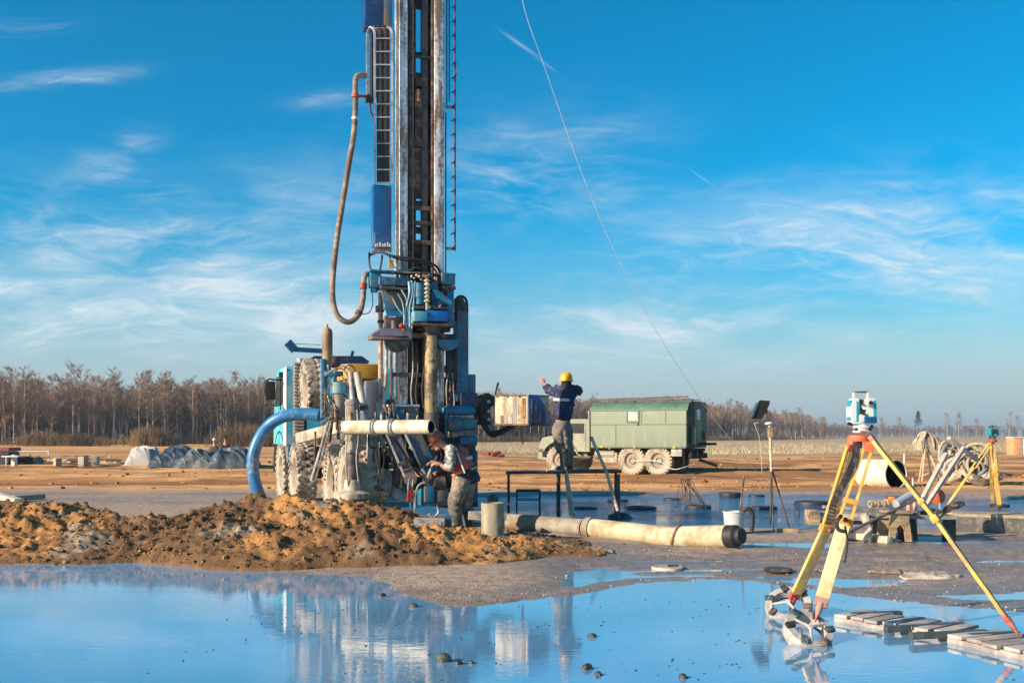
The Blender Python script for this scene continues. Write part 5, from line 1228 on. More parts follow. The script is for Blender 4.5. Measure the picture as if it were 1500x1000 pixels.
# bundle of thin rods
a = G(1003, 745); t_ = thing('rod_bundle', 'spiky bundle of thin rusty rods standing at the edge of the pool', 'rod bundle', a)
rr = random.Random(2)
for i in range(16):
    f = i / 15; Yk = a.y + rr.uniform(-.2, .2)
    MB().cyl(P(996 + 14 * f + rr.uniform(-2, 2), 700 + rr.uniform(-3, 3), Yk), P(984 + 52 * rr.random(), 742 + rr.uniform(-8, 3), Yk - .1), .009, None, 5).build('rod', RUST, t_)
# bucket with stick
a = gp(1075, 783); t_ = thing('bucket', 'pale grey plastic bucket at the edge of the far pool', 'bucket', a); s = a.y / F
MB().lathe([(.13, 0), (.135, 0), (.165, .33), (.175, .335), (.175, .35), (.155, .35), (.128, .02), (0, .02), (0, 0)], a, n=28).build('pail', mat('bucket_grey', (.55, .54, .52), .5, var=.12, dirt=(.4, .34, .28), damt=.3), t_)
u = [a + Vector((.17 * math.cos(t), .17 * math.sin(t) , .33 - .12 * max(0, math.sin(t)))) for t in [i * .33 for i in range(10)]]
MB().tube(u, .006, 5).build('bail', DARK, t_)
p = a + Vector((.06, 0, .02)); tag(MB().tube([p, P(1090, 695, a.y)], .016, 7).build('long_handle', RUST), 'long rusty stick standing in the grey bucket', 'stick')
tag(MB().tube(smooth([a + Vector((.10, -.05, .34)), a + Vector((.2, -.1, .40)), a + Vector((.27, -.1, .30)), a + Vector((.25, -.12, .05))], 6), .035, 9).build('rubber_offcut', RUBBER), 'bent piece of black rubber hanging over the bucket rim', 'rubber piece')
# work lamp on its stand
Yl = 16.6; t_ = thing('work_lamp', 'black floodlight on a tall thin stand beside the bucket', 'lamp', gp(1143, 780))
q = lambda x, y, dy=0.: P(x, y, Yl) + Vector((0, dy, 0))
mb = MB(); mb.prism([q(1098, 613, -.1), q(1111, 588, -.02), q(1113, 586, 0), q(1128, 587, .0), q(1127, 593, 0), q(1117, 610, -.05), q(1113, 614, -.1)], (.05, .22, .01)); hd_ = mb.build('lamp_housing', BLACK, t_)
MB().prism([q(1099.5, 611, -.11), q(1111, 589.5, -.03), q(1112, 590, -.03), q(1101, 611.5, -.11)], (-.004, .2, .002)).build('lamp_glass', mat('lamp_glass', (.05, .05, .055), .12, var=.1), hd_)
mb = MB(); mb.bar(q(1105, 607), q(1124, 602, .05), .05, .05); mb.bar(q(1122, 601, .03), q(1127.5, 607), .06, .06); mb.bar(q(1126, 604), q(1127, 617), .05, .05); mb.build('lamp_bracket', mat('bracket_brown', (.09, .06, .05), .6), hd_)
MB().ball(q(1126, 620), .06, 2, (1.2, 1.2, .5)).build('white_cap', WHITE, t_)
mb = MB(); mb.bar(q(1128, 625), q(1128.5, 640), .07, .07); mb.build('wooden_block', WOOD, t_)
mb = MB(); mb.cyl(q(1127.5, 620), q(1130, 690), .025, .022, 8); mb.build('upper_pole', WP, t_)
for (x1, y1) in ((1133, 778), (1157, 776), (1140, 772)): MB().cyl(q(1130, 684), Vector(gp(x1, y1)) if y1 > 775 else q(x1, y1, .5), .014, .012, 6).build('stand_leg', DARK, t_)
mb = MB(); mb.cyl(q(1104, 620), q(1128, 616), .008, None, 5); mb.tube(smooth([q(1105, 620), q(1112, 640), q(1115, 665), q(1116, 690)], 4), .006, 5); mb.build('lamp_cable', mat('pale_cable', (.5, .42, .32), .6), t_)
p = gp(1150, 781); tag(MB().bar(p + Vector((-.15, 0, .03)), p + Vector((.18, -.05, .03)), .09, .07, bev=.01).build('wood_offcut', WOOD), 'pale wood offcut at the foot of the lamp stand', 'wood block')
# ------------------------------------------------------------------ green box truck
GX, GY = 0., 0.; gphi = R(28); Yg = 40.
corner = G(1005, 697); corner = Vector(((1005 - 750) / F * Yg, Yg, 0))
hx, hy = -math.cos(gphi), math.sin(gphi)                    # heading
# local frame: +x = heading, +y = towards the far side
truck = thing('box_truck', 'old pale green six-wheeled box truck with roof rack, parked beyond the pool', 'truck', corner, math.atan2(hy, hx))
# with this rotation local +y points to (-hy, hx): towards the viewer; the body therefore extends to negative y
tinv = tmat(truck).inverted(); TS = Yg / F
GREEN = mat('truck_green', (.165, .205, .14), .55, var=.12, scale=1.2, dirt=(.26, .27, .20), damt=.34, dscale=1.2, streak=True)
GREENR = mat('truck_roof_green', (.075, .155, .10), .6, var=.2, scale=1.5, dirt=(.16, .20, .13), damt=.2)
GREEND = mat('truck_dark_green', (.03, .085, .06), .55, var=.25, scale=1.5, dirt=(.15, .16, .12), damt=.25)
CABG = mat('cab_pale', (.22, .24, .18), .5, var=.1, scale=1.5, dirt=(.36, .32, .22), damt=.35)
def tp(name, mb, m_, parent=None, sm=35): return mb.build(name, m_, parent or truck, sm, True)
hz = lambda y: CAMH - (y - HY) * TS
W_, zb, ze, zr = 2.6, hz(656), hz(601), hz(587)
Lb = 4.05
prof = [(-W_, zb), (0, zb), (0, ze), (-.03, ze + .10), (-.12, ze + .19), (-.28, zr - .05), (-.50, zr), (-W_ + .50, zr), (-W_ + .28, zr - .05), (-W_ + .12, ze + .19), (-W_ + .03, ze + .10), (-W_, ze)]
body = tp('box_body', MB().prism([(0, y, z) for y, z in prof], (Lb, 0, 0)), GREEN)
upper = prof[2:]
outer = [(-W_ / 2 + (y + W_ / 2) * 1.012, z + .016) for y, z in upper]; inner = [(-W_ / 2 + (y + W_ / 2) * .99, z - .012) for y, z in upper]
tp('roof', MB().prism([(-.06, y, z) for y, z in outer + inner[::-1]], (Lb + .1, 0, 0)), GREENR, body)
tp('rear_panel', MB().prism([(-.02, y * .985 - .017, z * .995 + .005) for y, z in prof], (.014, 0, 0)), GREEND, body)
fr = tp('rear_door', MB().box((-.035, -1.35, (zb + ze) / 2 + .08), (.03, .85, ze - zb - .05), None, .01), mat('door_green', (.06, .16, .10), .5, var=.25, dirt=(.2, .2, .15), damt=.25), body)
tp('door_window', MB().box((-.056, -1.35, hz(606)), (.01, .42, .42), None, .01), mat('pane_pale', (.35, .42, .40), .15, var=.1), fr)
tp('ladder', MB().cyl((-.09, -.32, zb - .3), (-.09, -.32, zr), .035).cyl((-.09, -.62, zb - .3), (-.09, -.62, zr), .03).box((-.09, -.47, zb + .3), (.03, .3, .03)).box((-.09, -.47, zb + .8), (.03, .3, .03)).box((-.09, -.47, zb + 1.3), (.03, .3, .03)), DARK, body)
tp('gas_bottle', MB().lathe([(0, 0), (.12, 0), (.12, .7), (.05, .8), (0, .8)], (-.17, -.45, zb + .15), n=14), GREENR, body)
tp('rear_step', MB().box((-.35, -1.7, zb + .15), (.5, .8, .10), None, .01), BLACK, body)
tp('lamp_cluster', MB().box((-.06, -2.2, zb + .5), (.08, .15, .3)), RED, body)
def wx(px_):     # distance along the near side for a photo column
    k_ = (px_ - 750) / F; t_ = (corner.y * hx - corner.x * hy) / (hx - k_ * hy); return (k_ * t_ - corner.x) * hx + (t_ - corner.y) * hy
sw = tp('side_window', MB().box((wx(927.5), .012, hz(609)), (.42, .022, .37), None, .008), mat('dull_pane', (.46, .50, .42), .3, var=.15, scale=3), body)
tp('window_frame', MB().box((wx(927.5), .010, hz(601.3)), (.56, .028, .045)).box((wx(927.5), .010, hz(617.6)), (.56, .028, .045)).box((wx(927.5) - .255, .010, hz(609.5)), (.045, .026, .40)).box((wx(927.5) + .255, .010, hz(609.5)), (.045, .026, .40)), GREENR, sw)
for a in (hz(621),): tp('waist_seam', MB().box((Lb / 2, .008, a), (Lb, .018, .022)), GREENR, body)
for a in (902, 940, 975): tp('panel_seam', MB().box((wx(a), .006, (zb + hz(621)) / 2 if a == 902 else hz(610)), (.02, .014, (hz(621) - zb) if a == 902 else .5)), GREENR, body)
tp('bottom_trim', MB().box((Lb / 2, .01, zb + .02), (Lb, .05, .07), None, .01), mat('trim_dark', (.10, .13, .09), .6), body)
for a in (882, 930, 988): tp('marker_lamp', MB().box((wx(a), .05, zb + .03), (.14, .05, .07)), AMBER, body)
tp('hinge', MB().box((wx(934), .03, hz(620)), (.07, .05, .10)), GREENR, body)
mb = MB(); rk = tp('roof_rack', MB().bar((.1, -.6, zr + .10), (Lb, -.6, zr + .09), .05, .05).bar((.1, -1.8, zr + .10), (Lb, -1.8, zr + .09), .05, .05), DARK)
for i in range(5): tp('rack_foot', MB().box((.3 + i * .85, -.6, zr + .04), (.05, .05, .14)).bar((.3 + i * .85, -.6, zr + .115), (.3 + i * .85, -1.8, zr + .115), .04, .03), DARK, rk)
tp('ladder_pole', MB().bar((.2, -.85, zr + .2), (Lb + .3, -.8, zr + .13), .07, .07), DARK, rk); tp('ladder_pole', MB().bar((.9, -1.1, zr + .18), (Lb + .2, -1.05, zr + .16), .04, .04), DARK, rk)
# wheels, chassis
def truck_wheel():
    o = make_wheel('wheel', mat('pale_caked_tyre', (.22, .19, .15), .9, var=.3, scale=6, dirt=(.42, .36, .27), damt=.75, dscale=1.6, bump=.5), .57, .36); o.parent = truck; return o
tw = truck_wheel(); first = True
for a, sides in ((963, (0, 1)), (924, (0, 1)), (818, (0, 1))):
    for s_ in sides:
        o = tw if first else copy_tree(tw, truck); first = False
        o.location = (wx(a), -.22 if s_ == 0 else -2.1, .56); o.rotation_euler = (0, 0, R(90) if s_ else R(-90))
for a in (963, 924, 818): tp('axle', MB().cyl((wx(a), -.3, .56), (wx(a), -2.1, .56), .09), DARK)
tp('chassis_rail', MB().box((3.3, -.8, .85), (7.0, .12, .24)), DARK); tp('chassis_rail', MB().box((3.3, -1.6, .85), (7.0, .12, .24)), DARK)
tp('air_tank', MB().cyl((wx(884) - .4, -.3, .78), (wx(884) + .45, -.3, .78), .19), CABG); tp('fuel_tank', MB().box((wx(890), -.35, .66), (.7, .4, .42), None, .06), mat('tank_cream', (.42, .40, .30), .6, dirt=(.3, .24, .17), damt=.4))
tp('tool_box', MB().box((wx(990), -.25, .92), (.45, .4, .36), None, .03), mat('box_pale', (.45, .43, .38), .6, dirt=(.25, .22, .16), damt=.3)); tp('mud_flap', MB().box((wx(1000), -.4, .55), (.04, .5, .6)), BLACK)
tp('rear_bumper', MB().box((-.1, -1.2, .75), (.16, 2.0, .22), None, .02), BLACK); tp('tow_bar', MB().bar((-.1, -1.3, .6), (-.8, -1.5, .35), .12, .12), DARK)
tp('underside', MB().box((1.6, -1.2, zb - .08), (3.4, 1.9, .12)), BLACK)
tp('slack_cable', MB().tube(smooth([(wx(930), .05, .55), (wx(965), .05, .55), (wx(985), .03, .25), (wx(1000), .0, .3), (-.2, -.5, .45)], 5), .014, 6), WHITE)
# bonneted cab in front of the box
cx0 = Lb + .12
zc = hz(612)
cabp = [(cx0, .9), (cx0, zc - .08), (cx0 + .15, zc), (cx0 + .95, zc), (cx0 + 1.25, hz(632)), (cx0 + 1.3, .9)]
cb = tp('cab', MB().prism([(x, -.15, z) for x, z in cabp], (0, -2.0, 0)), CABG)
tp('cab_window', MB().prism([(cx0 + .25, -.148, hz(634)), (cx0 + .25, -.148, hz(619)), (cx0 + .85, -.148, hz(619)), (cx0 + 1.0, -.148, hz(634))], (0, .014, 0)), MATS['cab_glass'], cb)
tp('windscreen', MB().prism([(cx0 + .99, -.3, zc - .06), (cx0 + 1.26, -.3, hz(633)), (cx0 + 1.26, -2.0, hz(633)), (cx0 + .99, -2.0, zc - .06)], (.014, 0, .01)), MATS['cab_glass'], cb)
tp('door_seam', MB().box((cx0 + .18, -.146, 1.5), (.015, .012, 1.1)).box((cx0 + 1.05, -.146, 1.35), (.015, .012, .8)), GREENR, cb)
tp('bonnet', MB().prism([(cx0 + 1.31, -.5, 1.0), (cx0 + 1.31, -.5, hz(634)), (cx0 + 2.35, -.55, hz(641)), (cx0 + 2.5, -.55, hz(650)), (cx0 + 2.5, -.55, 1.0)], (0, -1.3, 0)), CABG)
mb = MB(); arc = [(wx(818) + .85 * math.cos(a_), .56 + .80 * math.sin(a_)) for a_ in [math.pi * i / 10 for i in range(11)]]
for (xa, za), (xb, zb_) in zip(arc, arc[1:]): mb.bar((xa, -.42, za), (xb, -.42, zb_), .62, .05, ext=.03)
tp('front_wing', mb, CABG)
tp('running_board', MB().box((cx0 + .5, -.25, .68), (1.1, .3, .08)), DARK)
tp('front_bumper', MB().box((wx(796), -1.15, .78), (.22, 2.1, .26), None, .03), BLACK); tp('bumper_horn', MB().bar((wx(808), -.3, 1.05), (wx(793), -.25, .75), .3, .1), BLACK)
tp('headlight', MB().cyl((wx(801), -.45, 1.05), (wx(799), -.45, 1.05), .12, None, 14), WHITE)
tp('side_mirror', MB().box((cx0 + 1.2, .12, hz(624)), (.05, .18, .3), None, .02), BLACK, cb); tp('exhaust', MB().cyl((cx0 - .05, .0, .9), (cx0 - .05, .0, hz(600)), .05), CABG)
# ------------------------------------------------------------------ survey instrument on its tripod, near the camera
YEL = mat('yellow_wood', (.70, .39, .055), .5, var=.2, scale=3, dirt=(.36, .22, .10), damt=.36, dscale=3, stretch=(3, 3, .6))
PALEY = mat('pale_yellow_wood', (.76, .57, .26), .5, var=.15, scale=3, dirt=(.46, .34, .18), damt=.36, dscale=3, stretch=(3, 3, .6))
ORNG = mat('orange_red_metal', (.62, .12, .045), .42, var=.15, scale=5, dirt=(.3, .16, .1), damt=.22)
OCHR = mat('orange_fitting', (.68, .26, .04), .45, var=.15, scale=5)
STRAP = mat('black_strap', (.02, .017, .016), .8, var=.4, scale=12, dirt=(.12, .10, .09), damt=.3)
Yt = 8.4
tri = thing('survey_tripod', 'large yellow wooden survey tripod standing in the near puddle', 'tripod', Vector((P(1262, 0, Yt).x, Yt, 0)))
q = lambda x, y, Y=Yt: P(x, y, Y)
hc = q(1259, 640)
mb = MB(); mb.lathe([(0, -.035), (.085, -.035), (.092, -.02), (.092, .01), (.08, .018), (0, .018)], hc, n=32)
for a_ in (200, 325, 80): mb.box(hc + Vector((math.cos(R(a_)) * .07, math.sin(R(a_)) * .07, -.04)), (.05, .06, .045), Matrix.Rotation(R(a_), 3, 'Z'), .008)
head_ = mb.build('head_plate', ORNG, tri)
MB().cyl(hc - Vector((0, 0, .09)), hc - Vector((0, 0, .03)), .022, None, 14).build('centre_screw', GUN, head_)
def leg(top, knee, foot, m_low, face, wlow, label=None):
    """two rods, clamp and lower plank"""
    top, knee, foot = Vector(top), Vector(knee), Vector(foot); d = (foot - top).normalized(); sdir = Vector(face).normalized(); sdir = (sdir - d * sdir.dot(d)).normalized(); nrm = d.cross(sdir)
    mb = MB()
    for s_ in (-1, 1): mb.bar(top + sdir * s_ * .030, knee + d * .06 + sdir * s_ * (wlow / 2 - .004), .024, .030, up=nrm, bev=.006)
    lg = mb.build('leg', YEL, tri)
    mb = MB(); mb.bar(knee - d * .02, foot - d * (.06 if wlow > .07 else .10), wlow * 1.02, .030, up=nrm, bev=.006); mb.build('lower_leg', m_low, lg)
    mb = MB(); mb.bar(knee - d * .01, knee + d * .05, wlow + .035, .058, up=nrm, bev=.008); mb.build('clamp', OCHR, lg); MB().bar(knee - d * .17, knee - d * .13, wlow + .02, .05, up=nrm, bev=.008).build('clamp_band', OCHR, lg)
    MB().cyl(knee + d * .02 + nrm * .03, knee + d * .02 + nrm * .065, .018, None, 12).build('clamp_screw', DARK, lg)
    mb = MB(); mb.bar(top - d * .05, top + d * .04, .078, .04, up=nrm, bev=.01); mb.build('hinge', ORNG, lg)
    mb = MB(); mb.bar(foot - d * .13, foot - d * .05, wlow * 1.04, .036, up=nrm, bev=.008); mb.lathe([(.03, 0), (.026, .06), (.006, .15), (0, .16)], foot - d * .08, d, 14); mb.bar(foot - d * .085 - sdir * .03, foot - d * .085 + sdir * .055, .03, .02, up=nrm, bev=.004)
    mb.build('foot_spike', mat('red_foot', (.36, .05, .035), .5, var=.3, dirt=(.3, .2, .15), damt=.3), lg)
    return lg
leg(q(1246, 654, 8.45), q(1213, 770, 8.68), q(1160, 884, 9.0), mat('golden_wood', (.72, .43, .11), .5, var=.2, scale=3, dirt=(.45, .3, .15), damt=.34, stretch=(3, 3, .6)), (1, .35, 0), .10)
leg(q(1272, 656, 8.3), q(1238, 760, 8.1), q(1198, 897, 7.9), PALEY, (1, -.2, 0), .10)
leg(q(1280, 646, 8.3), q(1368, 756, 8.0), q(1484, 918, 7.7), YEL, (.5, 1, .2), .06)
mb = MB(); pp = smooth([q(1255, 650, 8.3), q(1252, 672, 8.25), q(1240, 700, 8.2), q(1222, 735, 8.2), q(1216, 765, 8.2)], 6)
for a, b_ in zip(pp, pp[1:]): mb.bar(a, b_, .058, .008, up=(0, 1, 0), ext=.006)
mb.build('carry_strap', STRAP, tri)
MB().tube(smooth([q(1238, 770, 8.0), q(1241, 790, 7.95), q(1240, 808, 7.95), q(1237, 824, 7.95)], 5), .008, 6).build('loose_strap', STRAP, tri)
MB().tube(smooth([q(1232, 755, 8.0), q(1226, 764, 7.95), q(1228, 775, 7.95), q(1238, 778, 7.95)], 5), .016, 7).build('strap_buckle', STRAP, tri)
# the instrument
zi = q(0, 634).z; ic = Vector((q(1261.5, 0).x, Yt - .01, zi)); S_ = Yt / F
WHT = mat('instrument_white', (.56, .57, .53), .38, var=.05, scale=4, dirt=(.5, .48, .42), damt=.12)
TQ = mat('instrument_teal', (.02, .25, .29), .38, var=.08, scale=4)
NAV = mat('instrument_blue', (.01, .11, .25), .35, var=.1)
inst = thing('total_station', 'white and teal survey instrument mounted on the big yellow tripod', 'survey instrument', ic)
def ii(x, y, dy=0.): return Vector((q(x, y).x, Yt + dy, q(x, y).z))
mb = MB(); mb.lathe([(0, 0), (.070, 0), (.074, .012), (.060, .020), (.060, .034), (.072, .040), (.072, .052), (.05, .058), (.05, .07), (0, .07)], ic + Vector((0, 0, .003)), n=28); trb = mb.build('tribrach', WHT, inst)
for a_ in (210, 330, 90): MB().lathe([(0, 0), (.016, 0), (.016, .018), (0, .018)], ic + Vector((math.cos(R(a_)) * .062, math.sin(R(a_)) * .062, .021)), n=12).build('levelling_screw', BLACK, trb)
MB().box(ic + Vector((-.012, -.0725, .012)), (.05, .012, .014), None, .003).build('red_plate', RED, trb)
MB().cyl(ic + Vector((-.075, 0, .075)), ic + Vector((-.115, -.01, .078)), .014, None, 12).build('tangent_knob', BLACK, inst)
MB().cyl(ic + Vector((.06, -.03, .05)), ic + Vector((.085, -.04, .05)), .014, None, 12).build('tangent_knob', BLACK, inst)
MB().box(ii(1261, 618.5), (.17, .13, .022), None, .008).build('alidade_base', WHT, inst)
def standard(x0, x1, y0, y1, m_, nm, taper=3):
    pl = [(x0 + taper, y0), (x1 - taper * .6, y0), (x1, y0 + 6), (x1, y1), (x0, y1), (x0 - 1 if taper > 2 else x0, y0 + 14)]
    mb = MB(); mb.prism([ii(a, b_, -.065) for a, b_ in pl], (0, .13, 0)); es = mb.bm.edges[:]; bmesh.ops.bevel(mb.bm, geom=es, offset=.005, segments=2, affect='EDGES'); return mb.build(nm, m_, inst)
st = standard(1244, 1256, 583.5, 619, WHT, 'standard')
mb = MB(); mb.prism([ii(a, b_, -.05) for a, b_ in ((1243.6, 588), (1245, 586), (1245, 616), (1243.6, 616))], (0, .1, 0)); mb.build('side_cover', TQ, st)
mb = MB(); mb.prism([ii(a, b_, -.069) for a, b_ in ((1250.5, 588), (1254.5, 588), (1254.5, 616), (1250.5, 618))], (0, .005, 0)); mb.build('front_inlay', TQ, st)
st2 = standard(1266, 1280, 583.5, 619, WHT, 'standard', 2)
mb = MB(); mb.prism([ii(a, b_, -.071) for a, b_ in ((1275, 586), (1279.5, 588), (1280, 611), (1275.5, 611))], (0, .139, 0)); mb.build('side_cover', TQ, st2)
mb = MB(); mb.box(ii(1270.5, 615, -.062), (.105, .04, .055), None, .006); kp = mb.build('keypad', NAV, inst)
MB().box(ii(1270, 615, -.083), (.085, .004, .036), None, .001).build('display', mat('display_dark', (.01, .06, .13), .15, var=.1), kp)
MB().box(ii(1259, 613, -.05), (.05, .05, .06), None, .006).build('lower_housing', WHT, inst)
mb = MB(); mb.cyl(ii(1262, 597, .09), ii(1263, 595, -.05), .030, .028, 20); mb.lathe([(.0, 0), (.024, 0), (.028, .02), (.02, .05), (.012, .06), (0, .06)], ii(1267.5, 590.5, -.055), (0, -1, 0), 18); tl = mb.build('telescope', WHT, inst)
MB().cyl(ii(1267.5, 590.5, -.112), ii(1267.5, 590.5, -.135), .014, .017, 16).build('eyepiece', BLACK, tl)
MB().cyl(ii(1263, 596, -.05), ii(1263, 596, -.03), .024, None, 16).build('focus_ring', DARK, tl); MB().cyl(ii(1257, 604, -.06), ii(1257, 604, -.095), .013, None, 12).build('clamp_knob', BLACK, inst); MB().box(ii(1259.5, 593, -.02), (.03, .06, .09), None, .006).build('inner_housing', DARK, inst)
mb = MB(); mb.bar(ii(1250.5, 584), ii(1250.5, 574), .016, .03, bev=.004); mb.bar(ii(1271, 584), ii(1270.5, 574), .016, .03, bev=.004); hd_ = mb.build('handle', WHT, inst); MB().bar(ii(1249, 574), ii(1272, 574), .028, .014, bev=.004).build('grip', GUN, hd_)
# ring shoes under the feet
def ring_shoe(c, r, lab, tilt, n=6, ph=0.):
    t_ = thing('ring_shoe', lab, 'ring base', c, 0, 'ring shoes under the tripod feet')
    e = Matrix.Rotation(tilt[0], 3, 'X') @ Matrix.Rotation(tilt[1], 3, 'Y'); ax = e @ Vector((0, 0, 1))
    MB().lathe([(r * .66, -.03), (r, -.06), (r * 1.03, -.01), (r * .98, .035), (r * .70, .04)], c, ax, 40, True).build('ring', mat('ring_white', (.42, .385, .36), .6, var=.2, scale=8, dirt=(.25, .2, .18), damt=.35), t_)
    MB().lathe([(r * .80, -.075), (r * .92, -.075), (r * .92, -.036), (r * .80, -.036)], c, ax, 40, True).build('under_ring', DARK, t_)
    for i in range(n):
        a_ = ph + 6.2832 * i / n; p = c + e @ Vector((math.cos(a_) * r * .85, math.sin(a_) * r * .85, .045))
        MB().box(p, (.075, .05, .03), e @ Matrix.Rotation(a_ + .3, 3, 'Z'), .008).build('block', (mat('block_teal', (.035, .06, .065), .6, var=.4, dirt=(.3, .28, .25), damt=.3), DARK)[i % 2], t_)
    for i in range(3):
        a_ = ph + .4 + 2.1 * i; MB().cyl(c + e @ Vector((math.cos(a_) * r * .8, math.sin(a_) * r * .8, .03)), c + e @ Vector((-math.cos(a_) * r * .1, -math.sin(a_) * r * .1, .05)), .012, None, 7).build('spoke', GREYW, t_)
    return t_
c_ = q(1184, 905, 7.85); c_.z = WZ + .085; ring_shoe(c_, .185, 'whitish ring shoe with dark blocks, in open water under the middle tripod leg', (.62, .16))
c_ = q(1155, 872, 9.0); c_.z = WZ + .09; ring_shoe(c_, .20, 'muddy ring shoe half sunk at the shore under the rearmost tripod leg', (.60, -.25), 6, .5)
# duckboards lying in the puddle
BOARD = mat('grey_board', (.36, .31, .275), .8, var=.25, scale=3, dirt=(.22, .18, .16), damt=.35, dscale=2, bump=.2, stretch=(1, 5, 5))
BEDGE = mat('wet_board', (.075, .085, .085), .5, var=.4, scale=4)
def duckboard(pa, pb, depth, n, lab, wd=.10):
    """a long front batten with slats running back from it"""
    pa, pb = Vector(pa), Vector(pb); t_ = thing('duckboard', lab, 'duckboard', pa, 0, 'slatted boards lying in the near puddle'); d = (pb - pa); Ln = d.length; d.normalize(); s_ = Vector((-d.y, d.x, 0)); up = Vector((0, 0, 1))
    MB().bar(pa + s_ * .03, pb + s_ * .03, .07, .055, bev=.006).build('front_batten', BOARD, t_); MB().bar(pa + s_ * depth * .85, pb + s_ * depth * .85, .07, .05, bev=.006).build('rear_batten', BEDGE, t_)
    for i in range(n):
        f = (i + .5) / n; c = pa + d * Ln * f; w_ = Ln / n * .80
        o_ = .05 * math.sin(i * 2.3); MB().bar(c + s_ * (-.02 + o_ * .4) + up * .045, c + s_ * (depth + o_) + up * .045, w_, .026, bev=.004).build('slat', BOARD if i % 3 else mat('pale_board', (.43, .38, .335), .8, var=.25, scale=3, dirt=(.25, .2, .18), damt=.3), t_)
zb_ = WZ + .012
duckboard(G(1222, 908, zb_), G(1392, 936, zb_), .42, 7, 'grey slatted board in the puddle reaching from the middle tripod foot')
duckboard(G(1388, 938, zb_), G(1560, 978, zb_), .50, 6, 'grey slatted board in the puddle under the outstretched tripod leg')
for (x0, y0, x1, y1, lab) in ((1246, 901, 1320, 898, 'dark wet batten across the far end of the first slatted board'), (1297, 921, 1412, 915, 'dark wet batten lying over the overlap of the slatted boards'), (1334, 931, 1446, 926, 'shorter dark batten nearer the outstretched tripod foot'), (1420, 932, 1492, 928, 'dark wet batten carrying the outstretched tripod foot')):
    tag(MB().bar(G(x0, y0, .02), G(x1, y1, .02), .06, .05, bev=.008).build('wet_batten', BEDGE), lab, 'batten')
# stones and scraps breaking the water
for i, (x, y, s, lab) in enumerate(((650, 968, .055, 'pointed dark stone sticking up from the water'), (672, 972, .035, 'low dark stone just beside the pointed one'), (690, 971, .03, 'small pale stone next to the low dark stone'), (867, 932, .04, 'rough stone in the water below the signaller'), (860, 979, .05, 'larger rough stone in the water near the picture bottom'), (876, 988, .035, 'flat pebble below the larger rough stone'),
                                   (605, 888, .05, 'wet stone on the gravel tip'), (560, 873, .045, 'flat wet stone at the water edge below the spoil'), (1000, 992, .04, 'low stone in the open water at the bottom'), (726, 971, .012, 'tiny dark pebble in the water'), (30, 822, .07, 'dark mud lump at the puddle edge below the bank'), (10, 824, .05, 'small mud lump at the puddle edge below the bank'))):
    p = G(x, y, WZ); mb = MB(); s *= .62; mb.ball(p + Vector((0, 0, .3 * s)), s, 3, (1.5, 1, .9 if i else 1.5), Matrix.Rotation(i, 3, 'Z'), .10, i); mb.ball(p + Vector((s * .9, 0, 0)), s * .6, 2, (1.4, 1, .6), Matrix.Rotation(i * 2, 3, 'Z'), .16, i + 30)
    tag(mb.build('stone', mat('wet_stone', (.06, .055, .05), .45, var=.5, scale=9, dirt=(.22, .18, .14), damt=.3, dscale=6, bump=.6), None, 50), lab, 'stone')
# flat slag heaps and a disc on the wet ground
a = gp(978, 830); t_ = thing('disc_cover', 'pale round cover lying flat at the shore of the puddle', 'cover', a); MB().lathe([(0, .0), (.17, 0), (.19, .015), (.19, .045), (.15, .05), (0, .045)], a, n=32).build('disc', CREAM, t_); MB().box(a + Vector((.06, 0, .055)), (.12, .05, .02), None, .005).build('lug', DARK, t_)
a = gp(1140, 836); tag(MB().lathe([(0, .0), (.15, 0), (.17, .02), (.15, .04), (0, .045)], a, n=24).build('dark_disc', DARK), 'dark flat disc on the wet shore by the rearmost tripod foot', 'disc')
for i, (x, y, sx, lab) in enumerate(((1362, 843, .24, 'pale crumbly slag patch on the wet ground'), (1300, 838, .16, 'low reddish crumbs of slag beside the pale patch'), (1210, 836, .10, 'small slag crumb between the tripod legs'))):
    a = gp(x, y); mb = MB(); rr = random.Random(i)
    mb.ball(a, sx, 4, (1.4, .8, .20), None, 0)
    for v in mb.bm.verts: v.co.z += .05 * (float(fbm(np.array([v.co.x * 14]), np.array([v.co.y * 14]), 7 + i, 4)[0]) - .5); v.co.x += .1 * (float(fbm(np.array([v.co.y * 9]), np.array([v.co.x * 9]), 17, 3)[0]) - .5)
    tag(mb.build('slag_patch', CREAM if i == 0 else mat('slag', (.28, .20, .15), .9, var=.4, scale=9), None, 50), lab, 'slag')
# ------------------------------------------------------------------ littered work bench
Yb = 15.2; q = lambda x, y, Y=Yb: P(x, y, Y)
bt = thing('plank_bench', 'low bench of muddy planks behind the yellow tripod', 'bench', Vector(gp(1270, 793)))
MB().bar(q(1190, 752), q(1392, 756), .5, .06, bev=.01).build('bench_top', WOODG, bt); MB().bar(q(1192, 764, 15.3), q(1330, 766, 15.3), .12, .05, bev=.008).build('side_rail', DARK, bt); MB().bar(q(1205, 742, 15.6), q(1300, 748, 15.5), .14, .05, bev=.008).build('back_plank', WOODG, bt)
for a in (1288, 1390): MB().bar(q(a, 758, 15.4), Vector((q(a, 0, 15.4).x, 15.4, -.05)), .16, .14, up=(0, 1, 0), bev=.01).build('leg', DARK if a > 1300 else WOODG, bt)
MB().tube(smooth([q(1266, 752, 14.9), q(1270, 764, 14.85), q(1275, 773, 14.85), q(1270, 785, 14.85), q(1264, 792, 14.85)], 5), [.05 + .02 * math.sin(i * .5) for i in range(21)], 10).build('curved_leg', CREAM, bt)
MB().bar(q(1190, 746, 15.0), q(1190, 768, 15.0), .18, .2, up=(0, 1, 0), bev=.015).build('end_block', WOOD, bt)
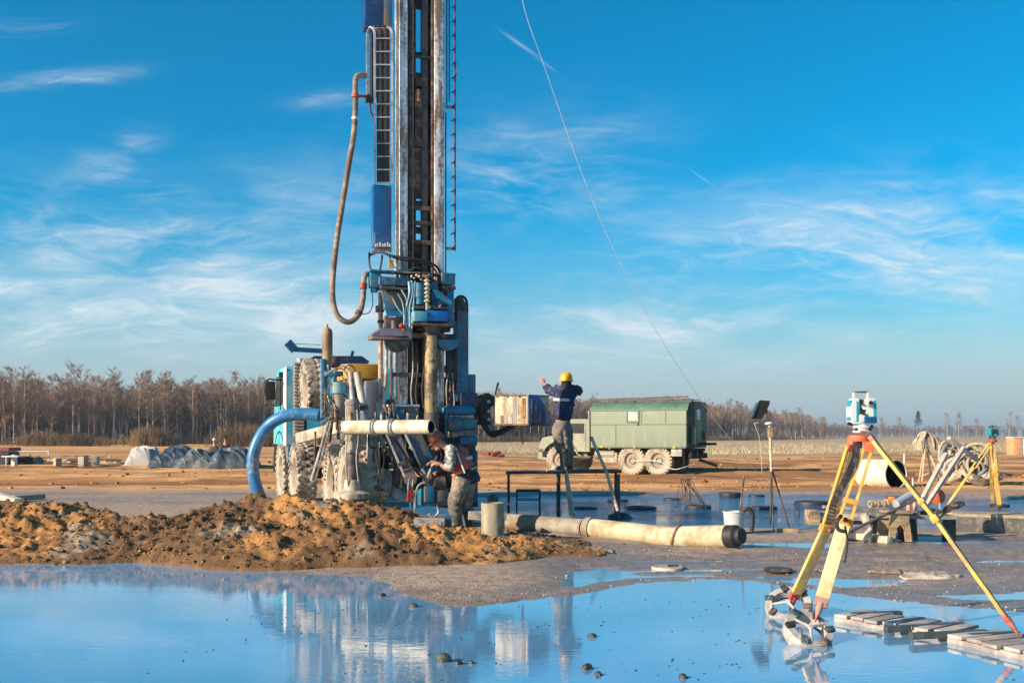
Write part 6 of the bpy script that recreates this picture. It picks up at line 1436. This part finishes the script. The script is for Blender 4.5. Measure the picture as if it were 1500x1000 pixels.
tag(MB().bar(gp(1234, 787) + Vector((0, 0, .05)), gp(1304, 796) + Vector((0, 0, .05)), .12, .10, bev=.01).build('base_beam', mat('pale_beam', (.58, .48, .36), .8, var=.25, scale=3, dirt=(.3, .24, .18), damt=.35)), 'pale beam lying on the ground in front of the plank bench', 'beam')
# wooden box with an arched opening
a = gp(1316, 794); Ys = a.y - .05; sx = lambda x: P(x, 0, Ys).x; zz = lambda y: P(0, y, Ys).z
st_ = thing('wooden_stool', 'small pale wooden stool with arched opening beside the plank bench', 'stool', a)
arch = [(1302, 793), (1305, 752), (1331, 752), (1336, 793), (1327, 793), (1325, 775), (1319, 768), (1313, 774), (1311, 793)]
MB().prism([P(x, y, Ys) for x, y in arch], (0, .04, 0)).build('front_panel', WOOD, st_); MB().prism([P(x, y, Ys) + Vector((0, .26, 0)) for x, y in arch], (0, .04, 0)).build('back_panel', WOODG, st_)
MB().box((sx(1318), Ys + .15, zz(750)), (sx(1336) - sx(1300), .38, .04), None, .008).build('top', WOOD, st_); MB().bar((sx(1335), Ys + .15, zz(753)), (sx(1338), Ys + .15, .01), .24, .03, up=(0, 1, 0)).build('side_panel', DARK, st_); MB().bar((sx(1304), Ys + .15, zz(753)), (sx(1302), Ys + .15, .01), .24, .03, up=(0, 1, 0)).build('side_panel', WOOD, st_)
# clutter on the bench
ztop = q(0, 750).z
tag(MB().cyl(q(1312, 738, 15.1), q(1336, 724, 15.3), .065, None, 18).build('grey_canister', mat('canister', (.36, .39, .42), .4, var=.2, dirt=(.3, .26, .22), damt=.3)), 'grey metal canister tipped over on the plank bench', 'canister')
tag(MB().box(q(1304, 734, 15.2), (.18, .12, .07), Matrix.Rotation(.3, 3, 'Z'), .02).box(q(1306, 729.5, 15.2), (.08, .06, .05), None, .012).build('orange_tool', OCHR), 'orange hand tool beside the grey canister on the bench', 'tool')
for i, (x, lab) in enumerate(((1274, 'ridged pale coupling at the open end of the bench'), (1284, 'second ridged coupling beside the first on the bench'), (1293, 'third ridged coupling next to the orange tool'))):
    tag(MB().lathe([(.03, 0), (.055, .0), (.055, .03), (.04, .035), (.04, .05), (.055, .055), (.055, .09), (.03, .09)], q(x, 738, 15.15), (1, .3, .1), 16, True).build('coupling', MATS['greasy_cream']), lab, 'coupling')
for i, (x, y, lab) in enumerate(((1331, 742, 'pinkish bottle standing on the bench'), (1340, 742, 'second pinkish bottle on the bench, closer to the tripod leg'))):
    tag(MB().lathe([(0, 0), (.035, 0), (.038, .08), (.02, .11), (.02, .13), (0, .13)], q(x, y + 5, 15.0), n=14).build('bottle', mat('pink_plastic', (.55, .24, .15), .4, var=.2)), lab, 'bottle')
tag(MB().cyl(q(1225, 788, 14.6), q(1342, 731, 14.9), .026, .02, 8).build('steel_bar', GUN), 'long dark steel bar leaning on the bench behind the tripod legs', 'bar')
a = q(1372, 727, 15.6); t_ = thing('orange_disc', 'orange disc standing on edge behind the bench', 'disc', Vector((a.x, a.y, a.z - .13))); MB().lathe([(0, 0), (.115, 0), (.12, .015), (.12, .035), (.1, .045), (0, .045)], a, (-.15, -1, .1), 28).build('plate', ORNG, t_); MB().ball(a + Vector((0, -.03, -.06)), .025, 1).build('hub', DARK, t_)
tag(MB().lathe([(0, 0), (.02, 0), (.02, .07), (.008, .085), (0, .085)], q(1377, 745, 15.1), n=10).build('blue_bottle', mat('bottle_blue', (.1, .4, .6), .3)), 'tiny pale blue bottle in front of the orange disc', 'bottle')
rr = random.Random(21)
for i, (x, y) in enumerate(((1362, 748), (1371, 750), (1384, 747), (1392, 743), (1398, 741), (1352, 751), (1404, 738))):
    tag(MB().ball(q(x, y, 15.2), .06, 2, (1.4, 1, .7), None, .25, i).build('scrap', (DARK, RUST, GUN)[i % 3]), 'dark lump of scrap heaped around the orange disc on the bench', 'scrap', 'scrap heaped on the bench')
# leaning poles over the bench
for pp, r, lab in (([(1347, 738, 15.2), (1386, 664, 15.8)], .034, 'shorter straight pale pole leaning outward above the bench'), ([(1357, 740, 15.2), (1412, 655, 15.9)], .034, 'longer straight pale pole leaning outward beside the shorter one'), ([(1390, 641, 16.6), (1432, 674, 16.9)], .036, 'pale timber crossing over the top of the leaning poles')):
    tag(MB().bar(P(*pp[0]), P(*pp[1]), r * 1.8, r * 1.6, bev=.008).build('leaning_pole', mat('bleached_pole', (.56, .46, .38), .8, var=.25, scale=3, dirt=(.3, .2, .15), damt=.35)), lab, 'pole')
# mud-capped concrete slab
a = gp(1404, 780); b_ = gp(1530, 784); t_ = thing('concrete_slab', 'low dark slab capped with dripping pale mud beyond the tripod', 'slab', a); h = .28; d = (b_ - a); s_ = Vector((0, 1, 0))
MB().bar(a + s_ * .3 + Vector((0, 0, h / 2 - .03)), b_ + s_ * .3 + Vector((0, 0, h / 2 - .03)), .6, h, bev=.03).build('slab_body', mat('slab_dark', (.085, .08, .075), .7, var=.3, scale=3, dirt=(.2, .17, .14), damt=.3, bump=.4), t_)
rr = random.Random(5); top_ = []; n = 44
for i in range(n + 1):
    f = i / n; dr = .05 + .10 * max(0, math.sin(f * 19)) ** 3 + .03 * rr.random(); top_.append(a + d * f + Vector((0, -.015, h - dr)))
mb = MB(); mb.prism([a + Vector((0, -.015, h + .01))] + [p for p in top_] + [b_ + Vector((0, -.015, h + .01))], (0, .66, 0)); mb.build('mud_cap', mat('mud_cap', (.40, .30, .19), .85, var=.3, scale=4, bump=.5), t_, 30)
tag(MB().bar(gp(1390, 770) + Vector((0, 0, .06)), gp(1420, 752) + Vector((0, 0, .10)), .16, .1, bev=.02).build('mud_board', CREAM), 'mud covered board at the inner end of the dark slab', 'board')
# big pipe
d = Vector((.42, -.90, 0)).normalized(); a = P(1313, 693, 30.0) - d * 1.25; a.z = .42
t_ = pipe_ring('concrete_pipe', mat('pale_pipe', (.66, .63, .52), .6, var=.12, scale=1.5, dirt=(.4, .32, .22), damt=.3), 'big pale pipe lying with its dark mouth towards the camera', 'pipe', a, a + d * 1.25, .43, .025, 36)
MB().lathe([(0, 0), (.40, 0), (.40, 1.0), (.396, 1.0), (.396, .02), (0, .02)], a + d * .22, d, 30).build('mouth_shade', BLACK, t_)  # black liner stands in for the shade within the pipe mouth
MB().cyl(a + d * .001, a + d * .03, .40, None, 30).build('end_plate', MATS['pale_pipe'], t_)
# coiled hoses
COIL = mat('pale_coil', (.52, .43, .32), .8, var=.35, scale=3, dirt=(.25, .18, .12), damt=.4)
Yc = 33.; q = lambda x, y, dy=0.: P(x, y, Yc) + Vector((0, dy, 0))
t_ = thing('rope_stand', 'spindly pole stand hung with a drooping bundle of pale rope', 'rope stand', Vector((q(1354, 0).x, Yc, 0)))
for (x1, dy) in ((1345, -.3), (1351, .3), (1366, .0), (1372, -.4)): MB().cyl(q(1356, 648), Vector((q(x1, 0).x, Yc + dy, 0)), .03, .03, 6).build('pole', WP, t_)
MB().bar(q(1350, 697), q(1368, 690), .05, .05).build('cross_bar', WP, t_)
rr = random.Random(4)
for i in range(22):
    x0 = rr.uniform(1350, 1360); x1 = rr.choice((rr.uniform(1342, 1352), rr.uniform(1360, 1373))); yb = rr.uniform(655, 668); dy = rr.uniform(-.3, .3)
    MB().tube(smooth([q(1356, 634 + rr.uniform(-2, 3)), q((1356 + x1) / 2, 637 + rr.uniform(-2, 3), dy), q(x1, 648, dy), q(x1 + rr.uniform(-2, 2), yb, dy)], 4), .035, 6).build('rope_loop', COIL if rr.random() < .75 else mat('grey_coil', (.22, .20, .19), .8, var=.3), t_)
Yc = 30.5; q = lambda x, y, dy=0.: P(x, y, Yc) + Vector((0, dy, 0))
t_ = thing('hose_coil', 'big tangled heap of pale coiled hose beyond the dark slab', 'hose coil', Vector((q(1412, 0).x, Yc, 0)))
for i in range(26):
    cx_ = q(rr.uniform(1396, 1428), rr.uniform(668, 690)); cx_.y += rr.uniform(-.4, .5); rx_, rz_ = rr.uniform(.25, .5), rr.uniform(.28, .48); cx_.z = max(cx_.z, rz_ + .02); tl = rr.uniform(-.7, .7); lean = rr.uniform(-.8, .8)
    pts = [cx_ + Vector((math.cos(a_) * rx_, math.cos(a_) * math.sin(tl) * .4 + math.sin(a_) * lean * .4, math.sin(a_) * rz_)) for a_ in [6.2832 * j / 18 for j in range(19)]]
    MB().tube(pts, rr.uniform(.035, .06), 7, False).build('hose_loop', (COIL, COIL, CREAM, MATS['grey_coil'])[i % 4], t_)
for i in range(8):
    pts = smooth([q(1385 + i * 2, 706 - i, -.3), q(1392 + i * 3, 690 - i * 4, 0), q(1408 + i * 2, 668 - i, .2), q(1428, 660 + i * 3, .2), q(1440, 676 + i * 3, .1)], 5); MB().tube(pts, .05, 7).build('hose_loop', COIL, t_)
MB().lathe([(.25, -.12), (.33, -.12), (.33, .12), (.25, .12)], q(1428, 704, -.4) + Vector((0, 0, .05)), (.2, -.3, 1), 20, True).build('black_reel', DARK, t_)
# second instrument on its tripod
Y2 = 22.9; q = lambda x, y, dy=0.: P(x, y, Y2) + Vector((0, dy, 0))
t2 = thing('survey_tripod', 'smaller-looking yellow tripod standing far back in the shallow pool', 'tripod', Vector((q(1455, 0).x, Y2, 0)))
MB().lathe([(0, -.05), (.10, -.05), (.10, 0), (0, 0)], q(1453.5, 644), n=20).build('head_plate', mat('dark_red_metal', (.36, .05, .04), .5), t2)
for (xm, ym, x1, y1, dy, m_) in ((1432, 690, 1404, 735, .6, YEL), (1450, 694, 1449, 732, -.5, YEL), (1475, 668, 1503, 692, 1.6, YEL)):
    d_ = (q(xm, ym, dy * .5) - q(1453, 646)).normalized(); mb = MB()
    for s_ in (-1, 1): mb.bar(q(1453, 646) + Vector((s_ * .04, 0, 0)), q(xm, ym, dy * .5) + Vector((s_ * .045, 0, 0)), .028, .028)
    lg = mb.build('leg', YEL, t2); f_ = Vector((q(x1, 0, dy).x * (1 if y1 > 720 else 1), Y2 + dy, WZ - .02)); MB().bar(q(xm, ym, dy * .5) - d_ * .1, f_, .075, .05).build('lower_leg', YEL, lg); MB().bar(q(xm, ym, dy * .5) - d_ * .03, q(xm, ym, dy * .5) + d_ * .05, .12, .06).build('clamp', OCHR, lg)
c_ = Vector((q(1449, 0, -.5).x, Y2 - .5, WZ + .03)); mb = MB(); mb.lathe([(.14, 0), (.20, -.01), (.20, .05), (.14, .04)], c_, n=28, close=True); tag(mb.build('rubber_ring', RUBBER), 'black ring lying in the pool under the far tripod foot', 'ring base')
i2 = thing('total_station', 'small dark teal survey instrument on the far tripod', 'survey instrument', q(1454, 641))
MB().lathe([(0, 0), (.07, 0), (.07, .06), (.05, .08), (0, .08)], q(1454, 643), n=16).build('tribrach', DARK, i2); MB().box(q(1458, 632), (.09, .14, .20), None, .02).build('standard', TQ, i2); MB().box(q(1450, 633), (.05, .14, .17), None, .015).build('standard', TQ, i2); MB().cyl(q(1454, 631, -.12), q(1454, 631, .12), .05).build('telescope', DARK, i2); MB().bar(q(1449, 625), q(1460, 624), .03, .03).build('handle', DARK, i2)
# cabin edge and low clutter far right
HB = 82
a = P(1490, 667, HB); t_ = thing('site_hut', 'small hut with orange and white faces at the picture edge', 'hut', Vector((a.x + .5, HB, 0))); zt = P(0, 641, HB).z; x0 = P(1481, 0, HB).x; x1 = P(1494, 0, HB).x
MB().box(((x0 + x1) / 2, HB + .2, zt / 2), (x1 - x0, 1.2, zt), None, .02).build('orange_panel', mat('pale_orange', (.62, .30, .14), .6, var=.2), t_); MB().box((x1 + .5, HB + .2, zt / 2), (1.0, 1.1, zt - .05), None, .02).build('white_panel', WHITE, t_); MB().box((x1 + .2, HB + .2, zt + .03), (1.9, 1.3, .06)).build('roof', WHITE, t_)
for i, (x, y, s, m_, lab) in enumerate(((1386, 684, .3, RUST, 'rusty scrap lump on the rutted ground before the hose heap'), (1335, 690, .25, RUST, 'brown scrap lump beside the big pale pipe'), (1470, 700, .4, DARK, 'dark tarred lump beyond the far tripod'), (1490, 702, .35, RUST, 'rusty lump at the picture edge beyond the far tripod'), (720, 668, .55, mat('dark_red_scrap', (.20, .02, .02), .7, var=.4), 'dark red machine part lying on the sand beyond the control desk'), (732, 670, .4, mat('dark_red_scrap', (.20, .02, .02), .7), 'smaller dark red machine part on the sand'))):
    p = gp(x, y); mb = MB(); rr = random.Random(i)
    for j in range(5): mb.box(p + Vector((rr.uniform(-s, s), rr.uniform(-.2, .2), s * .25 * rr.random() + .05)), (s * rr.uniform(.4, 1.2), s * .5, s * rr.uniform(.2, .6)), Matrix.Rotation(rr.uniform(0, 3), 3, 'Z'), .02)
    tag(mb.build('scrap', m_), lab, 'scrap')
for i, (x, y0, y1) in enumerate(((1324.5, 664, 684), (1337, 700, 716))):
    Y = 34 - 5 * i; a = P(x, y1, Y); b_ = P(x, y0, Y); a.z = -.05; tag(MB().cyl(a, b_, .022, None, 6).build('marker_stake', WHITE), ('thin white stake standing behind the big pale pipe', 'short white stake by the mouth of the big pale pipe')[i], 'stake')
# ------------------------------------------------------------------ stores at the foot of the wood
def tarp(x0, x1, y0, y1, m_, lab, seed, nm='tarpaulin', dpt=2.4, strap=0):
    Y = F * CAMH / (y1 - HY) + .2; xa, xb = P(x0, 0, Y).x, P(x1, 0, Y).x; h = P(0, y0, Y).z; nx_, ny_ = 150, 80
    xs = np.linspace(-1, 1, nx_); ys = np.linspace(-1, 1, ny_); X, Z = np.meshgrid(xs, ys)
    r_ = np.clip(1 - np.abs(X) ** 3.2, 0, 1) * np.clip(1 - np.abs(Z) ** 2.6, 0, 1)
    wd = (xb - xa) / 2; f1 = fbm(X * wd * .9 + seed, Z * .9, seed, 3); rot = X * wd * .75 + Z * 1.1
    fold = 1 - np.abs(2 * fbm(rot * 1.0 + seed, (Z - X * wd * .5) * .35, seed + 7, 2) - 1); fold2 = 1 - np.abs(2 * fbm(rot * 2.6 + seed, (Z - X * wd) * .6, seed + 9, 2) - 1)
    g1 = np.clip((fold - .5) / .5, 0, 1) ** 2; g2 = np.clip((fold2 - .5) / .5, 0, 1) ** 2; fold3 = 1 - np.abs(2 * fbm(rot * 5.5 + seed, (Z + X * wd) * 1.2, seed + 13, 2) - 1); g3 = np.clip((fold3 - .5) / .5, 0, 1) ** 2
    H = h * np.clip(r_ ** .5 * (.40 + .62 * f1) + r_ ** .6 * (.28 * g1 + .16 * g2 + .07 * g3), 0, 1.6)
    mx = H.max(); H *= h / mx
    x = (xa + xb) / 2 + X * (xb - xa) / 2 * (1 + .08 * (f1 - .5)); y = Y + dpt / 2 + Z * dpt / 2
    i = np.arange(nx_ * ny_).reshape(ny_, nx_); qd = np.stack([i[:-1, :-1], i[:-1, 1:], i[1:, 1:], i[1:, :-1]], -1).reshape(-1, 4)
    me = bpy.data.meshes.new(nm); me.from_pydata(np.stack([x, y, H - .02], -1).reshape(-1, 3).tolist(), [], qd.tolist()); me.update()
    return tag(link(nm, me, m_, None, 55), lab, 'tarpaulin' if nm == 'tarpaulin' else 'sack')
TW = mat('tarp_white', (.38, .355, .34), .55, var=.12, scale=1.2); TB = mat('tarp_blue', (.02, .035, .06), .45, bump=1., bscale=2.5, var=.5, scale=.9, dirt=(.17, .19, .20), damt=.15, dscale=.9); TG = mat('tarp_grey', (.085, .10, .10), .5, bump=1., bscale=2.5, var=.5, scale=.8, dirt=(.26, .25, .22), damt=.22, dscale=.8); TD = mat('tarp_slate', (.032, .05, .068), .45, bump=1., bscale=2.5, var=.4, scale=.9, dirt=(.15, .165, .175), damt=.15, dscale=.8)
tarp(181, 222, 651, 683, TW, 'rounded white sack of stores at the end of the covered heap', 3, 'white_sack', 1.8)
tarp(214, 282, 651, 684, TB, 'crumpled dark blue tarpaulin over stores, next to the white sack', 11)
tarp(252, 318, 655, 685, TG, 'crumpled pale grey tarpaulin over the middle of the stores', 23)
tarp(300, 366, 651, 686, TD, 'slate blue tarpaulin over stores nearest the blue hose', 31)
LOG = mat('bare_log', (.46, .35, .24), .85, var=.35, scale=2, dirt=(.2, .14, .1), damt=.35)
rr = random.Random(17)
for i in range(26):
    x = rr.uniform(78, 150) if i < 20 else rr.uniform(150, 178); Y = rr.uniform(52, 56); z = rr.choice((.08, .2, .32, .42)) if i < 20 else rr.uniform(.06, .2); L_ = rr.uniform(1.2, 2.6); an = rr.uniform(-.25, .25)
    c = Vector((P(x, 0, Y).x, Y, z)); d = Vector((math.cos(an), math.sin(an), rr.uniform(-.04, .06)))
    tag(MB().bar(c - d * L_ / 2, c + d * L_ / 2, .13, .09).build('plank', LOG if i % 4 else RUST), 'bare plank in the loose timber stack before the wood', 'plank', 'planks in the loose timber stack')
for (x, y0, y1) in ((84, 671, 682), (122, 668, 683), (140, 668, 680)):
    tag(MB().box(Vector((P(x, 0, 51.5).x, 51.5, P(0, (y0 + y1) / 2, 51.5).z)), (.45, .3, abs(P(0, y0, 51.5).z - P(0, y1, 51.5).z)), Matrix.Rotation(x, 3, 'Z'), .03).build('crate_block', (LOG, RUST, WOODG)[x % 3]), {84: 'brown block at the free end of the timber stack', 122: 'block amid the front of the timber stack', 140: 'squat block in front of the timber stack, nearer the white sack'}[x], 'block')
Yw = 50.; q = lambda x, y, dy=0.: P(x, y, Yw) + Vector((0, dy, 0))
t_ = thing('white_table', 'small white table standing on the sand far off beside a dark trailer', 'table', Vector((q(22, 0).x, Yw, 0))); MB().bar(q(8, 668), q(32, 668), .8, .06).build('table_top', WHITE, t_); MB().box((q(21.5, 0).x, Yw, q(0, 674).z), (.14, .3, q(0, 668).z * 1.0)).build('pedestal', WHITE, t_)
for a in (9, 17): MB().cyl(q(a, 668), Vector((q(a, 0).x, Yw, 0)), .03, None, 6).build('leg', WHITE, t_)
t_ = thing('dark_trailer', 'dark low trailer with reddish top at the edge of the picture', 'trailer', Vector((q(-2, 0).x, 53, 0))); MB().box((P(-6, 0, 53).x, 53, .45), (1.9, 1.2, .55), None, .05).build('trailer_box', mat('trailer_dark', (.03, .032, .05), .6, var=.4), t_); MB().box((P(-6, 0, 53).x, 53, .85), (2.0, 1.3, .2), None, .05).build('cover', mat('dull_red_cover', (.25, .09, .08), .8, var=.3), t_)
for a in (-18, 6): MB().lathe([(0, -.08), (.28, -.08), (.3, 0), (.28, .08), (0, .08)], P(a, 0, 52.4) * 1.0 + Vector((0, 0, .3 - P(a, 0, 52.4).z)), (0, 1, 0), 18).build('wheel', RUBBER, t_)
t_ = thing('pipe_rail', 'thin pale pipe rail standing before the scrub at the far edge', 'rail', Vector((q(48, 0).x, 58, 0))); MB().cyl(P(26, 661, 58), P(72, 661, 58), .03, None, 6).build('rail', WHITE, t_)
for a in (28, 71): MB().cyl(P(a, 661, 58), Vector((P(a, 0, 58).x, 58, 0)), .03, None, 6).build('post', WHITE, t_)
for i, (x, s) in enumerate(((36, .35), (44, .3), (55, .25))):
    p = Vector((P(x, 0, 54).x, 54, .2)); tag(MB().ball(p, s, 2, (1.3, 1, .8), None, .2, i).build('bundle', (RUST, DARK, CREAM)[i]), ('rusty bundle behind the small white table', 'dark bundle beside the rusty one behind the white table', 'pale bundle between the white table and the timber stack')[i], 'bundle')
for (p0, p1, lab) in (((-20, 726), (28, 741), 'pale squared timber lying on the sand behind the spoil bank'), ((20, 737), (64, 734), 'thin dark board lying on the sand beside the pale timber')):
    tag(MB().bar(gp(*p0) + Vector((0, 0, .08)), gp(*p1) + Vector((0, 0, .08)), .2 if p0[0] < 0 else .12, .12, bev=.01).build('sand_timber', (PVC if p0[0] < 0 else WOODG)), lab, 'timber')

# ------------------------------------------------------------------ the air
hm = bpy.data.materials.new('winter_haze'); hm.use_nodes = True; k = N(hm.node_tree); hm.node_tree.nodes.remove(hm.node_tree.nodes['Principled BSDF'])
pv = k.new('ShaderNodeVolumePrincipled'); pv.inputs['Color'].default_value = (.80, .88, .97, 1); pv.inputs['Density'].default_value = .00035; pv.inputs['Anisotropy'].default_value = .3
k.l.new(pv.outputs[0], hm.node_tree.nodes['Material Output'].inputs['Volume'])
hb_ = MB().box((0, 2000, 14), (7000, 4600, 36)).build('haze', hm, None, None, True); tag(hb_, kind='stuff')
